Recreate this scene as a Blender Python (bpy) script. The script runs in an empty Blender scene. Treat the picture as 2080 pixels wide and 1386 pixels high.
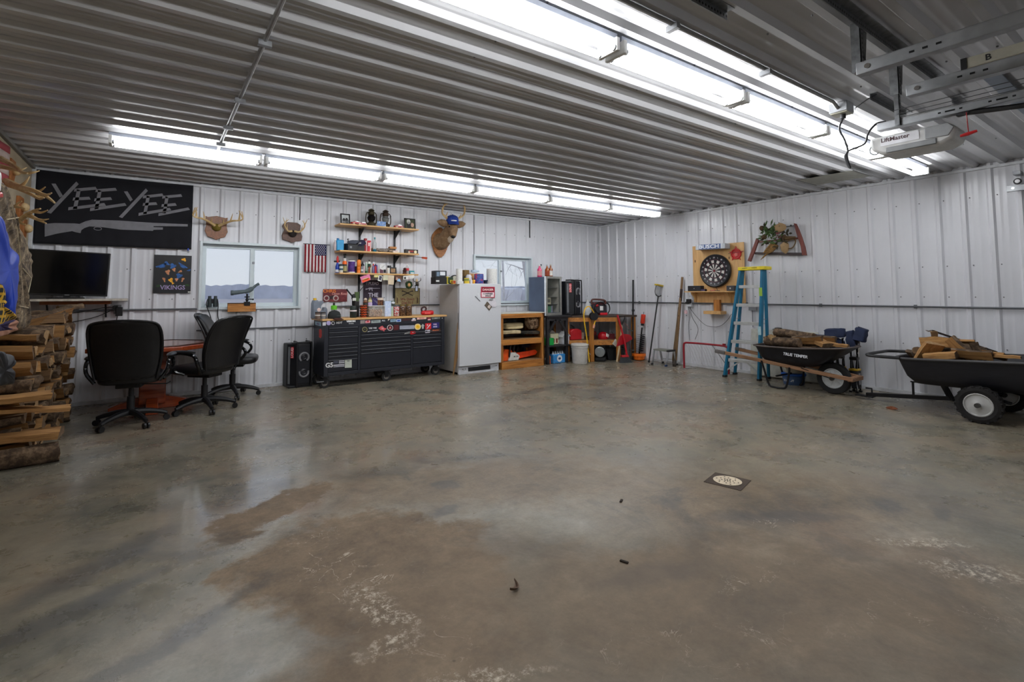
import bpy, bmesh, math, random
from mathutils import Vector as V, Matrix as M4, Euler, noise as mnoise
random.seed(7)
R = math.radians
SC = bpy.context.scene
COL = SC.collection
def _rot(y, p, r):
    fw = V((math.sin(y)*math.cos(p), math.cos(y)*math.cos(p), math.sin(p)))
    rt = V((math.cos(y), -math.sin(y), 0)); up = rt.cross(fw)
    return rt*math.cos(r)+up*math.sin(r), -rt*math.sin(r)+up*math.cos(r), fw
CF, CX, CY = 1014.8, 1017.5, 534.9
CAM = V((-7.5947, -7.3874, 1.245))
CA, CB, CC = _rot(.6054, .0609, -.003)
def ray(x, y): return CA*((x-CX)/CF) - CB*((y-CY)/CF) + CC
def atX(x, y, X): d = ray(x, y); return CAM + d*((X-CAM.x)/d.x)
def atY(x, y, Y): d = ray(x, y); return CAM + d*((Y-CAM.y)/d.y)
def atZ(x, y, Z): d = ray(x, y); return CAM + d*((Z-CAM.z)/d.z)

# ------------------------------------------------------------------ materials
MATS = {}
def lin(c):
    return tuple((v/12.92 if v <= .04045 else ((v+.055)/1.055)**2.4) for v in c)
def rgb(r, g, b): return lin((r/255, g/255, b/255))
def nd(nt, t, **k):
    n = nt.nodes.new(t)
    for a, v in k.items():
        if a in n.inputs.keys(): n.inputs[a].default_value = v
        else: setattr(n, a, v)
    return n
def mat(name, c, rough=.5, metal=0., var=.12, scale=14., bump=0., spec=.5, stretch=None, alpha=1., trans=0., coat=0., emit=None, ior=1.45):
    if name in MATS: return MATS[name]
    m = bpy.data.materials.new(name); m.use_nodes = True; MATS[name] = m
    nt = m.node_tree; L = nt.links; b = nt.nodes['Principled BSDF']
    b.inputs['Roughness'].default_value = rough; b.inputs['Metallic'].default_value = metal
    b.inputs['Specular IOR Level'].default_value = spec; b.inputs['IOR'].default_value = ior
    b.inputs['Alpha'].default_value = alpha; b.inputs['Transmission Weight'].default_value = trans
    b.inputs['Coat Weight'].default_value = coat
    tc = nd(nt, 'ShaderNodeTexCoord'); mp = nd(nt, 'ShaderNodeMapping'); L.new(tc.outputs['Object'], mp.inputs[0])
    if stretch: mp.inputs['Scale'].default_value = stretch
    n = nd(nt, 'ShaderNodeTexNoise', Scale=scale, Detail=5.); L.new(mp.outputs[0], n.inputs['Vector'])
    cr = nd(nt, 'ShaderNodeValToRGB'); L.new(n.outputs['Fac'], cr.inputs[0])
    e = cr.color_ramp.elements; e[0].position = .3; e[1].position = .7
    e[0].color = (*[max(0, v*(1-var)) for v in c], 1); e[1].color = (*[min(1, v*(1+var)) for v in c], 1)
    L.new(cr.outputs[0], b.inputs['Base Color'])
    if bump:
        bp = nd(nt, 'ShaderNodeBump', Strength=bump, Distance=.01); L.new(n.outputs['Fac'], bp.inputs['Height']); L.new(bp.outputs[0], b.inputs['Normal'])
    if emit:
        b.inputs['Emission Color'].default_value = (*emit[:3], 1); b.inputs['Emission Strength'].default_value = emit[3]
    return m
def woodmat(name, c1, c2, rough=.5, axis=0, scale=1., bump=.15, coat=0., knots=True):
    if name in MATS: return MATS[name]
    m = bpy.data.materials.new(name); m.use_nodes = True; MATS[name] = m
    nt = m.node_tree; L = nt.links; b = nt.nodes['Principled BSDF']
    b.inputs['Roughness'].default_value = rough; b.inputs['Coat Weight'].default_value = coat
    tc = nd(nt, 'ShaderNodeTexCoord'); mp = nd(nt, 'ShaderNodeMapping'); L.new(tc.outputs['Object'], mp.inputs[0])
    s = [22*scale]*3; s[axis] = 1.6*scale; mp.inputs['Scale'].default_value = s
    n = nd(nt, 'ShaderNodeTexNoise', Scale=1.6, Detail=7., Roughness=.65, Distortion=.6); L.new(mp.outputs[0], n.inputs['Vector'])
    cr = nd(nt, 'ShaderNodeValToRGB'); L.new(n.outputs['Fac'], cr.inputs[0])
    e = cr.color_ramp.elements; e[0].position = .32; e[1].position = .68; e[0].color = (*c1, 1); e[1].color = (*c2, 1)
    n2 = nd(nt, 'ShaderNodeTexNoise', Scale=3.5*scale, Detail=3.); L.new(tc.outputs['Object'], n2.inputs['Vector'])
    mx = nd(nt, 'ShaderNodeMix', data_type='RGBA', blend_type='MULTIPLY'); mx.inputs['Factor'].default_value = .35
    L.new(cr.outputs[0], mx.inputs['A']); L.new(n2.outputs['Color'], mx.inputs['B'])
    c2r = nd(nt, 'ShaderNodeHueSaturation', Value=1.25, Saturation=.95); L.new(mx.outputs['Result'], c2r.inputs['Color'])
    nb = nd(nt, 'ShaderNodeMix', data_type='RGBA'); nb.inputs['Factor'].default_value = .75
    L.new(c2r.outputs[0], nb.inputs['A']); L.new(cr.outputs[0], nb.inputs['B'])
    L.new(nb.outputs['Result'], b.inputs['Base Color'])
    bp = nd(nt, 'ShaderNodeBump', Strength=bump, Distance=.004); L.new(n.outputs['Fac'], bp.inputs['Height']); L.new(bp.outputs[0], b.inputs['Normal'])
    return m
def blotch(name, cols, scale=8., rough=.9, sharp=True, bump=0., stretch=None):
    """camouflage, printed pictures, bark: several colours in patches"""
    if name in MATS: return MATS[name]
    m = bpy.data.materials.new(name); m.use_nodes = True; MATS[name] = m
    nt = m.node_tree; L = nt.links; b = nt.nodes['Principled BSDF']; b.inputs['Roughness'].default_value = rough
    tc = nd(nt, 'ShaderNodeTexCoord'); mp = nd(nt, 'ShaderNodeMapping'); L.new(tc.outputs['Object'], mp.inputs[0])
    if stretch: mp.inputs['Scale'].default_value = stretch
    n = nd(nt, 'ShaderNodeTexNoise', Scale=scale, Detail=6., Roughness=.7); L.new(mp.outputs[0], n.inputs['Vector'])
    cr = nd(nt, 'ShaderNodeValToRGB'); L.new(n.outputs['Fac'], cr.inputs[0])
    if sharp: cr.color_ramp.interpolation = 'CONSTANT'
    e = cr.color_ramp.elements
    k = len(cols)
    e[0].position = 0; e[0].color = (*cols[0], 1)
    e[1].position = .66 if k > 1 else 1; e[1].color = (*cols[-1], 1)
    for i in range(1, k-1):
        q = e.new(.34+.32*i/(k-1)); q.color = (*cols[i], 1)
    L.new(cr.outputs[0], b.inputs['Base Color'])
    if bump:
        bp = nd(nt, 'ShaderNodeBump', Strength=bump, Distance=.02); L.new(n.outputs['Fac'], bp.inputs['Height']); L.new(bp.outputs[0], b.inputs['Normal'])
    return m
def emis(name, c, s):
    m = bpy.data.materials.new(name); m.use_nodes = True; nt = m.node_tree; nt.nodes.clear()
    e = nd(nt, 'ShaderNodeEmission', Color=(*c, 1), Strength=s); o = nd(nt, 'ShaderNodeOutputMaterial'); nt.links.new(e.outputs[0], o.inputs[0]); return m

# ------------------------------------------------------------------ geometry
def wallB(x, z, y=0.): return M4(((1, 0, 0, x), (0, 0, -1, y), (0, 1, 0, z), (0, 0, 0, 1)))
def wallR(y, z, x=0.): return M4(((0, 0, -1, x), (-1, 0, 0, y), (0, 1, 0, z), (0, 0, 0, 1)))
def wallL(y, z, x=-8.74): return M4(((0, 0, 1, x), (1, 0, 0, y), (0, 1, 0, z), (0, 0, 0, 1)))
def T(x, y, z, rx=0, ry=0, rz=0): return M4.Translation((x, y, z)) @ Euler((R(rx), R(ry), R(rz))).to_matrix().to_4x4()
def basis(d, up=(0, 0, 1)):
    z = V(d).normalized(); u = V(up)
    if abs(z.dot(u)) > .99: u = V((0, 1, 0))
    x = u.cross(z).normalized(); y = z.cross(x)
    return M4((x, y, z)).transposed().to_4x4()
class G:
    def __init__(s, m=None): s.bm = bmesh.new(); s.m = m or M4()
    def _v(s, p): return s.bm.verts.new(s.m @ V(p))
    def _f(s, vs):
        try: return s.bm.faces.new(vs)
        except ValueError: return None
    def box(s, x0, x1, y0, y1, z0, z1, m=None):
        k = s.m; s.m = k @ m if m else k
        v = [s._v((x, y, z)) for z in (z0, z1) for y in (y0, y1) for x in (x0, x1)]
        for f in ((0, 2, 3, 1), (4, 5, 7, 6), (0, 1, 5, 4), (2, 6, 7, 3), (0, 4, 6, 2), (1, 3, 7, 5)): s._f([v[i] for i in f])
        s.m = k; return s
    def cbox(s, c, sx, sy, sz, rx=0, ry=0, rz=0):
        return s.box(-sx/2, sx/2, -sy/2, sy/2, -sz/2, sz/2, T(*c, rx, ry, rz))
    def bar(s, a, b, w, h, up=(0, 0, 1)):
        a, b = V(a), V(b); m = basis(b-a, up); m.translation = a
        return s.box(-w/2, w/2, -h/2, h/2, 0, (b-a).length, m)
    def rings(s, rs, closed=False, cap=True):
        vs = [[s._v(p) for p in r] for r in rs]; n = len(vs[0])
        pr = list(zip(vs, vs[1:]))
        if closed: pr.append((vs[-1], vs[0]))
        for a, b in pr:
            for i in range(n): s._f((a[i], a[(i+1) % n], b[(i+1) % n], b[i]))
        if cap and not closed: s._f(vs[0][::-1]); s._f(vs[-1])
        return s
    def tube(s, pts, r, n=8, closed=False, flat=None):
        pts = [V(p) for p in pts]; k = len(pts); rs = []
        rr = r if isinstance(r, (list, tuple)) else [r]*k
        up = None
        for i, p in enumerate(pts):
            d = (pts[(i+1) % k] if (closed or i < k-1) else p) - (pts[i-1] if (closed or i > 0) else p)
            if d.length < 1e-9: d = V((0, 0, 1))
            d.normalize()
            if up is None: up = d.orthogonal().normalized() if not flat else V(flat)
            x = (up - d*up.dot(d))
            if x.length < 1e-6: x = d.orthogonal()
            x.normalize(); up = x; y = d.cross(x)
            q = (1, 1) if not flat else (flat_k[0], flat_k[1])
            rs.append([p + (x*math.cos(t)*q[0] + y*math.sin(t)*q[1])*rr[i] for t in (2*math.pi*j/n for j in range(n))])
        return s.rings(rs, closed)
    def cyl(s, a, b, r, r2=None, n=14): return s.tube([a, b], [r, r if r2 is None else r2], n)
    def lathe(s, prof, n=18, m=None, cap=True):
        k = s.m; s.m = k @ m if m else k
        s.rings([[(r*math.cos(t), r*math.sin(t), z) for t in (2*math.pi*j/n for j in range(n))] for r, z in prof], False, cap)
        s.m = k; return s
    def prism(s, poly, z0, z1, m=None):
        k = s.m; s.m = k @ m if m else k
        s.rings([[(x, y, z0) for x, y in poly], [(x, y, z1) for x, y in poly]]); s.m = k; return s
    def ball(s, c, rx, ry=None, rz=None, n=12, m=None):
        ry = rx if ry is None else ry; rz = rx if rz is None else rz; k = s.m
        s.m = k @ (m or M4()) @ M4.Translation(c)
        h = n//2
        s.rings([[(rx*math.sin(a)*math.cos(t), ry*math.sin(a)*math.sin(t), -rz*math.cos(a)) for t in (2*math.pi*j/n for j in range(n))] for a in (math.pi*(i+.02)/(h+.04) if i else .03 for i in range(h+1))])
        s.m = k; return s
    def torus(s, c, R0, r, n=24, k=8, m=None, a0=0, a1=None):
        q = s.m; s.m = q @ (m or M4()) @ M4.Translation(c)
        if a1 is None: s.tube([(R0*math.cos(t), R0*math.sin(t), 0) for t in (2*math.pi*j/n for j in range(n))], r, k, True)
        else: s.tube([(R0*math.cos(t), R0*math.sin(t), 0) for t in (a0+(a1-a0)*j/n for j in range(n+1))], r, k)
        s.m = q; return s
    def sheet(s, f, nu, nv, th=0.):
        """surface f(u,v) for u,v in 0..1, optionally with a thickness (offset along normals done by a solidify modifier)"""
        g = [[s._v(f(i/nu, j/nv)) for i in range(nu+1)] for j in range(nv+1)]
        for j in range(nv):
            for i in range(nu): s._f((g[j][i], g[j][i+1], g[j+1][i+1], g[j+1][i]))
        return s
    def text(s, t, size, m, ext=.0008, bold=0., sx=1., align='CENTER', shear=0.):
        c = bpy.data.curves.new('t', 'FONT'); c.body = t; c.size = size; c.extrude = ext; c.align_x = align; c.align_y = 'CENTER'; c.offset = bold; c.resolution_u = 2; c.shear = shear
        o = bpy.data.objects.new('t', c); COL.objects.link(o)
        me = o.to_mesh(); me.transform(s.m @ m @ M4.Diagonal((sx, 1, 1, 1))); s.bm.from_mesh(me); o.to_mesh_clear()
        bpy.data.objects.remove(o); bpy.data.curves.remove(c); return s
    def jitter(s, a, f=6., seed=0.):
        for v in s.bm.verts:
            v.co += V([mnoise.noise(v.co*f + V((seed+i*9.1, seed*2.3, i*5.7))) for i in range(3)])*a
        return s
    def done(s, name, m, parent=None, bevel=0., seg=2, sub=0, solid=0., ang=38, flat=False):
        bmesh.ops.recalc_face_normals(s.bm, faces=s.bm.faces)
        me = bpy.data.meshes.new(name); s.bm.to_mesh(me); s.bm.free()
        if not flat:
            me.polygons.foreach_set('use_smooth', [True]*len(me.polygons)); me.set_sharp_from_angle(angle=R(ang))
        if m: me.materials.append(m)
        o = bpy.data.objects.new(name, me); COL.objects.link(o)
        if parent is not None: o.parent = parent
        if solid: md = o.modifiers.new('solid', 'SOLIDIFY'); md.thickness = solid; md.offset = 0
        if bevel:
            md = o.modifiers.new('bevel', 'BEVEL'); md.width = bevel; md.segments = seg; md.limit_method = 'ANGLE'; md.angle_limit = R(40); md.harden_normals = False
        if sub: md = o.modifiers.new('sub', 'SUBSURF'); md.levels = md.render_levels = sub
        return o
def tag(o, label, cat, group=None, kind=None):
    o['label'] = label; o['category'] = cat
    if group: o['group'] = group
    if kind: o['kind'] = kind
    return o
def thing(name, label, cat, loc=(0, 0, 0), rz=0., group=None, m=None):
    o = bpy.data.objects.new(name, None); COL.objects.link(o); o.empty_display_size = .1
    if m is not None: o.matrix_world = m
    else: o.location = loc; o.rotation_euler = (0, 0, R(rz))
    return tag(o, label, cat, group)
def struct(g, name, m, **k):
    o = g.done(name, m, **k); o['kind'] = 'structure'; return o
def dup(root, label=None, loc=None, rz=None, m=None, group=None):
    r = root.copy(); COL.objects.link(r)
    if m is not None: r.matrix_world = m
    if loc is not None: r.location = loc
    if rz is not None: r.rotation_euler = (0, 0, R(rz))
    if label: r['label'] = label
    if group: r['group'] = group
    for ch in list(root.children):
        c = ch.copy(); COL.objects.link(c); c.parent = r
        for g in list(ch.children):
            d = g.copy(); COL.objects.link(d); d.parent = c
    return r
flat_k = (1, 1)
# colours used in several places
BLACK = mat('black_plastic', rgb(26, 26, 29), .45); RUBBER = mat('rubber', rgb(30, 30, 31), .85, bump=.15, scale=60)
BLKMETAL = mat('black_metal', rgb(24, 24, 27), .4, .3); STEEL = mat('galvanised_steel', rgb(150, 152, 155), .38, .85, var=.2, scale=9)
CHROME = mat('chrome', rgb(215, 215, 218), .15, 1.); WHITE = mat('white_plastic', rgb(225, 225, 222), .4)
PAPER = mat('paper_white', rgb(228, 226, 220), .8); RED = mat('red_plastic', rgb(190, 28, 26), .35); ORANGE = mat('orange_plastic', rgb(232, 92, 24), .4)
PINE = woodmat('pine', rgb(196, 148, 88), rgb(224, 180, 118), .5); OAKY = woodmat('amber_lumber', rgb(140, 84, 30), rgb(205, 138, 62), .45)
OAKY_Z = woodmat('amber_lumber_upright', rgb(140, 84, 30), rgb(205, 138, 62), .45, axis=2); PLY = woodmat('plywood', rgb(196, 150, 92), rgb(222, 178, 118), .55, axis=2, scale=.5)
YELLOW = mat('yellow_plastic', rgb(236, 205, 40), .4); BLUE = mat('blue_plastic', rgb(30, 70, 180), .4); NAVY = mat('navy', rgb(24, 30, 70), .5)
GREY = mat('grey_plastic', rgb(120, 122, 126), .5); DGREY = mat('dark_grey', rgb(60, 61, 64), .55); CLEAR = mat('clear_plastic', (.9, .93, .95), .06, trans=.85, var=.02)
GLASS = mat('glass', (.8, .84, .86), .02, var=.005, alpha=.1)
def loc(m, x, y, ax=1, val=0.):
    """point of the photograph's ray on a plane of a thing's own axes, in those axes"""
    i = m.inverted(); o = i @ CAM; d = i.to_3x3() @ ray(x, y); return o + d*((val-o[ax])/d[ax])
def bez(pts, n=6):
    """smooth curve through points (Catmull-Rom)"""
    p = [V(q) for q in pts]; p = [p[0]*2-p[1]]+p+[p[-1]*2-p[-2]]; out = []
    for i in range(1, len(p)-2):
        for k in range(n):
            t = k/n; a, b, c, d = p[i-1:i+3]
            out.append(.5*((2*b)+(c-a)*t+(2*a-5*b+4*c-d)*t*t+(3*b-a-3*c+d)*t**3))
    out.append(p[-2]); return out
def taper(n, a, b): return [a+(b-a)*i/(n-1) for i in range(n)]
SKY, EXPO, TUBES = .42, 1.0, 18.
# ------------------------------------------------------------------ room shell
RP = .2286
XL, YF, ZC = -8.74, -9.0, 2.655      # left wall, front wall, crest of the ceiling ribs
def profile(n0, n1, p0, p1, h, phase, k=.0022, f=.034, c0=.015):
    """corrugated steel section: list of (t, depth); depth 0 = rib crest, h = pan"""
    out = [(p0, h)]
    for i in range(n0, n1+1):
        c = phase + i*RP
        for t, d in ((c-f, h), (c-c0, 0), (c+c0, 0), (c+f, h), (c+.084, h), (c+.094, h-k), (c+.106, h-k), (c+.116, h), (c+.142, h), (c+.152, h-k), (c+.164, h-k), (c+.174, h)):
            if p0 < t < p1: out.append((t, d))
    def at(t):
        u = (t-phase+RP/2) % RP - RP/2; return 0 if abs(u) < c0 else h*min(1, (abs(u)-c0)/(f-c0))
    out[0] = (p0, at(p0)); out.append((p1, at(p1))); out.sort(key=lambda q: q[0]); return out
STEELW = mat('white_painted_steel', rgb(214, 215, 220), .32, .0, var=.02, scale=2.)
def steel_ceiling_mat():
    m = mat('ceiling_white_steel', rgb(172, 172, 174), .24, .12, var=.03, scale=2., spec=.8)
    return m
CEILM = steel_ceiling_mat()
TRIMW = mat('white_trim', rgb(200, 202, 206), .4)
# ceiling: ribs run along X
g = G(); pr = profile(-2, 42, YF-.05, .05, .03, -9.05, .003, .044, .02)
for (a, d), (b, e) in zip(pr, pr[1:]): g._f([g._v(p) for p in ((XL-.05, a, ZC+d), (.05, a, ZC+d), (.05, b, ZC+e), (XL-.05, b, ZC+e))])
bmesh.ops.remove_doubles(g.bm, verts=g.bm.verts, dist=1e-5)
struct(g, 'ceiling', CEILM, ang=20)
# back wall with two window openings, ribs vertical
W1 = (-7.12, -5.93, 1.07, 1.91); W2 = (-3.04, -1.79, 1.05, 1.91)
g = G()
def panelB(x0, x1, z0, z1):
    pr = profile(-40, 2, x0, x1, .022, -.045)
    for (a, d), (b, e) in zip(pr, pr[1:]): g._f([g._v(p) for p in ((a, d, z0), (b, e, z0), (b, e, z1), (a, d, z1))])
for x0, x1, hole in ((XL, W1[0], 0), (W1[0], W1[1], W1), (W1[1], W2[0], 0), (W2[0], W2[1], W2), (W2[1], 0, 0)):
    if hole: panelB(x0, x1, 0, hole[2]); panelB(x0, x1, hole[3], ZC+.03)
    else: panelB(x0, x1, 0, ZC+.03)
bmesh.ops.remove_doubles(g.bm, verts=g.bm.verts, dist=1e-5); struct(g, 'wall_back', STEELW, ang=20)
g = G(); pr = profile(-42, 2, YF, .03, .022, -.02)
for (a, d), (b, e) in zip(pr, pr[1:]): g._f([g._v(p) for p in ((d, a, 0), (e, b, 0), (e, b, ZC+.03), (d, a, ZC+.03))])
bmesh.ops.remove_doubles(g.bm, verts=g.bm.verts, dist=1e-5); struct(g, 'wall_right', STEELW, ang=20)
g = G(); g.box(XL-.1, XL, YF-.1, .1, 0, ZC+.03); struct(g, 'wall_left', mat('beige_board', rgb(182, 168, 142), .7, scale=5))
g = G(); g.box(XL-.1, .1, YF-.1, YF, 0, ZC+.03); struct(g, 'wall_front', STEELW)
g = G(); g.box(XL-.3, .3, YF-.3, .3, ZC+.035, ZC+.2); struct(g, 'roof', GREY)  # unseen slab added over the ceiling to block sky light at its edges
# trims
g = G(); g.box(XL, 0, -.018, .02, ZC-.035, ZC-.002); struct(g, 'trim_1', TRIMW, bevel=.004)
g = G(); g.box(-.018, .02, YF, 0, ZC-.035, ZC-.002); struct(g, 'trim_2', TRIMW, bevel=.004)
g = G(); g.box(XL, XL+.03, YF, 0, ZC-.035, ZC); struct(g, 'trim_3', mat('grey_trim', rgb(120, 118, 112), .5), bevel=.004)
g = G(); g.box(XL, 0, -.012, .02, 0, .045); struct(g, 'baseboard_back', TRIMW, bevel=.003)
g = G(); g.box(-.012, .02, YF, 0, 0, .045); struct(g, 'baseboard_right', TRIMW, bevel=.003)
g = G(); g.box(XL, XL+.035, -.06, 0, 0, ZC); struct(g, 'trim_4', TRIMW, bevel=.004)
g = G(); g.box(-.035, 0, -.035, 0, .04, ZC-.03); struct(g, 'trim_5', TRIMW, bevel=.006)
CONDM = mat('dull_conduit', rgb(98, 100, 104), .5, .5)
g = G(); g.cyl((0-.014, -.02, 1.072), (-.014, YF, 1.072), .011, n=10)
for k in range(1, 9): g.cbox((-.008, -1.05*k, 1.072), .02, .03, .045)
struct(g, 'trim_6', CONDM)
g = G(); g.cyl((-5.4, -.014, 1.066), (-.02, -.014, 1.066), .011, n=10); g.cyl((XL, -.014, 1.066), (-7.15, -.014, 1.066), .011, n=10)
g.box(-7.15, -5.4, -.006, .02, .785, .80); struct(g, 'trim_7', CONDM)
# screw heads on the wall panels and the ceiling
g = G()
SCREWS = mat('screw_heads', rgb(110, 110, 114), .5, .3)
for z in (.62, 1.19, 1.55, 2.32):
    for i in range(28): g.ball((.012, -.02-i*RP-.055, z), .007, n=6)
    for i in range(38):
        x = -.045-i*RP-.055
        if not any(w[0] < x < w[1] and w[2] < z < w[3] for w in (W1, W2)): g.ball((x, .012, z), .007, n=6)
for x in (-7.3, -6.05, -4.85, -3.6, -2.4, -1.2):
    for i in range(39): g.ball((x, -9.05+i*RP+.055, ZC+.02), .007, n=6)
o = g.done('screw_heads', SCREWS); o['kind'] = 'stuff'; tag(o, 'small round screw heads across the wall and ceiling panels', 'screws', kind='stuff')
# windows: liner, frame, two sashes, panes
VINYL = mat('white_vinyl', rgb(206, 216, 220), .4, var=.03)
def window(w, n, mid):
    x0, x1, z0, z1 = w; D = .13
    f = G()
    for a in ((x0-.02, x0+.012, z0-.02, z1+.02), (x1-.012, x1+.02, z0-.02, z1+.02), (x0+.012, x1-.012, z1-.012, z1+.02), (x0+.012, x1-.012, z0-.02, z0+.012)):
        f.box(a[0], a[1], -.022, D, a[2], a[3])
    root = struct(f, f'window_{n}', VINYL, bevel=.003)
    s = G()
    for a in ((x0+.012, x0+.06, z0+.012, z1-.012), (x1-.06, x1-.012, z0+.012, z1-.012), (x0+.06, x1-.06, z1-.062, z1-.012), (x0+.06, x1-.06, z0+.012, z0+.062)):
        s.box(a[0], a[1], D-.06, D-.01, a[2], a[3])
    fr = s.done('window_frame', VINYL, root, bevel=.004)
    q = G(); q.box(mid-.02, mid+.022, D-.07, D-.012, z0+.06, z1-.06); q.box(mid+.022, mid+.04, D-.05, D-.012, z0+.06, z1-.06); q.done('meeting_rail', VINYL, root, bevel=.004)
    q = G(); q.cbox((mid+.02, D-.075, z0+.6), .03, .02, .03); q.done('latch', mat('latch_grey', rgb(140, 144, 150), .4), root, bevel=.003)
    q = G(); q.box(x0+.06, mid-.02, D-.03, D-.026, z0+.06, z1-.06); q.done('pane', GLASS, root)
    q = G(); q.box(mid+.04, x1-.06, D-.034, D-.03, z0+.06, z1-.06); q.done('pane', GLASS, root)
window(W1, 1, -6.53); window(W2, 2, -2.46)
# ------------------------------------------------------------------ floor
def floor_mat():
    m = bpy.data.materials.new('sealed_concrete'); m.use_nodes = True; nt = m.node_tree; L = nt.links; b = nt.nodes['Principled BSDF']
    geo = nd(nt, 'ShaderNodeNewGeometry'); P = geo.outputs['Position']
    def noise(sc, det=6., ro=.6, dist=0., st=None):
        mp = nd(nt, 'ShaderNodeMapping'); L.new(P, mp.inputs[0])
        if st: mp.inputs['Scale'].default_value = st[:3]; mp.inputs['Rotation'].default_value = (0, 0, R(st[3] if len(st) > 3 else 0))
        n = nd(nt, 'ShaderNodeTexNoise', Scale=sc, Detail=det, Roughness=ro, Distortion=dist); L.new(mp.outputs[0], n.inputs['Vector']); return n
    def ramp(fac, *stops):
        r = nd(nt, 'ShaderNodeValToRGB'); L.new(fac, r.inputs[0]); e = r.color_ramp.elements
        e[0].position, c0 = stops[0]; e[0].color = (*c0, 1) if isinstance(c0, tuple) else (c0, c0, c0, 1)
        e[1].position, c1 = stops[-1]; e[1].color = (*c1, 1) if isinstance(c1, tuple) else (c1, c1, c1, 1)
        for p, c in stops[1:-1]: q = e.new(p); q.color = (*c, 1) if isinstance(c, tuple) else (c, c, c, 1)
        return r.outputs[0]
    def mix(f, a, bb, bt='MIX'):
        x = nd(nt, 'ShaderNodeMix', data_type='RGBA', blend_type=bt)
        if isinstance(f, (int, float)): x.inputs['Factor'].default_value = f
        else: L.new(f, x.inputs['Factor'])
        for s, k in ((a, 'A'), (bb, 'B')):
            if isinstance(s, tuple): x.inputs[k].default_value = (*s, 1)
            else: L.new(s, x.inputs[k])
        return x.outputs['Result']
    def mth(op, a, bb=None):
        x = nd(nt, 'ShaderNodeMath', operation=op)
        for i, s in enumerate((a, bb)):
            if s is None: continue
            if isinstance(s, (int, float)): x.inputs[i].default_value = s
            else: L.new(s, x.inputs[i])
        return x.outputs[0]
    wob = noise(2.4, 9., .68); wobf = noise(6., 9., .72)
    def patch(cx, cy, sx, sy, rot, soft=.12, amp=.9, wb=None):
        """0..1 mask of an irregular worn patch on the slab"""
        v = nd(nt, 'ShaderNodeVectorMath', operation='MULTIPLY_ADD'); L.new((wb or wob).outputs['Color'], v.inputs[0]); v.inputs[1].default_value = (amp, amp, 0); L.new(P, v.inputs[2])
        mp = nd(nt, 'ShaderNodeMapping', vector_type='TEXTURE'); L.new(v.outputs[0], mp.inputs[0])
        mp.inputs['Location'].default_value = (cx+amp*.5, cy+amp*.5, 0); mp.inputs['Rotation'].default_value = (0, 0, R(rot)); mp.inputs['Scale'].default_value = (sx, sy, 1)
        ln = nd(nt, 'ShaderNodeVectorMath', operation='LENGTH'); L.new(mp.outputs[0], ln.inputs[0])
        mr = nd(nt, 'ShaderNodeMapRange', **{'From Min': 1-soft, 'From Max': 1+soft, 'To Min': 1., 'To Max': 0.}); L.new(ln.outputs['Value'], mr.inputs[0]); return mr.outputs[0]
    def mx(*q):
        r = q[0]
        for k in q[1:]: r = mth('MAXIMUM', r, k)
        return r
    n1 = noise(1.5, 9., .64, .7); col = ramp(n1.outputs['Fac'], (.28, rgb(98, 96, 86)), (.42, rgb(130, 124, 107)), (.55, rgb(148, 137, 117)), (.7, rgb(136, 116, 94)))
    bl = noise(.45, 6., .6); col = mix(mth('MULTIPLY', ramp(bl.outputs['Fac'], (.46, 0.), (.66, 1.)), .3), col, rgb(120, 124, 122))
    br = noise(2.8, 9., .66, .4); brown = ramp(br.outputs['Fac'], (.3, rgb(110, 92, 74)), (.55, rgb(134, 114, 92)), (.72, rgb(152, 132, 108)))
    pb = mx(patch(-7.02, -4.22, .42, .17, 28, .1), patch(-6.7, -5.05, .62, .5, -60, .12), patch(-6.85, -5.75, .5, .35, 0, .3), patch(-7.12, -4.75, .2, .08, 30, .2))
    pw = mx(patch(-5.5, -4.7, 1.3, .4, -28, .4), patch(-4.6, -5.7, 1.1, .5, -35, .4), patch(-5.4, -6.2, 1.2, .45, -25, .3), patch(-6.1, -4.2, .8, .2, -10, .4))
    col = mix(mth('MULTIPLY', mx(pb, mth('MULTIPLY', pw, .75)), .9), col, brown)
    d1 = noise(1.05, 9., .7, 1.2); dk = ramp(d1.outputs['Fac'], (.53, 0.), (.66, 1.)); col = mix(mth('MULTIPLY', dk, .62), col, rgb(82, 82, 80))
    d2 = noise(3.6, 9., .72, .6); col = mix(mth('MULTIPLY', ramp(d2.outputs['Fac'], (.52, 0.), (.7, 1.)), .5), col, rgb(88, 82, 76))
    d3 = noise(2.1, 7., .66, .4); col = mix(mth('MULTIPLY', ramp(d3.outputs['Fac'], (.56, 0.), (.7, 1.)), .5), col, rgb(172, 160, 140))
    col = mix(.75, col, ramp(noise(11., 8., .72).outputs['Fac'], (.28, .62), (.7, 1.12)), 'MULTIPLY'); col = mix(.6, col, ramp(noise(55., 6., .72).outputs['Fac'], (.25, .6), (.75, 1.15)), 'MULTIPLY')
    sm = mx(*[patch(a, b, c, d, e, .35, .35) for a, b, c, d, e in ((-7.75, -4.35, .38, .09, 40), (-7.85, -4.75, .4, .06, 25), (-7.5, -5.15, .4, .05, 30), (-4.7, -5.9, .35, .07, -35), (-6.0, -4.45, .1, .06, 0), (-6.2, -4.75, .09, .05, 0), (-4.0, -6.2, .12, .06, 30), (-3.9, -6.4, .12, .05, 10), (-5.75, -5.9, .3, .09, -20))])
    col = mix(mth('MULTIPLY', sm, .55), col, rgb(72, 72, 74))
    vo2 = nd(nt, 'ShaderNodeTexVoronoi', Scale=6.); L.new(P, vo2.inputs['Vector']); vm = ramp(noise(.8, 3.).outputs['Fac'], (.5, 0.), (.6, 1.)); col = mix(mth('MULTIPLY', mth('MULTIPLY', ramp(vo2.outputs['Distance'], (.02, 1.), (.05, 0.)), vm), .8), col, rgb(48, 42, 36))
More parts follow.
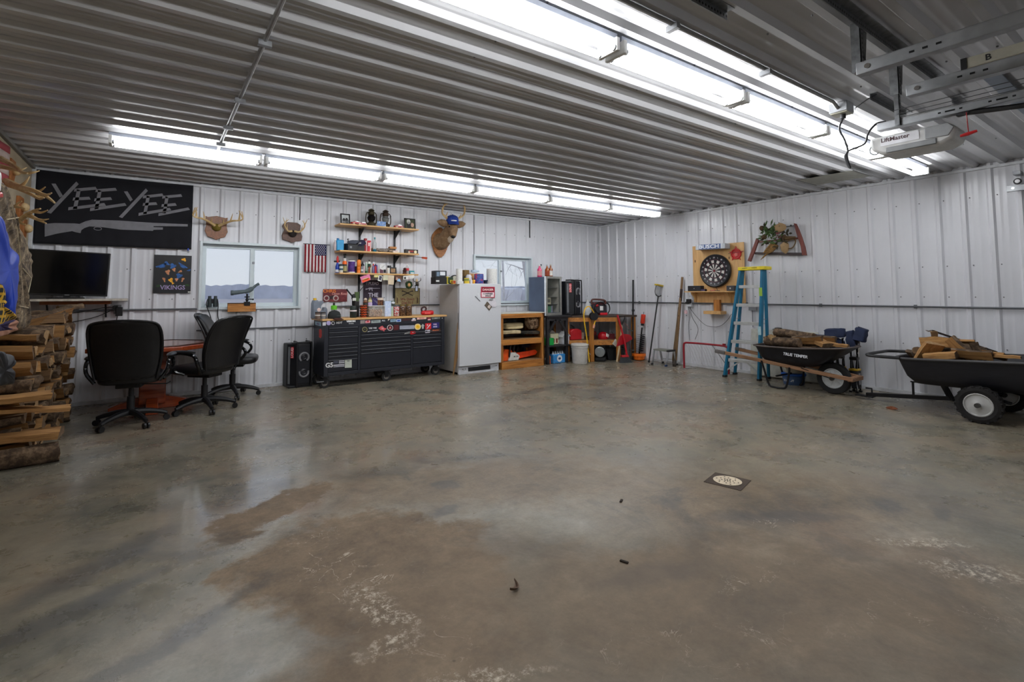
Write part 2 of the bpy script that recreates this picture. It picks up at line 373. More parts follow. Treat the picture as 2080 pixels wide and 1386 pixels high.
    grain = ramp(noise(24., 6., .75).outputs['Fac'], (.42, .15), (.58, 1.))
    rd = noise(5.5, 5., .6, .6); rid = nd(nt, 'ShaderNodeMath', operation='ABSOLUTE'); L.new(mth('SUBTRACT', rd.outputs['Fac'], .5), rid.inputs[0]); rid = ramp(rid.outputs[0], (.0, 1.), (.008, 0.))
    zone = mx(*[patch(a, b, c, d, e, .5, .25, wobf) for a, b, c, d, e in ((-6.8, -5.2, .6, .16, -80), (-6.65, -5.98, .4, .09, -18), (-5.35, -6.13, .28, .06, -10), (-4.4, -6.48, .26, .07, -40), (-6.05, -6.25, .4, .12, -15), (-7.2, -4.45, .4, .1, 20), (-5.0, -6.7, .4, .12, -20), (-4.75, -5.95, .2, .04, -30))])
    fill = mth('MULTIPLY', mx(*[patch(a, b, c, d, e, .5, .3, wobf) for a, b, c, d, e in ((-6.8, -5.42, .2, .05, -75), (-6.86, -5.62, .1, .05, 0), (-4.53, -6.7, .16, .08, -50), (-4.4, -6.45, .2, .04, -40), (-6.7, -5.95, .2, .03, -20))]), ramp(noise(30., 6., .8).outputs['Fac'], (.48, 0.), (.58, 1.)))
    vn = mx(mth('MULTIPLY', mth('MULTIPLY', zone, rid), ramp(noise(1.9, 4.).outputs['Fac'], (.46, 0.), (.56, .8))), fill)
    veinm = mth('MULTIPLY', vn, grain); col = mix(mth('MULTIPLY', veinm, .75), col, rgb(200, 188, 170))
    L.new(col, b.inputs['Base Color'])
    rn = noise(3.4, 8., .7, .3); ro = ramp(rn.outputs['Fac'], (.3, .18), (.7, .42))
    rr = mix(mth('MULTIPLY', pb, .9), ro, (.62, .62, .62)); rr = mix(mth('MULTIPLY', pw, .5), rr, (.5, .5, .5)); rr = mix(veinm, rr, (.85, .85, .85))
    near = mx(patch(-5.75, -6.25, 1.5, .75, -28, .35), patch(-6.3, -5.6, .6, .5, 0, .4)); col2 = mix(mth('MULTIPLY', near, .5), col, mix(.5, brown, rgb(118, 108, 96))); L.new(mix(veinm, col2, rgb(200, 188, 170)), b.inputs['Base Color'])
    rr = mix(mth('MULTIPLY', near, .85), rr, (.66, .66, .66)); dull = mx(pb, near, mth('MULTIPLY', pw, .6), veinm)
    L.new(rr, b.inputs['Roughness']); sp = mix(dull, (.65, .65, .65), (.22, .22, .22)); shiny = mth('MULTIPLY', patch(-7.2, -3.2, 1.0, 1.5, 0, .5), .9); L.new(mix(dull, shiny, (0., 0., 0.)), b.inputs['Coat Weight']); b.inputs['Coat Roughness'].default_value = .1; L.new(sp, b.inputs['Specular IOR Level'])
    bn = noise(9., 9., .68); bp = nd(nt, 'ShaderNodeBump', Strength=.16, Distance=.012); L.new(bn.outputs['Fac'], bp.inputs['Height']); L.new(bp.outputs[0], b.inputs['Normal'])
    return m
g = G(); g.box(XL-.1, .1, YF-.1, .15, -.1, 0); struct(g, 'floor', floor_mat())
# ------------------------------------------------------------------ outside
g = G(); g.box(-400, 600, .6, 900, -.6, -.5); struct(g, 'ground', mat('winter_field', rgb(190, 178, 178), .95, scale=.02))
random.seed(3)
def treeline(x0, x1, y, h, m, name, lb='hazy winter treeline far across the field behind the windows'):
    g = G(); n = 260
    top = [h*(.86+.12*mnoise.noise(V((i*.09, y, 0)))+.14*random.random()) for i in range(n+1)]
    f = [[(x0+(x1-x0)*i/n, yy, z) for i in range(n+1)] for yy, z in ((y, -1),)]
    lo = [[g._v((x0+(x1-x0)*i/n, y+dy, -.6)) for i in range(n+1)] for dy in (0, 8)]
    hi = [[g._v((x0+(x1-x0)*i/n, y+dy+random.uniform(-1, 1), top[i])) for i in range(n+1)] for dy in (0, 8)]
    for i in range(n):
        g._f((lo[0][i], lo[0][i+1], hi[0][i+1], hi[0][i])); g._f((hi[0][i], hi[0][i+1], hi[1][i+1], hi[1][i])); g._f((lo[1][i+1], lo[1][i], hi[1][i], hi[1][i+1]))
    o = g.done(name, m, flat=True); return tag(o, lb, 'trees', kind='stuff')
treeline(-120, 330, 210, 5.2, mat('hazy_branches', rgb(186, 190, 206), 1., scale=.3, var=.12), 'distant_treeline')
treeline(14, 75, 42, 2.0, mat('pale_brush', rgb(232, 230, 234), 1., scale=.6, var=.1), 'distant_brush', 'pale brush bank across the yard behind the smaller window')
# bare trees just outside the right-hand window
BARK = mat('pale_bark', rgb(206, 200, 200), .9, scale=6, var=.25)
def bare_tree(label, x, y, r, lean, seed):
    random.seed(seed); g = G(); root = thing('bare_tree', label, 'tree', (x, y, -.5), group='bare trees outside the window')
    pts = [(lean*t*t, 0, 7*t) for t in (0, .2, .45, .7, 1)]
    g.tube(pts, [r, r*.9, r*.8, r*.6, r*.3], 10); g.done('trunk', BARK, root)
    q = G()
    for k in range(34):
        t = random.uniform(.18, .95); b0 = V((lean*t*t, 0, 7*t)); a = random.uniform(0, 6.28); ln = random.uniform(.6, 1.6)
        d = V((math.cos(a), math.sin(a)*.6, random.uniform(-.35, .9))); p = [b0]
        for i in range(4): d += V((random.uniform(-.35, .35), random.uniform(-.3, .3), random.uniform(-.3, .25))); p.append(p[-1]+d.normalized()*ln/4)
        q.tube(p, [r*.16, r*.12, r*.09, r*.06, r*.02], 5)
        for j in (1, 2, 3):
            e = p[j]+V((random.uniform(-.5, .5), random.uniform(-.3, .3), random.uniform(-.5, .4))); q.tube([p[j], (p[j]+e)/2+V((0, 0, .05)), e], [r*.06, r*.04, r*.015], 4)
    q.done('branches', BARK, root)
bare_tree('thick pale leaning tree trunk seen through the smaller window', 2.0, 4.6, .2, -2.0, 11)
bare_tree('thin bare sapling left of the leaning trunk outside the smaller window', .55, 4.2, .035, -.4, 12)
bare_tree('spindly bare tree farthest left outside the smaller window', .2, 5.6, .05, .2, 13)
# ------------------------------------------------------------------ left end: banner, television, poster
def pY(x, y, Y): p = atY(x, y, Y); return p.x, p.z
t = thing('banner', 'large black banner lettered YEE YEE over a grey shotgun, hung above the television', 'banner', (-7.97, 0, 2.2))
IT = M4.Translation((7.97, 0, -2.2))
FX = (-8.705, -7.234); FZ = (1.81, 2.625)
def flagp(u, v):
    w = .004*math.sin(u*31+v*3)*(.5+.5*math.sin(v*9)) + (.006*math.sin(u*70)*max(0, .3-v)*2)
    return (FX[0]+(FX[1]-FX[0])*u, -.030+w, FZ[0]+(FZ[1]-FZ[0])*v - .012*math.sin(math.pi*u)*v)
G(IT).sheet(flagp, 60, 24).done('cloth', mat('black_cloth', rgb(24, 24, 30), .9, bump=.2, scale=9), t, solid=.002)
PRINT = mat('grey_print', rgb(128, 128, 134), .85, var=.1)
def cr1(x, y): return x/3.96, 250+y/3.96
g = G(IT)
def stroke(g, a, b, w, Y, dep=.003):
    p, q = V(pY(*a, Y)), V(pY(*b, Y)); d = (q-p).normalized(); n = V((-d.y, d.x))*w/2
    jag = d*w*.25
    g.prism([tuple(p-n-jag), tuple(q-n+jag), tuple(q+n), tuple(p+n+jag*.3)], 0, dep, wallB(0, 0, Y))
for a, b in (((432, 490), (492, 590)), ((622, 483), (396, 722)), ((600, 540), (772, 525)), ((634, 540), (603, 690)), ((590, 612), (720, 605)), ((552, 690), (842, 655)),
             ((772, 545), (932, 533)), ((803, 545), (776, 690)), ((762, 618), (893, 608)), ((727, 697), (1008, 655)), ((1012, 552), (1056, 622)), ((1180, 538), (972, 758)),
             ((1152, 595), (1308, 578)), ((1193, 590), (1166, 730)), ((1152, 655), (1258, 648)), ((1117, 735), (1368, 693)), ((1308, 597), (1458, 583)), ((1343, 597), (1321, 725)), ((1302, 665), (1413, 655)), ((1277, 737), (1518, 690))):
    stroke(g, cr1(*a), cr1(*b), .033, -.0365)
g.done('lettering', PRINT, t, flat=True)
g = G(IT)
gun = [(360, 812), (440, 805), (600, 808), (640, 812), (690, 790), (740, 778), (960, 785), (1100, 795), (1230, 803), (1510, 815), (1510, 833), (1310, 830), (1235, 830), (1235, 838), (1310, 840), (1310, 858), (1235, 860), (1230, 868), (970, 858), (820, 838), (720, 832), (680, 845), (655, 862), (648, 886), (612, 880), (580, 870), (460, 890), (360, 915)]
g.prism([pY(*cr1(x, y), -.0365) for x, y in gun[::-1]], 0, .003, wallB(0, 0, -.0365))
c = pY(*cr1(786, 850), -.0365)
g.tube([(c[0]+.035*math.cos(a), -.038, c[1]+.018*math.sin(a)) for a in (k*math.pi/8 for k in range(16))], .004, 5, True)
g.done('shotgun_print', PRINT, t, flat=True)
p = atY(382, 509, -.04)
t = thing('spring_clip', 'small blue spring clip pinching the lower right corner of the black banner', 'clip', p)
G().cbox((0, 0, .012), .014, .024, .03).done('jaw', BLUE, t, bevel=.003)
G().tube([(-.005, -.014, 0), (-.006, -.02, -.03), (.006, -.02, -.03), (.005, -.014, 0)], .003, 6).done('handle', BLACK, t)
# shelf board carrying the television
t = thing('wall_shelf', 'long white edged wall board carrying the black television', 'shelf', (-8.3, -.16, 1.19))
G().box(-.44, .45, -.19, .155, -.012, .012).done('board', mat('chalky_board', rgb(190, 184, 172), .7, scale=30, var=.2), t, bevel=.002)
G().box(-.3, .3, -.06, .155, -.05, -.013).done('brace', woodmat('reddish_brace', rgb(112, 60, 24), rgb(160, 92, 42)), t, bevel=.003)
for x in (-.25, .25): G().tube([(x, .15, -.2), (x, .02, -.05)], .009, 6).done('strut', BLKMETAL, t)
t = thing('television', 'black flat screen television standing on the wall board left of the poster', 'television', (-8.38, -.2, 1.205), 0)
TVM = T(0, 0, .02, 2.5, 2.0, 0)
G(TVM).box(-.345, .345, -.02, .018, .012, .50).done('casing', BLACK, t, bevel=.006)
G(TVM).box(-.33, .33, -.0225, -.0195, .032, .487).done('screen', mat('dark_screen', rgb(12, 13, 15), .12, var=.05), t)
G(TVM).box(-.02, .02, -.0235, -.02, .017, .024).done('badge', mat('silver_badge', rgb(150, 150, 152), .4), t)
G().prism([(-.16, -.1), (.16, -.1), (.1, .08), (-.1, .08)], -.001, .012).done('stand', BLACK, t, bevel=.004)
G().box(-.03, .03, -.012, .012, .01, .06).done('neck', BLACK, t)
# outlet and cords under the board
p = atY(240, 629, -.03)
t = thing('power_outlet', 'grey outlet box with black adapters and cords below the television board', 'outlet', (p.x, 0, p.z))
G().box(-.04, .03, -.055, -.008, -.05, .055).done('box', GREY, t, bevel=.004)
G().box(-.02, .045, -.1, -.055, -.075, .03).done('adapter', BLACK, t, bevel=.006)
G().box(-.05, .0, -.085, -.055, -.01, .045).done('plug', BLACK, t, bevel=.004)
for e in ([(-.03, -.08, .01), (-.2, -.05, -.08), (-.45, -.03, -.14), (-.7, -.03, -.16)], [(-.04, -.08, .03), (-.15, -.06, .02), (-.4, -.04, -.03), (-.68, -.03, -.02)], [(.0, -.08, -.06), (-.02, -.04, -.2), (-.03, -.03, -.4)]):
    G().tube(bez(e), .0045, 5).done('cord', BLACK, t)
# poster
t = thing('poster', 'black and purple football poster lettered VIKINGS left of the large window', 'poster', (-7.42, 0, 1.5))
PM = wallB(0, 0, -.008)
def pp(x, y): p = atY(x/3.96, 250+y/3.96, -.012); return p.x+7.42, p.z-1.5
G(PM).box(-.195, .195, -.237, .232, 0, .003).done('sheet', blotch('poster_print', [rgb(10, 10, 14), rgb(16, 16, 22), rgb(18, 22, 30)], 6., .5), t)
def blob(cols, lst, name):
    g = G(PM)
    for cx, cy, rx, ry, rot in lst:
        c = pp(cx, cy); k = 14
        pts = []
        for i in range(k):
            a = 2*math.pi*i/k; r = 1+.28*math.sin(a*3+cx)+.12*math.sin(a*5)
            x, y = rx*r*math.cos(a), ry*r*math.sin(a); q = R(rot); pts.append((c[0]+x*math.cos(q)-y*math.sin(q), c[1]+x*math.sin(q)+y*math.cos(q)))
        g.prism(pts, .003, .0036)
    return g.done(name, cols, t, flat=True)
blob(mat('print_blue', rgb(40, 92, 160), .5, var=.5, scale=40), [(1300, 1150, .05, .022, 20), (1340, 1130, .03, .02, -30), (1470, 1150, .05, .018, -35), (1440, 1230, .03, .03, 0), (1390, 1150, .03, .03, 0), (1520, 1185, .02, .01, 20)], 'printed_jerseys')
blob(mat('print_tan', rgb(196, 132, 92), .5, var=.4, scale=50), [(1350, 1200, .022, .03, 0), (1400, 1180, .018, .022, 0), (1450, 1195, .022, .012, 30), (1320, 1260, .012, .03, 20), (1470, 1260, .012, .028, -20), (1420, 1260, .016, .02, 0)], 'printed_players')
blob(mat('print_gold', rgb(238, 170, 40), .5, var=.2), [(1375, 1265, .022, .028, 10), (1390, 1290, .012, .012, 0), (1480, 1100, .025, .018, -20)], 'printed_gold')
blob(mat('print_green', rgb(30, 60, 24), .6, var=.5, scale=60), [(1290, 1310, .05, .012, 0), (1400, 1315, .07, .012, 0), (1500, 1305, .04, .012, 0)], 'printed_turf')
g = G(PM); c = pp(1390, 1325); g.text('VIKINGS', .075, T(c[0], c[1], .0042), .0004, .0012, .92); g.done('lettering', mat('print_lilac', rgb(170, 150, 196), .5), t, flat=True)
g = G(PM); c = pp(1520, 1360); g.prism([(c[0]-.012, c[1]-.006), (c[0]+.02, c[1]-.006), (c[0]+.02, c[1]+.006), (c[0]-.012, c[1]+.006)], .003, .004); g.done('sticker', PAPER, t)
# ------------------------------------------------------------------ left wall: flag, racks, coats
t = thing('wall_flag', 'faded stars and stripes flag high on the beige wall above the antlers', 'flag', (-8.725, -1.9, 2.35))
for k in range(8):
    g = G(); g.sheet(lambda u, v: (.01+.012*math.sin(u*14), -.55+1.2*u, .22-.065*(k+v)), 24, 2); g.done('stripe', mat('faded_red', rgb(158, 70, 76), .9) if k % 2 == 0 else mat('faded_white', rgb(186, 168, 160), .9), t, solid=.002)
g = G(); g.sheet(lambda u, v: (.016+.012*math.sin(u*8), -.55+.5*u, .22-.26*v), 10, 4); g.done('canton', NAVY, t, solid=.002)
BONE = blotch('antler_bone', [rgb(150, 118, 76), rgb(196, 166, 116), rgb(226, 204, 160)], 9., .55, False, stretch=(1, 1, 1))
PLQ = woodmat('plaque_walnut', rgb(104, 62, 34), rgb(146, 92, 54), .4, axis=2)
PLQD = woodmat('plaque_dark', rgb(70, 46, 36), rgb(104, 70, 54), .45, axis=2)
def beam(g, pts, tines, r):
    c = bez(pts, 5); g.tube(c, taper(len(c), r, r*.25), 7)
    for f, dx, dy, dz, tr in tines:
        b = c[int(f*(len(c)-1))]; d = V((dx, dy, dz)); q = bez([b, b+d*.5+V((0, 0, d.length*.06)), b+d], 4); g.tube(q, taper(len(q), r*.6*tr, r*.12), 6)
def rack(label, m, s, spread, lift, grp=None, name='antler_mount', plq=PLQD, cap=BONE):
    """antlers on a shield plaque; local: u right, v up, n out of the wall"""
    t = thing(name, label, 'antlers', m=m, group=grp)
    P = [(-.125, .14), (-.1, .13), (0, .15), (.1, .13), (.125, .14), (.115, .03), (.13, -.05), (.1, -.12), (.05, -.135), (0, -.16), (-.05, -.135), (-.1, -.12), (-.13, -.05), (-.115, .03)]
    G().prism([(x*s, y*s) for x, y in P[::-1]], 0, .02*s).done('plaque', plq, t, bevel=.004)
    G().ball((0, -.0*s, .03*s), .055*s, .05*s, .035*s).done('skull_cap', cap, t)
    for k in (-1, 1):
        g = G()
        beam(g, [(k*.025*s, .02*s, .05*s), (k*.08*s, .05*s, .1*s), (k*spread*.6*s, .04*s+lift*.2, .17*s), (k*spread*s, lift*.5, .22*s), (k*(spread*.95)*s, lift, .26*s)],
             [(.2, 0, .06*s, .06*s, 1), (.45, k*.02*s, .1*s, .02*s, 1), (.65, k*.01*s, .13*s, .01*s, 1.1), (.8, -k*.05*s, .1*s, .0, .9)], .02*s)
        g.done('antler', BONE, t)
    return t
def leftrack(label, y, z, pts_px, X0):
    t = thing('antler_rack', label, 'antlers', (XL, y, z), group='antlers on the left wall')
    G().prism([(-.09, .1), (.09, .1), (.1, -.02), (.05, -.12), (-.05, -.12), (-.1, -.02)][::-1], 0, .03, M4(((0, 0, 1, 0), (1, 0, 0, 0), (0, 1, 0, 0), (0, 0, 0, 1)))).done('plaque', woodmat('amber_plaque', rgb(140, 84, 38), rgb(180, 116, 58), axis=2), t, bevel=.004)
    G().ball((.05, 0, 0), .04, .05, .045).done('skull_cap', BONE, t)
    for side in pts_px:
        g = G()
        for ln, r in side:
            q = [atX(px, py, X)-V((XL, y, z)) for px, py, X in ln]; c = bez(q, 5); g.tube(c, taper(len(c), r*1.7, r*.45), 7)
        g.done('antler', BONE, t)
    return t
leftrack('pale antler rack nearest the ceiling on the left wall', -1.05, 2.40, [
    [([(0, 322, -8.64), (25, 335, -8.55), (45, 350, -8.45), (56, 352, -8.4)], .014), ([(25, 335, -8.55), (40, 345, -8.5), (55, 340, -8.46)], .008)],
    [([(0, 338, -8.66), (30, 345, -8.56), (57, 352, -8.48)], .012), ([(57, 352, -8.48), (70, 350, -8.44), (80, 347, -8.42)], .008)]], -8.5)
leftrack('brown many tined antler rack at mid height on the left wall beside the banner', -.62, 2.12, [
    [([(12, 368, -8.64), (40, 380, -8.52), (70, 388, -8.4), (95, 400, -8.3), (111, 412, -8.24)], .016), ([(62, 386, -8.44), (80, 388, -8.38), (92, 380, -8.33)], .009), ([(80, 393, -8.36), (95, 396, -8.3), (105, 392, -8.26)], .009), ([(40, 380, -8.52), (52, 370, -8.48), (60, 358, -8.46)], .009)],
    [([(14, 374, -8.66), (40, 384, -8.56), (66, 396, -8.44), (88, 401, -8.36)], .014), ([(66, 396, -8.44), (80, 404, -8.38), (90, 402, -8.34)], .009)]], -8.4)
leftrack('white tipped antler rack lowest on the left wall above the camouflage jacket', -.4, 1.93, [
    [([(42, 446, -8.66), (56, 436, -8.58), (70, 428, -8.5), (82, 424, -8.44)], .014), ([(56, 436, -8.58), (76, 446, -8.48), (94, 454, -8.4)], .013), ([(70, 430, -8.5), (84, 432, -8.44), (97, 427, -8.39)], .009), ([(76, 446, -8.48), (88, 447, -8.42), (99, 445, -8.38)], .008)],
    [([(22, 420, -8.66), (34, 420, -8.58), (52, 425, -8.5)], .012), ([(30, 420, -8.6), (38, 412, -8.56), (44, 409, -8.53)], .008), ([(34, 447, -8.66), (46, 455, -8.6), (52, 456, -8.57)], .01)]], -8.4)
# coats on the left wall
def hang(name, label, outline, X, depth, m, parts=(), wr=.028, seed=1.):
    """a hanging garment: outline in photo points on the plane x = X, padded out to depth"""
    P = [atX(px, py, X) for px, py in outline]; c = sum(P, V())/len(P)
    t = thing(name, label, 'clothing', (X, c.y, c.z))
    g = G(); pr = [(p.y-c.y, p.z-c.z) for p in P]
    fr = bez([(a, b, 0) for a, b in pr]+[(pr[0][0], pr[0][1], 0)], 6)[:-1]
    rs = []
    for f, d in ((.93, -depth), (.985, -depth*.75), (1., -depth*.35), (.985, -depth*.1), (.93, 0), (.7, .004), (.35, .006)):
        rs.append([(d + wr*1.6*mnoise.noise(V((p.x*13, p.y*2.2, seed)))*(1 if d > -depth*.5 else .3), p.x*f, p.y*f) for p in fr])
    g.rings(rs)
    for v in g.bm.verts: v.co.y += wr*.6*mnoise.noise(V((v.co.z*7, v.co.y*3, seed+3))); v.co.x += wr*.5*mnoise.noise(V((v.co.y*22, v.co.z*16, seed)))
    o = g.done('body', m, t, ang=180, sub=1)
    for nm, mm, fn in parts: q = G(); fn(q, c); q.done(nm, mm, t)
    return t
CAMO = blotch('camouflage', [rgb(64, 54, 44), rgb(108, 94, 76), rgb(150, 132, 106), rgb(196, 182, 156)], 15., .95, True, .2)
RBLUE = mat('royal_blue_nylon', rgb(24, 62, 176), .5, var=.2, scale=6, bump=.25)
hang('camouflage_jacket', 'brown camouflage jacket hanging past the television edge', [(-4, 385), (12, 370), (22, 400), (34, 440), (52, 480), (66, 520), (70, 548), (62, 580), (58, 615), (60, 668), (38, 665), (30, 600), (-4, 560)], -8.44, .2, CAMO,
     [('seam', mat('pale_seam', rgb(190, 178, 150), .9), lambda q, c: [q.tube([atX(a, b, -8.425)-V((-8.44, c.y, c.z)) for a, b in l], .004, 5) for l in ([(24, 420), (36, 470), (42, 530)], [(46, 545), (64, 566), (56, 600)], [(40, 622), (58, 626)], [(14, 446), (38, 442)])])], seed=3.)
hang('blue_jacket', 'bright royal blue jacket hanging in front of the camouflage jacket', [(-30, 440), (0, 428), (14, 452), (28, 490), (38, 530), (42, 570), (40, 620), (36, 652), (28, 645), (10, 600), (-30, 560)], -8.34, .2, RBLUE, seed=8.)
PLAID = None
def plaid():
    m = bpy.data.materials.new('yellow_black_plaid'); m.use_nodes = True; nt = m.node_tree; L = nt.links; b = nt.nodes['Principled BSDF']; b.inputs['Roughness'].default_value = .95
    tc = nd(nt, 'ShaderNodeTexCoord'); last = None
    col = None
    for ax, c in (('X', (90, 0, 0)), ('Z', (0, 0, 90))):
        mp = nd(nt, 'ShaderNodeMapping'); L.new(tc.outputs['Object'], mp.inputs[0]); mp.inputs['Scale'].default_value = (1, 1, 1); mp.inputs['Rotation'].default_value = (0, 0, R(90)) if ax == 'X' else (0, 0, 0)
        w = nd(nt, 'ShaderNodeTexWave', bands_direction='X' if ax == 'X' else 'Z', Scale=8., Distortion=.4); L.new(mp.outputs[0], w.inputs['Vector'])
        r = nd(nt, 'ShaderNodeValToRGB'); L.new(w.outputs['Fac'], r.inputs[0]); e = r.color_ramp.elements; e[0].position = .62; e[0].color = (.018, .022, .02, 1); e[1].position = .8; e[1].color = (*rgb(206, 160, 30), 1)
        if col is None: col = r.outputs[0]
        else:
            x = nd(nt, 'ShaderNodeMix', data_type='RGBA', blend_type='LIGHTEN'); x.inputs['Factor'].default_value = .8; L.new(col, x.inputs['A']); L.new(r.outputs[0], x.inputs['B']); col = x.outputs['Result']
    L.new(col, b.inputs['Base Color']); return m
hang('flannel_shirt', 'black and yellow plaid flannel shirt hem hanging beside the blue jacket', [(-40, 560), (0, 575), (8, 600), (20, 628), (30, 648), (12, 656), (-40, 668)], -8.26, .12, plaid(), seed=5.)
hang('purple_garment', 'dark purple cloth showing below the plaid shirt hem', [(-40, 640), (0, 655), (28, 650), (30, 668), (0, 674), (-40, 680)], -8.33, .1, mat('dark_purple', rgb(46, 34, 76), .9), seed=6.)
hang('pink_garment', 'pinkish tan cloth hanging lowest above the firewood stack', [(-40, 640), (10, 650), (34, 648), (40, 668), (0, 686), (-40, 694)], -8.42, .1, mat('dusty_pink', rgb(158, 114, 92), .9), seed=7.)
hang('white_cap_shell', 'white hanging shell at the frame edge above the blue jacket', [(-30, 350), (-2, 345), (4, 362), (3, 385), (-4, 390), (-30, 380)], -8.4, .1, WHITE, seed=9., wr=.004)
hang('red_strap', 'small red strap hanging between camouflage and blue jackets', [(-12, 392), (4, 390), (8, 400), (4, 402), (-12, 402)], -8.3, .04, RED, seed=10., wr=.002)
hang('black_bag', 'black cloth bag hanging in front of the firewood at the frame edge', [(-30, 720), (0, 712), (20, 720), (32, 745), (36, 775), (20, 782), (0, 786), (-30, 790)], -8.2, .14, mat('black_nylon', rgb(18, 19, 24), .5, bump=.3), seed=11.)
# ------------------------------------------------------------------ firewood stack
BARKW = blotch('firewood_bark', [rgb(42, 32, 24), rgb(70, 54, 40), rgb(104, 84, 64), rgb(134, 112, 88)], 15., .95, False, .5)
SPLIT = woodmat('split_wood', rgb(122, 84, 44), rgb(182, 136, 80), .85, scale=1.4, bump=.4)
SPLITD = woodmat('weathered_split_wood', rgb(84, 60, 38), rgb(136, 104, 68), .9, scale=1.4, bump=.4)
ENDG = blotch('end_grain', [rgb(110, 84, 56), rgb(150, 118, 80), rgb(176, 146, 104)], 20., .9, False)
ENDD = blotch('dark_end_grain', [rgb(58, 44, 32), rgb(96, 74, 52), rgb(128, 102, 74)], 20., .9, False)
def log(label, m, L, r, kind, group, seed, ends=None):
    """a firewood log along local x: kind 0 round, 1 wedge, 2 half, 3 slab"""
    random.seed(seed); n = 14
    if kind == 0: sec = [(r*math.cos(a), r*math.sin(a)) for a in (2*math.pi*i/n for i in range(n))]; bark = n
    elif kind == 1: arc = [(r*math.cos(a), r*math.sin(a)) for a in (R(-40+80*i/6+90) for i in range(7))]; sec = [(0, -r*.75)]+[(x*1.35, y) for x, y in reversed(arc)]; sec = sec[::-1]
    elif kind == 2: sec = [(r*1.2*math.cos(a), r*1.1*math.sin(a)-r*.4) for a in (math.pi*i/8 for i in range(9))]
    else: sec = [(-r*1.4, -r*.4), (r*1.4, -r*.45), (r*1.3, r*.25), (r*.5, r*.45), (-r*.6, r*.4), (-r*1.35, r*.2)]
    t = thing('firewood_log', label, 'firewood log', m=m, group=group)
    ks = 5; rs = []
    for i in range(ks):
        x = -L/2+L*i/(ks-1); w = [1+.1*random.uniform(-1, 1) for _ in sec]; ox, oy = random.uniform(-.1, .1)*r, random.uniform(-.1, .1)*r
        rs.append([(x+random.uniform(-.01, .01), a*w[j]+ox, b*w[j]+oy) for j, (a, b) in enumerate(sec)])
    body = {0: BARKW, 1: SPLIT if seed % 3 else SPLITD, 2: SPLITD if seed % 2 else BARKW, 3: SPLIT}[kind]
    g = G(); g.rings(rs, cap=False); g.done('split_face' if kind in (1, 3) else 'bark', body, t, ang=50)
    for k, e in ((0, -1), (-1, 1)):
        g = G(); g._f([g._v(p) for p in (rs[k] if e > 0 else rs[k][::-1])]); g.done('cut_end', ENDG if seed % 3 == 0 else ENDD, t)
    if kind in (1, 2):
        g = G(); off = 1.02
        idx = range(1, len(sec)) if kind == 1 else range(len(sec))
        g2 = [[g._v((rs[i][0][0] if False else rs[i][j][0], rs[i][j][1]*off, rs[i][j][2]*off)) for j in (range(0, 7) if kind == 1 else range(0, 9))] for i in range(ks)]
        for a, b in zip(g2, g2[1:]):
            for j in range(len(a)-1): g._f((a[j], a[j+1], b[j+1], b[j]))
        g.done('bark', BARKW, t)
    return t
WHERE = ['bottom layer', 'second layer', 'third layer', 'fourth layer', 'fifth layer', 'sixth layer', 'seventh layer', 'eighth layer', 'top layer']
ORD = ['nearest']+[w+' from' for w in ('second', 'third', 'fourth', 'fifth', 'sixth', 'seventh', 'eighth', 'ninth', 'tenth', 'eleventh', 'twelfth', 'thirteenth', 'fourteenth', 'fifteenth', 'sixteenth', 'seventeenth', 'eighteenth')]; ORD[0] = 'nearest'
KN = ['round bark covered log', 'split wedge of firewood', 'half split log', 'flat split slab']
z = 0.; rng = random.Random(21); li = 0
layer_h = .12
for lay in range(9):
    y0 = -2.28+.03*lay+rng.uniform(-.03, .03); y = y0; k = 0; yend = -.55-.01*lay
    while y < yend:
        r = rng.uniform(.05, .068); kind = rng.choice([0, 1, 1, 2, 3, 1]); wdt = r*(2.0 if kind != 3 else 2.6)*1.04
        L = rng.uniform(.42, .52); y += wdt/2
        if y > yend: break
        zz = .062+lay*layer_h+rng.uniform(-.008, .008)
        if (lay == 8 and y < -1.15) or (lay == 7 and y < -1.9): y += wdt/2; k += 1; continue
        xe = -8.385+.075*(y+2.28)+rng.uniform(-.035, .035); L = min(L, xe-XL-.02); xc = xe-L/2
        m = T(xc, y, zz) @ Euler((rng.uniform(-3, 3) if kind == 0 else rng.choice([0, R(180), R(25), R(-30), R(150)]), rng.uniform(-.05, .05), rng.uniform(-.1, .1))).to_matrix().to_4x4()
        log(f'{KN[kind]} in the {WHERE[lay]} of the stack, {ORD[k]} the front', m, L, r, kind, 'firewood in the tall stack', 100+li)
        li += 1; k += 1; y += wdt/2
for i, (x, y, z, L, rz, ry, kd, r, lb) in enumerate(((-8.42, -1.0, 1.03, .6, 66, -10, 1, .06, 'long amber split log lying across the top of the tall stack'), (-8.3, -.62, 1.12, .2, 20, -5, 2, .045, 'short dark chunk perched at the far top corner of the tall stack'),
                                         (-8.4, -2.36, .075, .5, 8, 0, 0, .07, 'dark round log on the floor in front of the tall stack'), (-8.4, -2.25, .2, .5, -3, 0, 3, .075, 'broad golden split log low on the front of the tall stack'), (-8.44, -2.28, .49, .46, 2, 0, 3, .06, 'golden slab at knee height on the front of the tall stack'), (-8.36, -2.2, .385, .5, 8, 6, 3, .045, 'thin pale slab below the golden slab on the front of the tall stack'))):
    log(lb, T(x, y, z, 0, ry, rz), L, r, kd, 'firewood in the tall stack', 301+i*3)
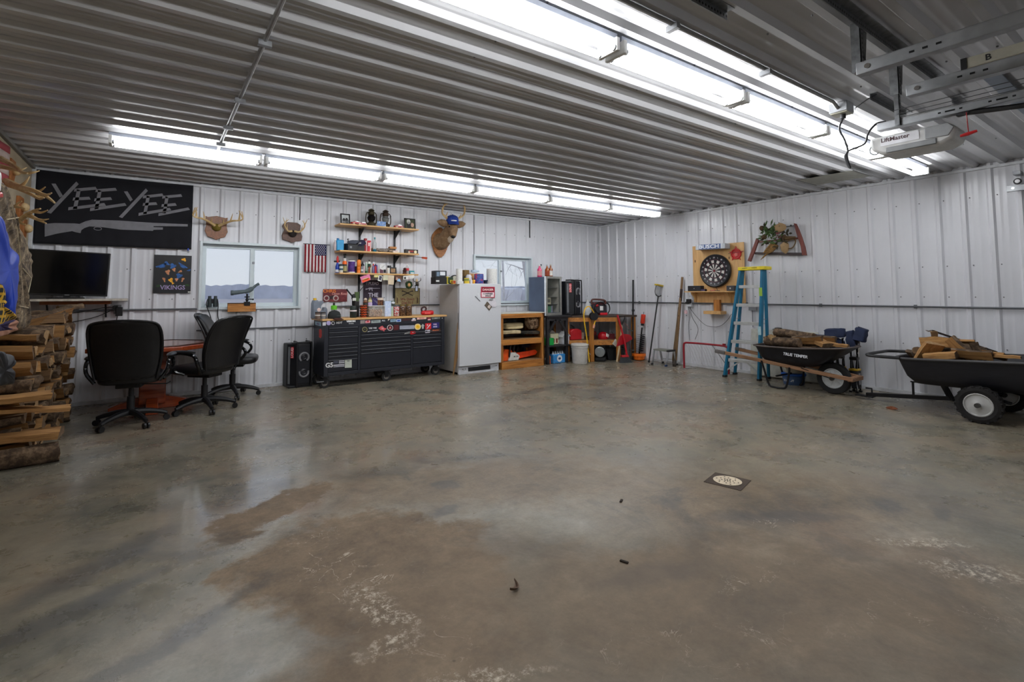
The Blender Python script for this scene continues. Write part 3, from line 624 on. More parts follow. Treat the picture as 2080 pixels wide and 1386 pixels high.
# ------------------------------------------------------------------ table and office chairs
CHERRY = woodmat('cherry_stain', rgb(128, 46, 18), rgb(172, 76, 32), .18, coat=.4, bump=.03)
t = thing('wooden_table', 'glossy reddish octagonal wooden table between the office chairs', 'table', (-7.58, -.62, 0))
oc = [(.62*math.cos(R(22.5+45*i))*1.0, .58*math.sin(R(22.5+45*i))) for i in range(8)]
G().prism(oc, .655, .70).done('tabletop', CHERRY, t, bevel=.006)
G().prism([(x*.82, y*.82) for x, y in oc], .7005, .7035).done('inlay', woodmat('cherry_inlay', rgb(128, 62, 34), rgb(160, 88, 52), .12, coat=.5, bump=.02), t)
g = G(); ins = [(x*.83, y*.83, .704) for x, y in oc]; g.tube(ins, .006, 4, True); g.done('inlay_border', mat('dark_inlay', rgb(44, 20, 12), .3), t)
G().cbox((0, 0, .36), .24, .24, .6).done('pedestal', CHERRY, t, bevel=.01)
G().cbox((0, 0, .62), .6, .5, .05).done('apron', CHERRY, t, bevel=.006)
for a in (0, 90): 
    g = G(T(0, 0, 0, 0, 0, a)); g.prism([(-.38, 0), (-.38, .05), (-.3, .08), (-.13, .13), (.13, .13), (.3, .08), (.38, .05), (.38, 0)], -.055, .055, M4(((1, 0, 0, 0), (0, 0, -1, 0), (0, 1, 0, .001), (0, 0, 0, 1)))); g.done('foot', CHERRY, t, bevel=.006)
LEATHER = mat('black_leather', rgb(20, 20, 23), .34, var=.2, scale=40, bump=.08)
GLOSSB = mat('glossy_black', rgb(16, 16, 18), .12)
def office_chair(label, x, y, rz):
    """local +y is where the sitter faces"""
    t = thing('office_chair', label, 'office chair', (x, y, 0), rz, 'black office chairs around the wooden table')
    def back(u, v, s):
        # u -1..1 across, v 0..1 up: rolled-over back with a waist
        w = .235+.035*math.sin(v*math.pi*.9)+.02*v; y0 = -.21-.17*v+.05*math.sin(v*3.1)
        return u*w, y0+.03*u*u + s, .45+.56*v
    g = G(); rs = []
    N = 20
    for j in range(13):
        v = j/12; k = 1-.35*max(0, v-.86)/.14*0 ; th = .055*(1-.3*abs(v-.5))
        if v > .9: th *= .75
        row = []
        for i in range(N):
            a = 2*math.pi*i/N; cx = math.copysign(abs(math.cos(a))**.45, math.cos(a)); sy = math.copysign(abs(math.sin(a))**.7, math.sin(a))
            e = 1 if v < .88 else math.sqrt(max(.05, 1-((v-.88)/.13)**2))*.22+.78
            p = back(cx*e, v, sy*th); row.append(p)
        rs.append(row)
    g.rings(rs); bk = g.done('backrest', LEATHER, t, ang=60, sub=1)
    g = G(); pts = [back(u, v, -.03) for u, v in [(-1, .02), (-1, .3), (-1, .6), (-.99, .86), (-.8, .97), (0, 1.005), (.8, .97), (.99, .86), (1, .6), (1, .3), (1, .02)]]; g.tube(bez(pts, 4), .011, 6); g.done('piping', LEATHER, bk)
    g = G(); rs = []
    for z, k in ((.40, .86), (.415, .98), (.45, 1.02), (.485, .99), (.5, .88)):
        rs.append([(.25*k*math.copysign(abs(math.cos(a))**.5, math.cos(a)), .03+.25*k*math.copysign(abs(math.sin(a))**.5, math.sin(a)), z) for a in (2*math.pi*i/24 for i in range(24))])
    g.rings(rs); g.done('seat', LEATHER, t, ang=60, sub=1)
    for s in (-1, 1):
        g = G(); g.tube(bez([(s*.25, -.16, .43), (s*.31, -.17, .53), (s*.32, -.13, .62), (s*.32, .02, .645), (s*.31, .13, .62), (s*.31, .17, .55), (s*.30, .10, .46), (s*.25, .03, .42)], 5), .017, 8); ar = g.done('armrest', GLOSSB, t)
        g = G(); g.ball((s*.32, .0, .655), .04, .15, .022, 14); g.done('arm_pad', LEATHER, ar)
    G().cbox((0, 0, .385), .2, .26, .04).done('seat_plate', BLKMETAL, t, bevel=.006)
    G().tube([(.1, .05, .37), (.28, .06, .36), (.31, .06, .38)], .006, 6).done('lever', BLACK, t)
    g = G(); g.cyl((0, 0, .1), (0, 0, .27), .032); g.cyl((0, 0, .27), (0, 0, .38), .022); g.done('gas_lift', BLACK, t)
    for k in range(5):
        a = R(72*k+18); c, s = math.cos(a), math.sin(a)
        g = G(); q = [(0, 0, .12), (c*.12, s*.12, .115), (c*.22, s*.22, .095), (c*.295, s*.295, .07)]; c2 = bez(q, 4); g.tube(c2, taper(len(c2), .032, .018), 8); lg = g.done('base_arm', BLACK, t)
        g = G()
        for e in (-1, 1): g.cyl((c*.295+s*.008*e, s*.295-c*.008*e, .028), (c*.295+s*.024*e, s*.295-c*.024*e, .028), .0275, n=14)
        g.cyl((c*.295, s*.295, .03), (c*.295, s*.295, .075), .009); g.done('caster', mat('caster_nylon', rgb(22, 22, 24), .35), lg)
    return t
ch = office_chair('black leather office chair with its broad back to the camera, nearest the firewood', -7.75, -1.34, -10)
dup(ch, 'black leather office chair turned sideways at the right of the wooden table', (-7.12, -1.08, 0), 46)
dup(ch, 'black leather office chair half hidden behind the sideways chair under the window', (-6.78, -.42, 0), -104)
# ------------------------------------------------------------------ back wall: window sill things, mounts, flag
rack('brown shield plaque with wide spread dark antlers above the left of the large window', wallB(-6.965, 2.11, -.003), 1.0, .27, .2, 'antler plaques over the large window', plq=PLQ, cap=mat('olive_felt', rgb(104, 88, 24), .9))
def small_rack():
    t = thing('antler_mount', 'dark shield plaque with compact curled antlers above the right of the large window', 'antlers', m=wallB(-6.04, 2.12, -.003), group='antler plaques over the large window')
    P = [(-.11, .11), (-.06, .13), (.06, .13), (.11, .1), (.105, .02), (.135, -.06), (.125, -.12), (.05, -.135), (0, -.16), (-.05, -.135), (-.125, -.12), (-.135, -.06), (-.105, .02), (-.135, .07)]
    G().prism(P[::-1], 0, .02).done('plaque', PLQD, t, bevel=.004)
    G().ball((0, -.03, .04), .055, .05, .035).done('skull_cap', mat('dark_felt', rgb(38, 32, 30), .9), t)
    for k in (-1, 1):
        g = G(); beam(g, [(k*.02, 0, .07), (k*.07, -.01, .12), (k*.12, .04, .15), (k*.13, .09, .17), (k*.09, .14, .2)], [(.35, k*.01, .08, .04, 1), (.6, -k*.02, .1, .03, 1), (.75, k*.03, .08, .02, .9)], .015); g.done('antler', BONE, t)
small_rack()
# garden flag
t = thing('small_flag', 'small stars and stripes flag hanging by its rod beside the large window', 'flag', (-5.72, -.02, 1.955))
wv = lambda u: .006*math.sin(u*40)
FREDM = mat('flag_red', rgb(128, 22, 34), .9); FWHT = mat('flag_white', rgb(214, 206, 206), .9)
for k in range(13):
    x0, x1 = -.15+.3*k/13, -.15+.3*(k+1)/13; top = 0 if k < 6 else -.155
    G().sheet(lambda u, v: (x0+(x1-x0)*u, wv(x0+(x1-x0)*u), top+(-.395-top)*v), 3, 8).done('stripe', FREDM if k % 2 == 0 else FWHT, t, solid=.002)
G().sheet(lambda u, v: (-.0115+.1615*u, wv(-.0115+.1615*u), -.155*v), 10, 4).done('canton', mat('flag_navy', rgb(24, 32, 78), .9), t, solid=.002)
g = G()
for r in range(7):
    for c in range(6 if r % 2 == 0 else 5):
        x = .004+.025*c+(0 if r % 2 == 0 else .0125); zz = -.014-.0205*r
        g.prism([(rr*math.cos(a), rr*math.sin(a)) for rr, a in (((.0085 if i % 2 == 0 else .004), R(90+36*i)) for i in range(10))], 0, .0015, wallB(x, zz, wv(x)-.0025))
g.done('stars', FWHT, t, flat=True)
G().cyl((-.17, 0, .004), (.2, 0, .004), .004, n=8).done('rod', BLACK, t)
# binoculars on the sill
p = atY(430, 600, -.06)
t = thing('binoculars', 'dark binoculars standing on the large window sill with straps hanging down', 'binoculars', (-6.985, -.045, 1.085), -8)
BINO = mat('binocular_rubber', rgb(44, 54, 56), .55)
for k in (-1, 1):
    g = G(); g.lathe([(.02, 0), (.027, .004), (.027, .05), (.022, .085), (.022, .11), (.019, .115), (.019, .14), (.014, .142)], 14, T(k*.032, 0, 0)); g.done('barrel', BINO, t)
G().cbox((0, 0, .075), .03, .022, .06).done('hinge', BLACK, t, bevel=.004)
for k, e in ((-1, (-.02, -.05, -.1)), (1, (.065, -.04, -.11))): g = G(); q = bez([(k*.055, -.01, .1), (k*.065, -.03, .03), (e[0], e[1], e[2]), (e[0]+.025, e[1]-.01, e[2]-.1)], 5); g.tube(q, .006, 5); g.done('strap', BLACK, t)
# scope and its wooden block
c = atY(492, 625, -.1)
t = thing('wood_block', 'amber lettered wooden block clamped over the large window sill under the scope', 'block', (c.x, -.055, c.z))
G().box(-.165, .165, -.02, .02, -.055, .06).done('board', OAKY, t, bevel=.003)
G().box(-.165, .165, -.02, .035, .045, .06).done('top_ledge', OAKY, t, bevel=.003)
g = G(); g.text('LEADER', .035, wallB(.03, -.035, -.0205), .0004, 0, 1.1); g.done('carved_lettering', woodmat('pale_carving', rgb(190, 140, 80), rgb(220, 170, 110)), t)
b = atY(499, 604, -.06)
t = thing('spotting_scope', 'grey angled spotting scope on a clamp mount in front of the large window', 'scope', (b.x, -.06, c.z+.06))
SCOPE = mat('scope_armour', rgb(86, 98, 102), .5)
o = V((b.x, -.06, c.z+.06))
def so(x, y, Y=-.06): return atY(x, y, Y)-o
g = G(); g.tube([so(469, 595), so(474, 595), so(474.5, 595), so(484, 594), so(497, 592.5), so(500, 593)], [.034, .034, .029, .027, .024, .026], 14); g.done('objective_tube', SCOPE, t)
g = G(); g.tube([so(498, 593), so(506, 590), so(513, 586)], [.026, .032, .028], 12); g.done('prism_housing', SCOPE, t)
g = G(); g.tube([so(513, 586), so(520, 580), so(526, 576.5)], [.018, .016, .019], 12); g.done('eyepiece', SCOPE, t)
g = G(); g.tube([so(469.3, 595), so(468.4, 595)], .03, 14); g.done('lens', mat('lens_dark', rgb(14, 18, 26), .05), t)
g = G(); q = so(502, 597); g.cyl((q.x, 0, .0), (q.x, 0, q.z+.0), .012); g.ball((q.x, 0, .04), .02); g.box(q.x-.03, q.x+.03, -.02, .02, .07, .085); g.box(q.x-.035, q.x+.035, -.03, .04, -.035, .015); g.done('clamp_head', BLKMETAL, t, bevel=.002)
g = G(); g.cyl((q.x, 0, .05), (q.x+.07, -.01, .045), .007); g.ball((q.x+.07, -.01, .045), .012); g.done('handle', BLACK, t)
# ------------------------------------------------------------------ three plank shelves on black standards
t = thing('shelf_rack', 'three pine plank shelves on black standards above the tool chest', 'shelves', (-4.8, 0, 1.9))
for x in (-5.08, -4.52):
    G().box(x+4.8-.014, x+4.8+.014, -.018, -.002, -.72, .42).done('standard', BLKMETAL, t)
    for z in (2.235, 1.848, 1.53):
        g = G(M4.Translation((x+4.8, 0, z-1.9-.013))); g.box(-.012, .012, -.24, -.01, -.014, 0); g.prism([(-.2, -.014), (-.02, -.014), (-.02, -.12)], -.004, .004, M4(((0, 0, 1, 0), (1, 0, 0, 0), (0, 1, 0, 0), (0, 0, 0, 1)))); g.done('bracket', BLKMETAL, t)
for x0, x1, z, d in ((-5.455, -4.225, 2.25, .27), (-5.45, -4.22, 1.865, .27), (-5.44, -4.45, 1.545, .25)):
    G().box(x0+4.8, x1+4.8, -d, -.002, z-1.9-.014, z-1.9+.008).done('plank', PINE, t, bevel=.002)
SH1, SH2, SH3 = 2.2585, 1.8735, 1.5535
# -------- generic small goods
def lathething(name, label, cat, x, y, z, parts, group=None, rz=0, n=16):
    """turned container: parts = (part name, material, [(r, z)...])"""
    t = thing(name, label, cat, (x, y, z), rz, group)
    for nm, m, pr in parts: G().lathe(pr, n).done(nm, m, t, ang=45)
    return t
def boxthing(name, label, cat, x, y, z, sx, sy, sz, m, parts=(), rz=0, group=None, bev=.002):
    t = thing(name, label, cat, (x, y, z), rz, group)
    G().box(-sx/2, sx/2, -sy/2, sy/2, 0, sz).done('carton' if name.endswith('box') else 'body', m, t, bevel=bev)
    for nm, mm, (x0, x1, z0, z1) in parts: G().box(x0*sx, x1*sx, -sy/2-.0012, -sy/2+.0005, z0*sz, z1*sz).done(nm, mm, t)
    return t
def px(x, y, Y): p = atY(x, y, Y); return p.x
def w(x0, x1, Y): return px(x1, 500, Y)-px(x0, 500, Y)
def hgt(y0, y1, x, Y): return atY(x, y0, Y).z-atY(x, y1, Y).z
C = lambda r, g, b, ro=.45, **k: mat(f'paint_{r}_{g}_{b}', rgb(r, g, b), ro, **k)
# shelf one
def frame(label, x0, x1, z, Y, h, lean, m):
    X0, X1 = px(x0, 445, Y), px(x1, 445, Y); W = X1-X0
    t = thing('framed_photo', label, 'framed photo', ((X0+X1)/2, Y, z+.003)); k = G(T(0, 0, 0, lean, 0, 0)).m
    for a in ((-W/2, -W/2+.018, 0, h), (W/2-.018, W/2, 0, h)): G(k).box(a[0], a[1], -.008, .008, a[2], a[3]).done('side_rail', BLACK, t, bevel=.002)
    for a in ((0, .018), (h-.018, h)): G(k).box(-W/2, W/2, -.008, .008, a[0], a[1]).done('cross_rail', BLACK, t, bevel=.002)
    G(k).box(-W/2+.01, W/2-.01, -.002, .004, .01, h-.01).done('photo', m, t)
    G(k).tube([(0, .01, h*.6), (0, .09, -.01)], .004, 5).done('strut', BLACK, t)
    return t, k, W
def figures(t, k, W, h, cols):
    for i, (cx, cz, r, m) in enumerate(cols): G(k).prism([(cx*W+r*W*math.cos(a), cz*h+r*1.3*W*math.sin(a)) for a in (2*math.pi*j/12 for j in range(12))], .0022, .003, wallB(0, 0, 0)).done('portrait', m, t, flat=True)
SKIN = C(196, 160, 140, .6); DKH = C(40, 38, 38, .6); LTG = C(200, 200, 200, .6)
t, k, W = frame('black framed grey photo of two people on the left of the top shelf', 692, 711.5, SH1, -.17, .155, -8, C(206, 210, 212, .5))
figures(t, k, W, .155, [(-.15, .42, .13, DKH), (.14, .46, .13, DKH), (-.15, .3, .2, C(150, 152, 154, .6)), (.16, .3, .2, C(110, 112, 114, .6))])
t, k, W = frame('black framed dark green portrait on the right of the top shelf', 822, 844.5, SH1, -.17, .17, -7, blotch('green_photo', [rgb(24, 32, 20), rgb(54, 66, 34), rgb(120, 118, 60)], 30., .5, False))
figures(t, k, W, .17, [(-.12, .68, .17, C(214, 214, 210, .6)), (-.1, .38, .22, DKH), (.2, .4, .15, SKIN)])
def toycar(label, x, y, z, rz, c):
    t = thing('toy_car', label, 'toy car', (x, y, z), rz, 'red toy cars on the top shelf')
    g = G(); g.prism([(-.075, .014), (.075, .014), (.075, .03), (.05, .038), (.03, .055), (-.02, .057), (-.04, .04), (-.073, .036)], -.028, .028, wallB(0, 0)); g.done('car_body', c, t, bevel=.003)
    G().prism([(.044, .039), (.028, .053), (-.018, .055), (-.034, .041)], -.0285, .0285, wallB(0, 0)).done('windows', C(190, 200, 210, .1), t)
    for xx in (-.045, .045):
        for s in (-1, 1): G().cyl((xx, s*.022, .0145), (xx, s*.031, .0145), .0145, n=12).done('wheel', C(216, 190, 170, .4), t)
    return t
c0 = toycar('glossy red toy car beside the left photo frame on the top shelf', px(723, 450, -.2), -.2, SH1, 8, C(176, 24, 34, .25))
dup(c0, 'glossy red toy car touching the left lantern on the top shelf', (px(738, 450, -.13), -.13, SH1), -6)
dup(c0, 'glossy red toy car beside the right photo frame on the top shelf', (px(810, 458, -.17), -.17, SH1), 5)
def lantern(label, x, y, s, bulge, glass, body):
    t = thing('lantern', label, 'lantern', (x, y, SH1), 0, 'lanterns on the top shelf')
    L = lambda pr: [(r*s, z*s) for r, z in pr]
    G().lathe(L([(.075, 0), (.08, .01), (.08, .06), (.05, .075), (.045, .09)]), 20).done('tank', body, t)
    G().lathe(L([(.045, .09), (.062*bulge, .13), (.07*bulge, .165), (.05*bulge, .21), (.045, .22)]), 20).done('globe', glass, t)
    G().lathe(L([(.05, .215), (.062, .23), (.06, .26), (.05, .285), (.03, .295), (.06, .3), (.055, .315), (.02, .335), (.01, .34)]), 20).done('chimney', body, t)
    for k in (-1, 1): G().tube(bez([V(q)*s for q in ((k*.07, 0, .03), (k*.1, 0, .08), (k*.105, 0, .17), (k*.09, 0, .25), (k*.05, 0, .275))], 5), .009*s, 7).done('side_tube', body, t)
    G().tube(bez([V(q)*s for q in ((-.08, -.02, .26), (-.09, -.05, .2), (0, -.09, .165), (.09, -.05, .2), (.08, -.02, .26))], 4), .003*s, 5).done('bail', BLKMETAL, t)
OLIVE = mat('rusty_olive', rgb(58, 52, 32), .6, .3, var=.4, scale=18)
lantern('round bellied olive barn lantern with dark glass on the top shelf', px(754, 450, -.17), -.17, .78, 1.15, mat('dark_glass', rgb(14, 14, 16), .08), OLIVE)
lantern('slim rusty barn lantern with clear glass on the top shelf', px(783, 450, -.15), -.15, .8, .95, mat('smoky_glass', rgb(120, 122, 120), .1, alpha=.75), mat('rusty_brown', rgb(58, 44, 34), .6, .3, var=.4, scale=18))
boxthing('postcard', 'small blue landscape postcard leaning on the lanterns on the top shelf', 'postcard', px(775, 455, -.235), -.235, SH1, w(766, 784, -.235), .006, .075, blotch('postcard_print', [rgb(50, 80, 150), rgb(110, 150, 210), rgb(220, 226, 214)], 24., .5, False))
# shelf two
Y2 = -.15
def jar(label, name, x0, x1, ytop, ybot, z, Y, parts, group=None):
    X = px((x0+x1)/2, 500, Y); r = w(x0, x1, Y)/2; h = hgt(ytop, ybot, (x0+x1)/2, Y)
    return lathething(name, label, name.replace('_', ' '), X, Y, z, [(nm, m, [(a*r, b*h) for a, b in pr]) for nm, m, pr in parts], group)
CYL = [(.94, 0), (1, .02), (1, .98), (.94, 1)]
jar('pinkish clear bottle at the far left end of the middle shelf', 'bottle', 677.5, 683.5, 486, 508.5, SH2, Y2, [('glass', mat('pink_clear', rgb(226, 206, 206), .1, alpha=.55), [(.9, 0), (1, .03), (1, .68), (.45, .82), (.4, .96)]), ('cap', WHITE, [(.5, .93), (.5, 1)])])
t = thing('water_jug', 'sky blue flat plastic flask on the left of the middle shelf', 'flask', (px(690.5, 500, Y2), Y2, SH2))
G().box(-.052, .052, -.03, .03, 0, .155).done('body', C(60, 160, 214), t, bevel=.014)
G().lathe([(.016, 0), (.018, .002), (.018, .02), (.012, .024)], 12, T(-.03, 0, .154)).done('cap', C(40, 120, 180), t)
t = thing('tool_case', 'black lidded case with ribbed side on the middle shelf', 'case', (px(721, 500, Y2), Y2, SH2), 10)
G().box(-.15, .12, -.07, .07, 0, .095).done('body', BLACK, t, bevel=.008)
g = G()
for i in range(9): g.box(-.0+.012*i, .006+.012*i, -.074, -.069, .008, .085)
g.done('ribs', DGREY, t)
G().box(-.155, -.03, -.06, .06, .09, .105).done('lid', BLACK, t, bevel=.006)
G().box(-.12, -.085, -.073, -.068, .035, .065).done('badge', GREY, t)
g = G(M4.Translation((px(721, 480, Y2), Y2, SH2+.11))); g.ball((0, 0, .02), .11, .06, .04, 18); g.jitter(.03, 14., 2.); t = thing('grey_pouch', 'crumpled dark grey pouch lying on the black case', 'pouch', (px(718, 480, Y2), Y2, SH2+.1)); g.bm.free()
g = G(); g.ball((0, 0, .028), .095, .06, .036, 18); g.jitter(.025, 14., 2.); g.done('cloth', mat('grey_cloth', rgb(84, 88, 100), .9, bump=.2), t)
G().tube(bez([(-.08, -.02, .04), (-.095, -.03, .07), (-.075, -.03, .07)], 5), .006, 6).done('drawstring', BLACK, t)
def cap_hat(name, label, x, y, z, rz, m, brim, s=1., rx=0, badge=None):
    t = thing(name, label, 'cap', m=T(x, y, z, rx, 0, rz))
    g = G(); g.lathe([(.088*s, 0), (.092*s, .02*s), (.088*s, .06*s), (.07*s, .095*s), (.035*s, .113*s), (.004*s, .117*s)], 20); g.done('crown', m, t, ang=80)
    g = G(); g.sheet(lambda u, v: ((u-.5)*.17*s*(1-.25*v*v), -(.078+.09*v-.05*abs(u-.5)**2*4*(.4+v))*s, .012*s-.022*s*v-.03*s*(u-.5)**2*4*.4), 12, 5); g.done('brim', brim, t, solid=.004*s)
    G().ball((0, 0, .117*s), .008*s).done('button', brim, t)
    if badge: G().sheet(lambda u, v: ((u-.5)*.08*s, -.0925*s+.012*s*v+.05*s*(u-.5)**2*.8, (.03+.04*v)*s), 6, 2).done('badge', badge, t, solid=.003)
    return t
cap_hat('baseball_cap', 'small dark navy cap perched on the black case beside the red tins', px(736, 480, -.17), -.17, SH2+.1, -60, C(42, 40, 66, .9), C(42, 40, 66, .9), .62, 10, WHITE)
for i, (x0, x1, yt, yb, lb) in enumerate(((739.5, 744.5, 483, 510, 'taller dark red tin on the middle shelf right of the black case'), (745.5, 752.5, 487.5, 510.5, 'shorter bright red tin on the middle shelf'))):
    boxthing('red_tin', lb, 'tin', px((x0+x1)/2, 500, Y2), Y2, SH2, w(x0, x1, Y2), .05, hgt(yt, yb, x0, Y2), C(196, 34, 48) if i else C(150, 24, 40), [('label', C(234, 190, 190), (.2, .5, .05, .85)), ('emblem', C(236, 220, 210), (-.3, .1, .5, .8))])
boxthing('brown_box', 'small plain brown box behind the red tins on the middle shelf', 'box', px(755, 505, -.06), -.06, SH2, .05, .05, .065, C(132, 100, 62, .8))
jar('clear bottle with a teal base and cap on the middle shelf', 'bottle', 757.5, 764.5, 481, 511, SH2, Y2, [('glass', mat('clear_pet', rgb(206, 216, 218), .1, alpha=.5), [(.9, .2), (1, .22), (1, .6), (.42, .75), (.4, .9)]), ('base', C(14, 100, 124), [(.98, 0), (1.1, .02), (1.1, .18), (.9, .2)]), ('cap', C(60, 150, 160), [(.45, .88), (.48, .9), (.48, 1)])])
t = thing('duck_decoy', 'mottled grey duck shaped decoy lying on the middle shelf', 'decoy', (px(777, 508, -.17), -.17, SH2), -4)
DECOY = blotch('decoy_paint', [rgb(70, 62, 58), rgb(118, 110, 102), rgb(170, 162, 152)], 30., .8, False)
g = G(); g.ball((0, 0, .03), .085, .05, .032, 16); g.tube([(.06, 0, .035), (.1, 0, .055), (.12, 0, .06)], [.03, .015, .004], 8); g.done('body', DECOY, t)
G().ball((-.075, 0, .038), .03, .025, .025).done('head', DECOY, t)
boxthing('brown_box', 'brown patterned box with a wooden lid on the middle shelf', 'box', px(792, 505, Y2), Y2, SH2, .09, .08, .06, C(70, 56, 46, .7), [('label', C(150, 130, 110), (-.3, .3, .3, .7))])
boxthing('wooden_box', 'small amber wooden box stacked on the brown patterned box', 'box', px(797, 500, Y2), Y2, SH2+.0605, .11, .07, .034, OAKY)
boxthing('white_box', 'white carton with a red stripe at the foot of the wooden box', 'box', px(803, 508, -.2), -.2, SH2, .09, .05, .034, C(226, 220, 210, .7), [('stripe', C(180, 60, 50), (-.5, .3, .6, .75))])
t = boxthing('toy_tractor_box', 'dark display box picturing a red tractor at the right of the middle shelf', 'box', px(835, 508, Y2), Y2, SH2, w(821.5, 847.5, Y2), .06, .068, C(58, 54, 50, .6), [('tractor_picture', C(150, 40, 34), (-.25, .12, .35, .75))])
for cx, r, m in ((-.22, .017, C(206, 190, 170)), (.28, .024, C(224, 214, 180))):
    W_ = w(821.5, 847.5, Y2); G().cyl((cx*W_, -.0325, r+.006), (cx*W_, -.0305, r+.006), r, n=16).done('pictured_wheel', m, t)
for k in range(2):
    a = V((-4.36, -.1-.04*k, 1.842)); b = V((-4.02, -.12-.04*k, 1.82-.006*k))
    t = thing('arrow', ['orange fletched dark arrow under the middle shelf right end, nearest the wall', 'orange fletched dark arrow under the middle shelf right end, nearest the room'][k], 'arrow', a, group='arrows under the middle shelf'); d = (b-a)
    G().cyl(V(), d, .0035, n=6).done('shaft', mat('dark_carbon', rgb(48, 34, 30), .4), t)
    for j in range(3):
        an = R(120*j+20); n = V((0, math.cos(an), math.sin(an))); f0 = d*.72; f1 = d*.97
        g = G(); v = [g._v(p) for p in (f0, f1, f1+n*.02, f0+d*.06+n*.016)]; g._f(v); g.done('fletching', C(226, 84, 30), t, solid=.001)
# shelf three
Y3 = -.14
t = jar('blue spray bottle with a red trigger at the left of the lowest shelf', 'spray_bottle', 682, 690.5, 537, 557.5, SH3, Y3, [('bottle', C(24, 64, 170, .3), [(.9, 0), (1, .03), (1, .6), (.6, .85), (.4, 1)]), ('label', C(222, 222, 226), [(1.02, .05), (1.02, .3)]), ('trigger_head', C(190, 34, 30), [(.5, 1), (.55, 1.05), (.6, 1.4), (.3, 1.65)])])
G().tube([(-.05, 0, .16), (.03, 0, .165)], .012, 8).done('nozzle', BLACK, t)
jar('small white jar with a dark teal band beside the blue spray bottle', 'jar', 690, 697.5, 541, 558, SH3, -.19, [('body', C(214, 214, 206), CYL[:3]+[(.95, .8)]), ('band', C(30, 70, 90), [(1.03, .3), (1.03, .5)]), ('lid', C(32, 52, 60), [(1.02, .78), (1.02, 1), (.9, 1.01)])])
jar('black capped bottle with an orange collar on the lowest shelf', 'bottle', 696, 705.5, 519, 558, SH3, Y3, [('body', C(30, 30, 30), [(.9, 0), (.9, .42), (.8, .46)]), ('label', C(176, 166, 110), [(.93, .08), (.93, .36)]), ('collar', C(236, 104, 30), [(.95, .44), (1, .46), (.9, .58), (.6, .62)]), ('neck', C(210, 208, 206), [(.62, .6), (.66, .72), (.5, .76)]), ('cap', BLACK, [(.5, .74), (.45, .85), (.62, .98), (.5, 1)])])
jar('purple tin with white rims and gold print on the lowest shelf', 'tin', 708, 721.5, 532, 558.5, SH3, Y3, [('drum', blotch('purple_print', [rgb(58, 26, 104), rgb(76, 34, 130), rgb(196, 150, 90)], 22., .4, True), [(1, .08), (1, .88)]), ('rim', WHITE, [(1.03, 0), (1.03, .09)]), ('lid', C(36, 30, 34), [(.9, .97), (.95, 1.0)]), ('upper_rim', WHITE, [(1.03, .87), (1.03, .96), (.95, .97)])])
boxthing('navy_box', 'narrow navy and white carton between the purple tin and the orange tube', 'box', px(723.5, 545, -.1), -.1, SH3, .045, .05, .1, NAVY, [('stripe', PAPER, (.05, .4, .05, .8))])
jar('tall bright orange tube on the lowest shelf', 'tube', 725.5, 733.5, 532, 559, SH3, -.17, [('barrel', C(238, 130, 34), [(.95, 0), (1, .02), (1, .2), (.9, .22), (1, .24), (1, .45), (.9, .47), (1, .5), (1, .9), (.8, .97), (.75, 1)])])
jar('dark square shouldered bottle behind the orange tube', 'bottle', 733, 740.5, 533, 557, SH3, -.07, [('glass', C(20, 22, 34, .2), [(.9, 0), (1, .03), (1, .7), (.5, .85), (.5, 1)])])
jar('small grey and white striped jar in front of the dark bottle', 'jar', 733.5, 738.5, 545, 558.5, SH3, -.2, [('body', C(120, 124, 130), CYL), ('band', C(220, 222, 224), [(1.03, .3), (1.03, .55)])])
jar('small white and pink vial right of the striped jar', 'vial', 738.5, 741.5, 544, 558.5, SH3, -.2, [('body', C(214, 190, 196), CYL)])
jar('pale green spray can on the lowest shelf', 'spray_can', 742, 747, 535, 558, SH3, Y3, [('can', C(170, 192, 176, .3), [(1, 0), (1, .8), (.7, .9)]), ('cap', WHITE, [(.65, .88), (.65, 1), (.5, 1.01)]), ('foot_band', C(50, 120, 70), [(1.03, .02), (1.03, .2)])])
jar('white spray can with a dark green print on the lowest shelf', 'spray_can', 747.5, 753.5, 530.5, 558, SH3, Y3, [('can', C(214, 218, 210, .3), [(1, 0), (1, .8), (.6, .88)]), ('print', C(26, 70, 50), [(1.03, .4), (1.03, .7)]), ('nozzle', C(60, 60, 60), [(.3, .87), (.3, 1)])])
for i, (x0, x1, yt, c, cp, lb) in enumerate(((749, 752, 546, (150, 70, 30), (200, 40, 30), 'tiny amber bottle with a red cap'), (753, 755, 543, (222, 214, 200), (226, 160, 50), 'tiny cream bottle with a yellow cap'), (757, 761, 540, (120, 110, 150), (200, 60, 50), 'small lilac bottle with a red cap'), (761.5, 765.5, 540, (196, 44, 40), (60, 60, 70), 'small red bottle with a dark cap'))):
    jar(f'{lb} in the middle of the lowest shelf', 'small_bottle', x0, x1, yt, 559, SH3, -.205, [('body', C(*c), [(.9, 0), (1, .03), (1, .7), (.5, .8)]), ('cap', C(*cp), [(.6, .78), (.6, 1), (.4, 1.01)])], 'small bottles on the lowest shelf')
boxthing('blue_card', 'deep blue square card standing behind the small bottles', 'card', px(762, 540, -.05), -.05, SH3+.0, w(758, 766.5, -.05), .008, .135, C(24, 30, 150, .6))
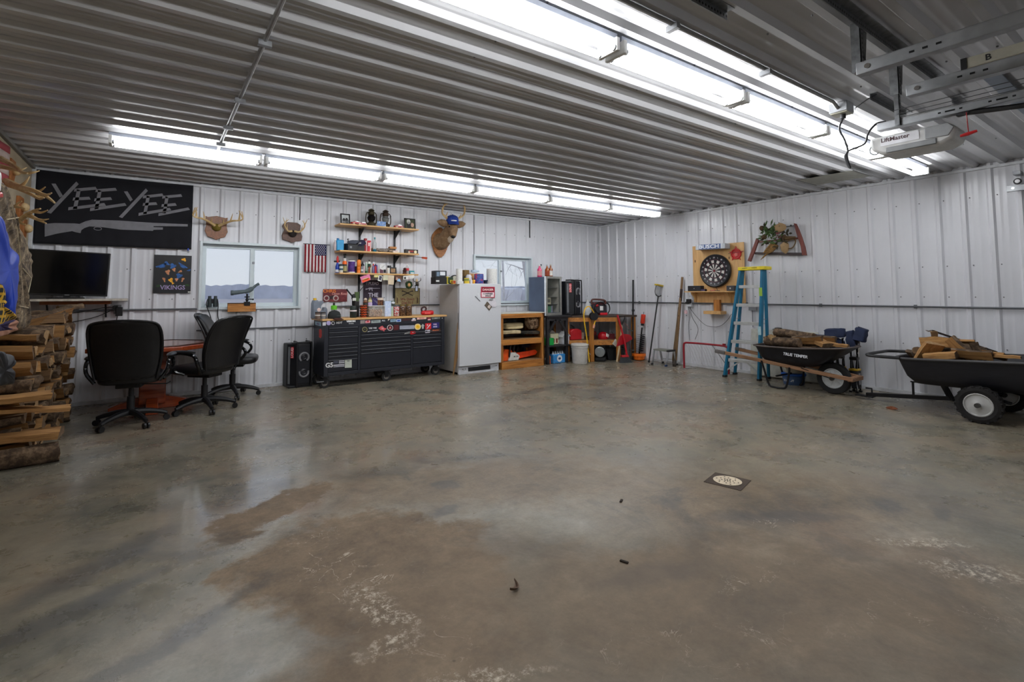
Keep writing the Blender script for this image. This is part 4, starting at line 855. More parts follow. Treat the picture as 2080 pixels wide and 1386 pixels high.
# dial card with an arched top
X = px(777, 545, -.17); t = thing('dial_card', 'white arched package with a round dial on the lowest shelf', 'package', (X, -.17, SH3))
P = [(-.055, 0), (.055, 0), (.055, .1)]+[(.055*math.cos(R(a)), .1+.055*math.sin(R(a))) for a in range(15, 180, 15)]+[(-.055, .1)]
G().prism(P, -.004, .004, wallB(0, 0)).done('backing', C(214, 212, 214, .6), t)
G().cyl((0, -.005, .1), (0, -.009, .1), .045, n=20).done('dial', C(226, 226, 226, .4), t); G().bar((-.02, -.0105, .085), (.025, -.0105, .125), .004, .002).done('needle', DKH, t)
G().box(-.045, .01, -.007, -.004, .005, .065).done('print', C(96, 60, 76, .6), t); G().box(.015, .05, -.007, -.004, .01, .06).done('window', C(40, 40, 46, .4), t)
jar('dark mug with a picture band beside the right standard', 'mug', 787.5, 795, 541, 558, SH3, -.08, [('body', C(28, 26, 28), CYL)])
t, k, W = frame('small dark framed brown picture on the lowest shelf', 793, 806.5, SH3, -.12, .1, -8, blotch('brown_picture', [rgb(96, 66, 40), rgb(150, 112, 72), rgb(186, 160, 120)], 40., .6, False))
jar('white pillar candle on the lowest shelf edge', 'candle', 786.5, 792, 550, 562, SH3-.004, -.225, [('wax', C(226, 222, 214), CYL), ('wick', BLACK, [(.08, 1), (.08, 1.1)])])
t = thing('figurine', 'dark carved figurine near the right end of the lowest shelf', 'figurine', (px(822, 555, -.17), -.17, SH3)); G().lathe([(.03, 0), (.034, .01), (.026, .03), (.034, .05), (.02, .07), (.024, .085), (.004, .1)], 12).done('body', C(66, 34, 32), t)
# lower right end of the shelf: a short extra plank carries these
t = thing('wall_shelf', 'short pine plank continuing the lowest shelf to the right', 'shelf', (-4.32, 0, 1.545)); G().box(-.128, .1, -.25, -.002, -.014, .008).done('plank', PINE, t, bevel=.002); G().box(-.02, .004, -.2, -.002, -.028, -.0145).done('bracket', BLKMETAL, t)
jar('clear soda bottle with a red label at the right of the lowest shelf', 'soda_bottle', 823.5, 831, 539, 559, SH3, -.12, [('bottle', mat('clear_soda', rgb(214, 214, 214), .1, alpha=.5), [(.9, 0), (1, .03), (1, .6), (.35, .85), (.3, .95)]), ('label', C(200, 50, 62), [(1.03, .35), (1.03, .6)]), ('cap', WHITE, [(.36, .93), (.36, 1)])])
boxthing('teal_box', 'teal and white carton at the right end of the lowest shelf', 'box', px(836, 555, -.15), -.15, SH3, w(832, 841, -.15), .05, .055, C(70, 150, 160, .6), [('label', C(220, 224, 226), (-.35, .35, .15, .5))])
# cards pinned along the front of the lowest shelf
def card(label, name, quad, Y, m, parts=()):
    P = [atY(a, b, Y) for a, b in quad]; c = sum(P, V())/4
    t = thing(name, label, name.replace('_', ' '), c)
    g = G(); g.prism([(p.x-c.x, p.z-c.z) for p in P], 0, .002, wallB(0, 0)); g.done('sheet', m, t, flat=True)
    for i, (nm, mm, q) in enumerate(parts):
        Q = [atY(a, b, Y-.0025)-c for a, b in q]; g = G(); g.prism([(p.x, p.z) for p in Q], 0, .0008, wallB(0, 0, -.0024)); g.done(nm, mm, t, flat=True)
    return t
YF3 = -.254
card('tilted pink greeting card pinned to the lowest shelf front', 'greeting_card', [(735.5, 575.5), (753, 568.5), (750.5, 556.5), (731, 563)], YF3, C(226, 130, 168, .7), [('orange_print', C(240, 96, 50, .7), [(736.5, 574.5), (751.5, 569), (750.5, 564.5), (735, 569.5)]), ('yellow_print', C(250, 206, 120, .7), [(737.5, 570), (748.5, 566.5), (748, 564), (736.5, 567.5)])])
card('yellow note pinned to the lowest shelf front', 'note', [(760, 563.5), (768.5, 563.5), (768.5, 558.8), (760, 558.8)], YF3, C(232, 224, 150, .8))
card('tilted instant photo pinned to the lowest shelf front', 'photo', [(767, 570), (774.5, 572.5), (777.5, 561), (769.5, 558.5)], YF3-.003, PAPER, [('picture', C(70, 70, 84, .5), [(769, 568), (774, 569.8), (776, 561.8), (771, 560.2)])])
card('cream printed note pinned beside the instant photo', 'note', [(778, 569.5), (788, 569.5), (788, 559), (778, 559)], YF3, C(206, 204, 176, .8))
card('tall beige card hanging from the lowest shelf front', 'card', [(788.3, 578), (799.5, 578.5), (801, 560), (788.3, 559)], YF3-.003, C(218, 200, 172, .8))
card('small brown and blue family picture hanging under the lowest shelf', 'picture', [(802.5, 569), (814.5, 573.5), (815.5, 562), (802.5, 560.5)], YF3, C(110, 72, 56, .7), [('face', SKIN, [(804.5, 568.5), (808, 569.5), (808.5, 564.5), (805, 563.5)]), ('blue_shirt', C(150, 190, 222, .7), [(806, 571), (814.3, 573), (812.5, 566.5), (808, 566.5)])])
card('white envelope strip with a dark stamp pinned at the shelf right end', 'envelope', [(819, 568.5), (841.5, 566), (841.5, 559), (819, 561)], YF3, PAPER, [('stamp', DKH, [(821, 567.5), (824.5, 567), (824.5, 562.5), (821, 563)])])
# wreath and little deer mount
c = atY(830.5, 578.5, -.26); t = thing('wreath', 'tiny green wreath ornament hanging by a red string', 'wreath', c)
GREENL = mat('wreath_green', rgb(36, 56, 28), .9, var=.5, scale=60); g = G(wallB(0, 0)); g.torus((0, 0, 0), .042, .018, 26, 8); g.jitter(.018, 60., 3.); g.done('ring', GREENL, t); G().ball((0, -.012, -.005), .024, .012, .03).done('charm', C(196, 150, 90), t); G().tube([(.002, 0, .05), (0, .004, .125)], .0025, 5).done('string', C(150, 30, 40), t)
c = atY(846, 576, -.26); t = thing('deer_opener', 'dark deer head bottle opener plaque hanging below the shelf end', 'bottle opener', c)
g = G(); g.ball((0, -.02, 0), .026, .03, .03); g.tube([(0, -.03, -.01), (0, -.065, -.03)], [.02, .012], 8); g.done('head', C(60, 52, 44), t)
for k in (-1, 1):
    g = G(); beam(g, [(k*.012, -.01, .02), (k*.05, -.015, .035), (k*.065, -.02, .06), (k*.05, -.03, .09)], [(.4, k*.01, 0, .035, 1), (.65, 0, 0, .035, 1)], .006); g.done('antler', C(40, 38, 36), t)
G().ball((0, -.01, .045), .02, .015, .03).done('ornament', C(214, 190, 150), t)
G().box(-.03, .03, -.008, .004, -.125, -.02).done('plaque', C(38, 46, 42), t, bevel=.006); G().box(-.02, .015, -.012, -.008, -.115, -.04).done('opener', C(190, 196, 214, .3), t, bevel=.003)
# ------------------------------------------------------------------ printed signs on the wall
def sign(label, x0, x1, y0, y1, m, parts=(), thick=.004, rd=.008):
    A, B = atY(x0, y1, -.006), atY(x1, y0, -.006); t = thing('wall_sign', label, 'sign', ((A.x+B.x)/2, -.002, (A.z+B.z)/2)); W, H = B.x-A.x, B.z-A.z
    G().box(-W/2, W/2, -thick, 0, -H/2, H/2).done('plate', m, t, bevel=.0015)
    return t, W, H
def txt(t, s, size, x, z, y, m, sx=1., bold=.0006, nm='lettering', rot=0, shear=0.):
    g = G(); g.text(s, size, wallB(x, z, y) @ T(0, 0, 0, 0, 0, rot), .0004, bold, sx, shear=shear); return g.done(nm, m, t, flat=True)
t, W, H = sign('dark red licence plate style sign lettered CHRIS over a motorcycle', 656, 705.5, 587.5, 613.5, blotch('red_sign_print', [rgb(74, 20, 28), rgb(104, 34, 40), rgb(140, 60, 62)], 9., .4, False))
txt(t, 'CHRIS', .062, -W*.24, H*.33, -.0045, C(232, 130, 40), 1.1, .001); txt(t, 'Open Road', .05, W*.18, H*.13, -.0045, C(220, 160, 150), 1., .0004, shear=.2)
g = G()
for cx in (-.36, .02): g.torus((cx*W, -H*.22, .006), .034, .008, 18, 6, wallB(0, 0))
g.done('printed_wheels', C(196, 180, 176), t); G().prism([(-.3*W, -H*.28), (-.05*W, -H*.3), (.0*W, -H*.05), (-.1*W, .0), (-.2*W, -H*.06), (-.3*W, -H*.02)], .0042, .005, wallB(0, 0)).done('printed_motorcycle', C(44, 30, 34), t, flat=True)
t, W, H = sign('dark purple sign lettered I PLEAD THE over a rifle, behind the shelf clutter', 737.5, 776, 569.5, 620.5, C(44, 30, 46, .6))
txt(t, 'I PLEAD', .062, 0, H*.36, -.0045, C(190, 184, 196), .92, .0012); txt(t, 'THE', .085, .01, -H*.1, -.0045, C(200, 196, 208), 1., .002)
g = G(); rf = [(-.38, .16), (-.24, .17), (-.2, .2), (-.02, .2), (.0, .185), (.4, .185), (.4, .168), (.0, .16), (-.02, .145), (.0, .07), (-.04, .06), (-.07, .14), (-.12, .14), (-.16, .08), (-.2, .08), (-.18, .14), (-.26, .14), (-.38, .1)]
g.prism([(a*W, b*H+.0) for a, b in rf[::-1]], .0042, .005, wallB(0, 0)); g.done('printed_rifle', C(186, 182, 196), t, flat=True)
g = G(); 
for i in range(3): g.prism([(-.2*W+.05*i-.0, -.32*H-.012*i), (-.05*W+.05*i, -.36*H-.012*i), (-.05*W+.05*i, -.39*H-.012*i), (-.2*W+.05*i, -.35*H-.012*i)], .0042, .005, wallB(0, 0))
g.done('printed_number', C(186, 182, 196), t, flat=True)
t, W, H = sign("olive tin sign lettered We Don't Dial 911 under crossed guns", 801.5, 853, 585.5, 622, blotch('olive_sign', [rgb(116, 104, 70), rgb(142, 128, 88), rgb(164, 150, 108)], 14., .6, False))
txt(t, "We Don't", .058, 0, -H*.13, -.0045, C(110, 24, 34), 1., .0008); txt(t, 'Dial 911', .058, 0, -H*.33, -.0045, C(110, 24, 34), 1., .0008)
for k in (-1, 1):
    g = G(); g.prism([(-.1, -.008), (.06, -.008), (.1, -.022), (.1, .004), (.06, .008), (-.1, .008)], .0042, .005, wallB(0, H*.22) @ T(0, 0, 0, 0, 0, k*24) @ M4.Diagonal((k, 1, 1, 1))); g.done('printed_gun', C(62, 50, 40), t, flat=True)
for k in (-1, 1): G().prism([(k*W*.4-.012, -H*.35), (k*W*.4+.012, -H*.35), (k*W*.4+.01, -.02), (k*W*.4-.01, 0)], .0042, .005, wallB(0, 0)).done('printed_holster', C(84, 60, 40), t, flat=True)
for x0, x1, z0, z1 in ((-.5, .5, -.5, -.47), (-.5, .5, .47, .5), (-.5, -.475, -.5, .5), (.475, .5, -.5, .5)): G().box(x0*W, x1*W, -.0046, -.004, z0*H, z1*H).done('printed_border', C(84, 74, 40), t)
# ------------------------------------------------------------------ deer head
FUR = blotch('deer_fur', [rgb(96, 72, 50), rgb(132, 104, 76), rgb(156, 130, 100)], 26., .95, False, .3); FURL = mat('deer_pale_fur', rgb(196, 180, 160), .95, var=.2, scale=40, bump=.3)
DM = wallB(-3.70, 2.17, -.002) @ M4.Scale(1.2, 4)
t = thing('deer_mount', 'mounted deer head with antlers on an oval wooden plaque', 'deer head', m=DM)
PO = [(.13*math.cos(a)*(1+.08*math.sin(3*a)), .2*math.sin(a)*(1+.06*math.cos(4*a))) for a in (2*math.pi*i/22 for i in range(22))]
G().prism(PO, 0, .025, T(-.02, -.06, 0)).done('plaque', woodmat('honey_plaque', rgb(120, 72, 30), rgb(170, 112, 58), axis=2), t, bevel=.006)
g = G(); g.tube(bez([(-.02, -.05, .01), (-.01, -.04, .1), (.01, .05, .19), (.03, .13, .25)], 5), [.12, .118, .114, .11, .106, .1, .096, .092, .088, .086, .084, .082, .08, .078, .076, .074][:16], 16); g.done('neck', FUR, t, ang=80)
hd = V((.03, .14, .27)); ds = V((-.10, -.24, .22)).normalized()
g = G(); g.tube([hd-ds*.06, hd-ds*.02, hd+ds*.04, hd+ds*.1, hd+ds*.17, hd+ds*.22, hd+ds*.235], [.03, .07, .08, .068, .05, .042, .024], 14); g.done('head', FUR, t, ang=80, sub=1)
nz = hd+ds*.225
G().ball(tuple(nz), .032, .025, .025).done('nose', C(20, 18, 18, .3), t); G().ball(tuple(hd+ds*.16+V((0, -.035, 0))), .03, .022, .05).done('muzzle', FURL, t); G().ball((.03, .02, .2), .07, .1, .07).done('throat_patch', FURL, t)
for k in (-1, 1):
    e = hd+ds*.07+V((k*.058, .03, .02)); G().ball(tuple(e), .013).done('eye', C(16, 12, 10, .08), t)
    g = G(); b = hd+V((k*.05, .02, -.02)); q = b+V((k*.17, .035, -.0)); g.tube([b, b+(q-b)*.35, b+(q-b)*.7, q], [.02, .05, .042, .004], 10); g.done('ear', FUR, t)
    g = G(); b = hd+V((k*.03, .06, 0)); beam(g, [b, b+V((k*.06, .05, 0)), b+V((k*.13, .1, .02)), b+V((k*.14, .17, .05)), b+V((k*.09, .23, .09))], [(.3, k*.0, .06, .06, 1), (.55, -k*.01, .11, .03, 1), (.75, -k*.03, .08, .02, .9)], .02); g.done('antler', BONE, t)
hw = DM @ (hd+V((0, .045, .0)))
cap_hat('baseball_cap', 'royal blue cap with a white badge worn by the deer head', hw.x, hw.y, hw.z, -14, C(28, 58, 140, .85), C(28, 58, 140, .85), 1.12, 10, WHITE)
# ------------------------------------------------------------------ rolling tool chest
CHM = T(-5.725, -.565, 0, 0, -.15, 2.2)
CHESTP = mat('chest_black_enamel', rgb(38, 40, 48), .42, .1); CHESTD = mat('chest_drawer_enamel', rgb(32, 34, 42), .4, .1)
t = thing('tool_chest', 'long black rolling tool chest covered in stickers with a pine worktop', 'tool chest', m=CHM)
CW, CD = 1.84, .47
G().box(0, CW, 0.022, CD, .155, .887).done('body', CHESTP, t, bevel=.006)
for x0, x1, z0, z1 in ((0, .055, .155, .887), (CW-.055, CW, .155, .887), (.465, .5, .155, .80), (1.27, 1.3, .155, .69), (.055, CW-.055, .155, .20), (.055, CW-.055, .80, .887)):
    G().box(x0, x1, 0, .024, z0, z1).done('face_frame', CHESTP, t, bevel=.003)
G().box(-.03, CW+.04, -.005, CD+.01, .888, .914).done('worktop', PINE, t, bevel=.004)
PULL = mat('drawer_pull', rgb(92, 94, 100), .35, .6)
def drawer(x0, x1, z0, z1):
    d = G().box(x0+.004, x1-.004, .003, .03, z0+.003, z1-.003).done('drawer', CHESTD, t, bevel=.002)
    G().box(x0+.008, x1-.008, -.008, .004, z1-.016, z1-.006).done('handle', PULL, d, bevel=.002)
for x0, x1, zs in ((.055, .465, (.205, .37, .42, .47, .52, .57, .68, .74, .80)), (.5, 1.27, (.205, .43, .48, .53, .58, .63, .685)), (1.3, CW-.055, (.205, .46, .53, .585, .635, .685))):
    for a, b in zip(zs, zs[1:]): drawer(x0, x1, a, b)
G().box(.504, CW-.059, .003, .03, .69, .797).done('drawer', CHESTD, t, bevel=.002)
def wheel(g, x, y, r, wd): g.cyl((x, y-wd/2, r), (x, y+wd/2, r), r, n=18)
for i, (x, y) in enumerate(((.02, .02), (.9, .03), (CW-.12, .06), (.05, .38), (.95, .38), (CW-.12, .38))):
    g = G(); g.box(x-.05, x+.05, y-.03, y+.07, .143, .156); g.box(x-.03, x+.03, y-.012, y-.004, .06, .145); g.box(x-.03, x+.03, y+.046, y+.054, .06, .145); c = g.done('caster', BLKMETAL, t, bevel=.002)
    zb = -(x)*math.sin(R(.15))
    g = G(); g.cyl((x, y, .068+zb*.6), (x, y+.042, .068+zb*.6), .068, n=20); g.done('wheel', RUBBER, c); g = G(); g.cyl((x, y-.002, .068+zb*.6), (x, y+.044, .068+zb*.6), .04, n=18); g.done('wheel_hub', C(110, 104, 98), c)
g = G(); g.box(-.09, .0, -.02, .02, .09, .1); g.done('caster_pedal', STEEL, t, bevel=.002)
# stickers: photo points on the chest's own front plane
def st(x, y, d=-.0012): p = loc(CHM, x, y, 1, d); return p.x, p.z
def sticker(nm, m, q, dep=.0012, base=0.):
    g = G(); g.prism([st(*p) for p in q][::-1] if False else [st(*p) for p in q], 0, dep, wallB(0, 0, -.0002-base)); return g.done(nm, m, t, flat=True)
def srect(m, x0, y0, x1, y1, sl=-.072, nm='sticker', base=0., dep=.0012): return sticker(nm, m, [(x0, y1), (x1, y1+(x1-x0)*sl), (x1, y0+(x1-x0)*sl), (x0, y0)], dep, base)
def sdisc(m, x, y, r, nm='sticker', base=0., dep=.0012, k=20): return sticker(nm, m, [(x+r*math.cos(a), y+r*math.sin(a)) for a in (2*math.pi*i/k for i in range(k))], dep, base)
def stext(s, x, y, size, m, sx=1., bold=.0008, base=.0012):
    c = st(x, y); g = G(); g.text(s, size, wallB(c[0], c[1], -.0004-base), .0004, bold, sx); return g.done('lettering', m, t, flat=True)
SW = C(220, 220, 220, .5)
srect(C(196, 196, 200, .6), 655.2, 655, 662, 662); sdisc(C(176, 164, 206, .6), 667.5, 656.5, 4.6); sdisc(SW, 676.5, 656.7, 3.6); sdisc(C(30, 30, 34), 676.5, 656.7, 2.4, base=.0013)
stext('MDT', 689, 656, .036, SW, 1.05, .0022); stext('VISION', 713, 653, .03, SW, 1.3, .0026); stext('W H E E L', 713.5, 657.6, .014, SW, 1.1, .001)
srect(C(150, 140, 136, .6), 732, 651, 741, 658); sticker('sticker', C(220, 150, 156), [(742, 657), (752, 656), (752, 651), (742, 651.8)]); sticker('sticker', C(190, 40, 50), [(744, 655), (750, 654.4), (747.4, 650.6)], .0012, .0013)
srect(C(160, 170, 168, .6), 754, 651.4, 773, 657); stext('MATHEWS', 763.5, 652.8, .018, C(90, 100, 100), 1., .0006, .0014); stext('ALL', 779, 651.6, .026, C(200, 206, 210), 1.2, .0012)
sticker('sticker', C(226, 214, 196), [(788, 652), (793, 648), (788, 648)]); srect(C(140, 170, 190, .6), 793, 649, 804, 654.5); stext('LEUPOLD', 798.3, 651, .014, C(30, 60, 90), 1., .0004, .0014)
srect(C(196, 214, 240, .6), 805, 649, 814.5, 654.4); srect(C(40, 80, 170, .6), 806.8, 650.4, 812.8, 653.2, base=.0013); srect(C(64, 34, 38, .6), 816, 648, 834, 652.4)
srect(C(206, 186, 190, .6), 836, 649.4, 845, 652.6); srect(C(230, 230, 236, .6), 838, 646.8, 843.5, 649.4)
srect(C(236, 190, 176, .6), 847, 645.6, 866, 649.6); stext('MILWAUKEE', 856.3, 646.9, .014, C(196, 50, 46), .95, .0006, .0014); srect(C(120, 36, 44, .6), 868, 645, 875, 650.5); srect(C(226, 190, 190, .6), 869, 648.6, 874.5, 651, base=.0013)
srect(C(110, 116, 110, .6), 877, 645.4, 894, 649.2); stext('CABELAS', 885.4, 646.6, .014, C(200, 206, 196), .9, .0005, .0014); sdisc(C(206, 206, 206), 898.3, 646.6, .9)
# second sticker row (on the long top drawer front)
sdisc(C(168, 158, 110, .6), 741, 669.5, 5.2); sdisc(C(34, 34, 30), 741, 669.5, 4, base=.0013); stext('Y', 741, 669.4, .02, C(168, 158, 110), 1, .0008, .0026)
stext('YEE YEE', 757, 667, .028, C(206, 206, 210), 1.2, .0012); sticker('sticker', C(206, 206, 210), [(747, 673.5), (767, 670.5), (767, 672), (755, 672.6), (747, 675)])
sticker('sticker', C(206, 90, 96), [(768.5, 667), (774, 663), (777, 662), (780, 666), (786, 668), (781, 671), (780.6, 674), (777.6, 671.5), (773.4, 671)]); stext('TX', 777, 667.6, .024, C(236, 190, 190), 1, .001, .0014)
sdisc(C(206, 196, 196, .6), 792.3, 666, 6.1); sdisc(C(70, 30, 36), 792.3, 666, 4.8, base=.0013); sticker('sticker', C(206, 120, 120), [(789.5, 668.2), (795.2, 667.6), (792.4, 662.6)], .0012, .0026)
srect(C(86, 24, 28, .6), 800, 660.5, 810, 671); srect(C(160, 164, 176, .5), 812, 662, 841.5, 669.5, -.04); stext('CAUTION NARROW', 826, 664.8, .011, C(110, 114, 124), 1., .0003, .0014)
sdisc(C(232, 206, 150, .6), 848.5, 664, 6.6); sdisc(C(240, 190, 40), 848.5, 664, 4.2, base=.0013); stext('+', 848.5, 664, .05, C(200, 140, 20), 1, .001, .0026)
sticker('sticker', C(176, 178, 176), [(855.4, 662.5), (858.8, 658), (862.4, 662.2), (860.2, 664), (861, 667), (858.8, 668.8), (856.8, 667), (857.8, 664.4)])
srect(C(216, 32, 44, .6), 863.8, 657.2, 875.8, 669.4); stext('9', 868.2, 661, .036, SW, 1, .002, .0014); sticker('sticker', SW, [(866, 668), (868, 668), (874.5, 660), (873, 659)], .0012, .0014)
srect(C(44, 40, 110, .6), 876.6, 656, 892.5, 667.4); stext('FUEL', 884, 659.2, .026, C(226, 200, 226), 1.1, .0012, .0014); stext('BOSS', 884, 664, .026, C(206, 206, 236), 1.1, .0012, .0014)
srect(C(200, 196, 206, .6), 863.8, 670.6, 873.4, 677); srect(C(60, 62, 90), 865, 671.8, 868, 675, base=.0013); srect(C(70, 34, 24, .6), 874.4, 669.6, 895, 675.4); stext('FRANCHI', 884.8, 671.6, .024, C(226, 110, 50), 1.05, .001, .0014)
# screwdriver sticker
sticker('sticker', C(206, 206, 200), [(821, 679), (832.5, 677.4), (832.5, 674), (824, 675.4)]); sticker('sticker', C(196, 30, 36), [(832.5, 678.4), (836, 680), (843, 678), (845, 676), (843, 673), (834, 673)]); stext('SNAP', 839, 675.6, .013, SW, 1, .0006, .0014); sticker('sticker', C(206, 206, 206), [(845, 675.6), (862, 674.6), (862, 673.4), (845, 674.2)])
# lower left: G5, striped flag, notice
stext('G5', 669, 742.5, .085, SW, 1., .003)
for i, (x0, y0, x1, y1) in enumerate(((688.5, 734, 699.5, 734), (688.5, 737.6, 699.5, 737.6), (677.5, 742.6, 699.5, 742.6))): srect(C(206, 206, 214), x0, y0-1.1, x1, y0+1.0)
srect(C(206, 206, 214), 677.5, 744.9, 699.5, 746.2); srect(C(78, 80, 96), 677.5, 733, 687, 738.8); srect(C(190, 196, 184, .7), 700.5, 730.5, 714.5, 747.6, -.04); srect(C(90, 94, 90), 705, 733, 710, 734.6, base=.0013)
# side stickers on the left end
def sideq(nm, m, q): g = G(); P = [loc(CHM, a, b, 0, -.001) for a, b in q]; g.rings([[(-.0012, p.y, p.z) for p in P], [(.0, p.y, p.z) for p in P]]); return g.done(nm, m, t, flat=True)
sideq('sticker', C(170, 204, 220, .6), [(640.5, 660), (652, 663), (652, 655), (640.5, 653.6)]); sideq('sticker', C(150, 120, 180, .6), [(643, 659.5), (649, 661), (649, 656.4), (643, 655.6)]); sideq('sticker', C(196, 60, 50, .6), [(648, 685), (651.5, 687.5), (653.5, 683), (653.5, 672), (651.5, 668), (648, 670)])
# ------------------------------------------------------------------ things on the chest
def onchest(x, y): p = CHM @ V((x, y, .9145)); return p
def cx(pxx, y, d): # chest-top x for a photo column at depth y in chest axes
    return loc(CHM, pxx, 640, 1, y).x
def top(pxx, y): p = CHM @ V((cx(pxx, y, 0), y, .9145)); return p
def cj(label, name, x0, x1, yt, yb, y, parts, group=None):
    a = top((x0+x1)/2, y); r = w(x0, x1, a.y)/2; h = hgt(yt, yb, (x0+x1)/2, a.y)
    return lathething(name, label, name.replace('_', ' '), a.x, a.y, a.z, [(nm, m, [(p*r, q*h) for p, q in pr]) for nm, m, pr in parts], group)
a = top(648, .2); t = thing('oil_jug', 'grey motor oil jug with a yellow cap on the left end of the tool chest', 'jug', a, 8)
JUG = C(118, 126, 138, .4)
g = G(); P = [(-.1, 0), (.1, 0), (.1, .12), (.085, .15), (.06, .155), (.045, .1), (.02, .1), (.01, .17), (.05, .22), (.04, .245), (-.01, .225), (-.04, .25), (-.085, .25), (-.1, .2)]; g.prism(P, -.045, .045, wallB(0, 0)); g.done('body', JUG, t, bevel=.01)
G().cyl((-.062, 0, .25), (-.062, 0, .278), .022, n=14).done('cap', C(226, 180, 50), t); G().box(-.07, .06, -.0465, -.044, .02, .09).done('label', C(60, 62, 70), t); G().cyl((-.02, -.044, .12), (-.02, -.047, .12), .026, n=16).done('emblem', C(222, 196, 186), t)
for i, (x0, x1, yt, m, lb) in enumerate(((640, 650.5, 633, C(112, 92, 82), 'small brown jar with a white band in front of the oil jug'), (652, 661.5, 634, C(126, 126, 130), 'small grey jar right of the brown jar on the tool chest'))):
    cj(lb, 'jar', x0, x1, yt, 647.5, .06, [('body', m, CYL), ('band', C(206, 200, 190), [(1.03, .45), (1.03, .62)]), ('lid', C(70, 62, 58), [(1.02, .85), (1.02, 1)])], 'small jars before the oil jug')
a = top(679, .07); cap_hat('baseball_cap', 'dark charcoal cap with grey lettering on the tool chest top', a.x, a.y, a.z, 28, C(42, 46, 46, .9), C(70, 40, 34, .9), .95, 0, C(70, 78, 76, .9))
cj('clear shaker bottle with a bright green lid behind the charcoal cap', 'shaker_bottle', 672, 684, 617, 647, .3, [('cup', mat('clear_shaker', rgb(190, 198, 194), .15, alpha=.6), [(.8, 0), (.95, .6)]), ('lid', C(110, 206, 50), [(1, .55), (1, .8), (.6, .84)]), ('spout', C(30, 34, 30), [(.3, .83), (.4, .9), (.35, 1), (.2, 1.01)])])
t = cj('dark green gas cylinder with a black torch head on the tool chest', 'propane_torch', 710.8, 724.2, 622, 646, .14, [('cylinder', C(36, 46, 42), [(.9, 0), (1, .04), (1, .86), (.8, .98), (.3, 1.02)]), ('label', C(216, 206, 206), [(1.02, .52), (1.02, .64)]), ('valve', BLKMETAL, [(.3, 1), (.42, 1.1), (.42, 1.5), (.6, 1.6), (.6, 1.85), (.25, 2.0)])])
G().tube(bez([(0, 0, .24), (-.02, 0, .3), (-.07, 0, .36), (-.1, 0, .4)], 4), .011, 8).done('burn_tube', BLKMETAL, t); G().cbox((-.0, -.035, .255), .05, .012, .04).done('knob', C(206, 206, 200), t, bevel=.003)
# radio behind, leaning at the wall
a = top(724.5, .34); t = thing('two_way_radio', 'olive green two way radio with a long antenna behind the torch', 'radio', a)
G().box(-.03, .03, -.02, .02, 0, .225).done('stand_box', C(40, 40, 40), t, bevel=.004); G().box(-.032, .028, -.018, .018, .226, .36).done('radio_body', C(72, 92, 50), t, bevel=.004); G().cyl((.02, 0, .35), (.14, .0, .5), .006, n=6).done('antenna', BLACK, t)
# chevron tumbler
t = cj('orange and black zigzag patterned tumbler on the tool chest', 'tumbler', 732, 745, 620.5, 645, .13, [('cup', C(196, 74, 26), [(.9, 0), (1, .5), (1.04, 1)])])
g = G(); r0 = w(732, 745, a.y)/2; h0 = hgt(620.5, 645, 738, a.y)
for k in range(5):
    z = h0*(.1+.19*k); n = 16; ring = [(r0*(.985+.05*z/h0)*math.cos(2*math.pi*i/32), r0*(.985+.05*z/h0)*math.sin(2*math.pi*i/32), z+(.012 if i % 4 == 2 else 0 if i % 4 == 0 else .006)) for i in range(32)]; g.tube(ring, .006, 5, True)
g.done('zigzag_bands', C(34, 24, 20), t)
# clear tub of corks with figurines on it
a = top(762, .16); t = thing('clear_tub', 'clear plastic tub filled with pale corks on the tool chest', 'tub', a); W_ = w(746, 778, a.y)
G().box(-W_/2, W_/2, -.07, .07, .002, .15).done('shell', mat('tub_clear', rgb(212, 206, 196), .1, alpha=.35), t, bevel=.008)
G().box(-W_/2-.004, W_/2+.004, -.075, .075, .15, .162).done('lid', mat('tub_lid', rgb(206, 206, 204), .3), t, bevel=.003)
g = G(); random.seed(5)
for i in range(120): g.cbox((random.uniform(-W_/2+.02, W_/2-.02), random.uniform(-.055, .055), random.uniform(.012, .1)), .03, .018, .018, random.uniform(0, 180), random.uniform(0, 180), random.uniform(0, 180))
o = g.done('corks', blotch('cork', [rgb(150, 96, 70), rgb(200, 160, 120), rgb(228, 206, 176)], 40., .9, True), t); o['kind'] = 'stuff'
zt = a.z+.163
def fig(label, x0, x1, yt, cols, n=10):
    X = (x0+x1)/2; p = top(X, .2); h = hgt(yt, 620.5, X, p.y); r = w(x0, x1, p.y)/2; t = thing('figurine', label, 'figurine', (p.x, p.y, zt), group='ornaments on the clear tub')
    z = 0
    for nm, m, f0, f1, rr in cols: G().lathe([(rr[0]*r, f0*h), (rr[1]*r, (f0+f1)/2*h), (rr[2]*r, f1*h)], n).done(nm, m, t, ang=80)
fig('dark gnome ornament with a pale head, leftmost on the clear tub', 737.5, 746.5, 605, [('base', C(40, 44, 40), 0, .35, (.9, 1, .8)), ('torso', C(126, 84, 60), .35, .65, (.8, 1, .7)), ('head', C(216, 196, 176), .65, 1, (.6, .8, .3))])
fig('pastel ornament second from the left on the clear tub', 746.5, 756, 604, [('base', C(190, 170, 200), 0, .4, (.9, 1, .8)), ('torso', C(206, 196, 150), .4, .75, (.8, .9, .6)), ('head', C(150, 140, 100), .75, 1, (.5, .6, .2))])
p = top(763, .19); t = thing('folded_flag', 'folded starry blue flag standing on the clear tub', 'flag', (p.x, p.y, zt)); W_ = w(755.5, 770.5, p.y)
G().prism([(-W_/2, 0), (W_/2, 0), (W_/2*.8, .1), (-W_/2, .11)], -.01, .01, wallB(0, 0)).done('cloth', C(58, 48, 96, .9), t, bevel=.004)
g = G()
for k in range(3): g.bar((-W_/2+.005+.03*k, -.0115, .09-.012*k), (W_/2-.03-.0*k, -.0115, .02+.012*k), .008, .001)
g.done('white_bands', C(220, 214, 220), t)
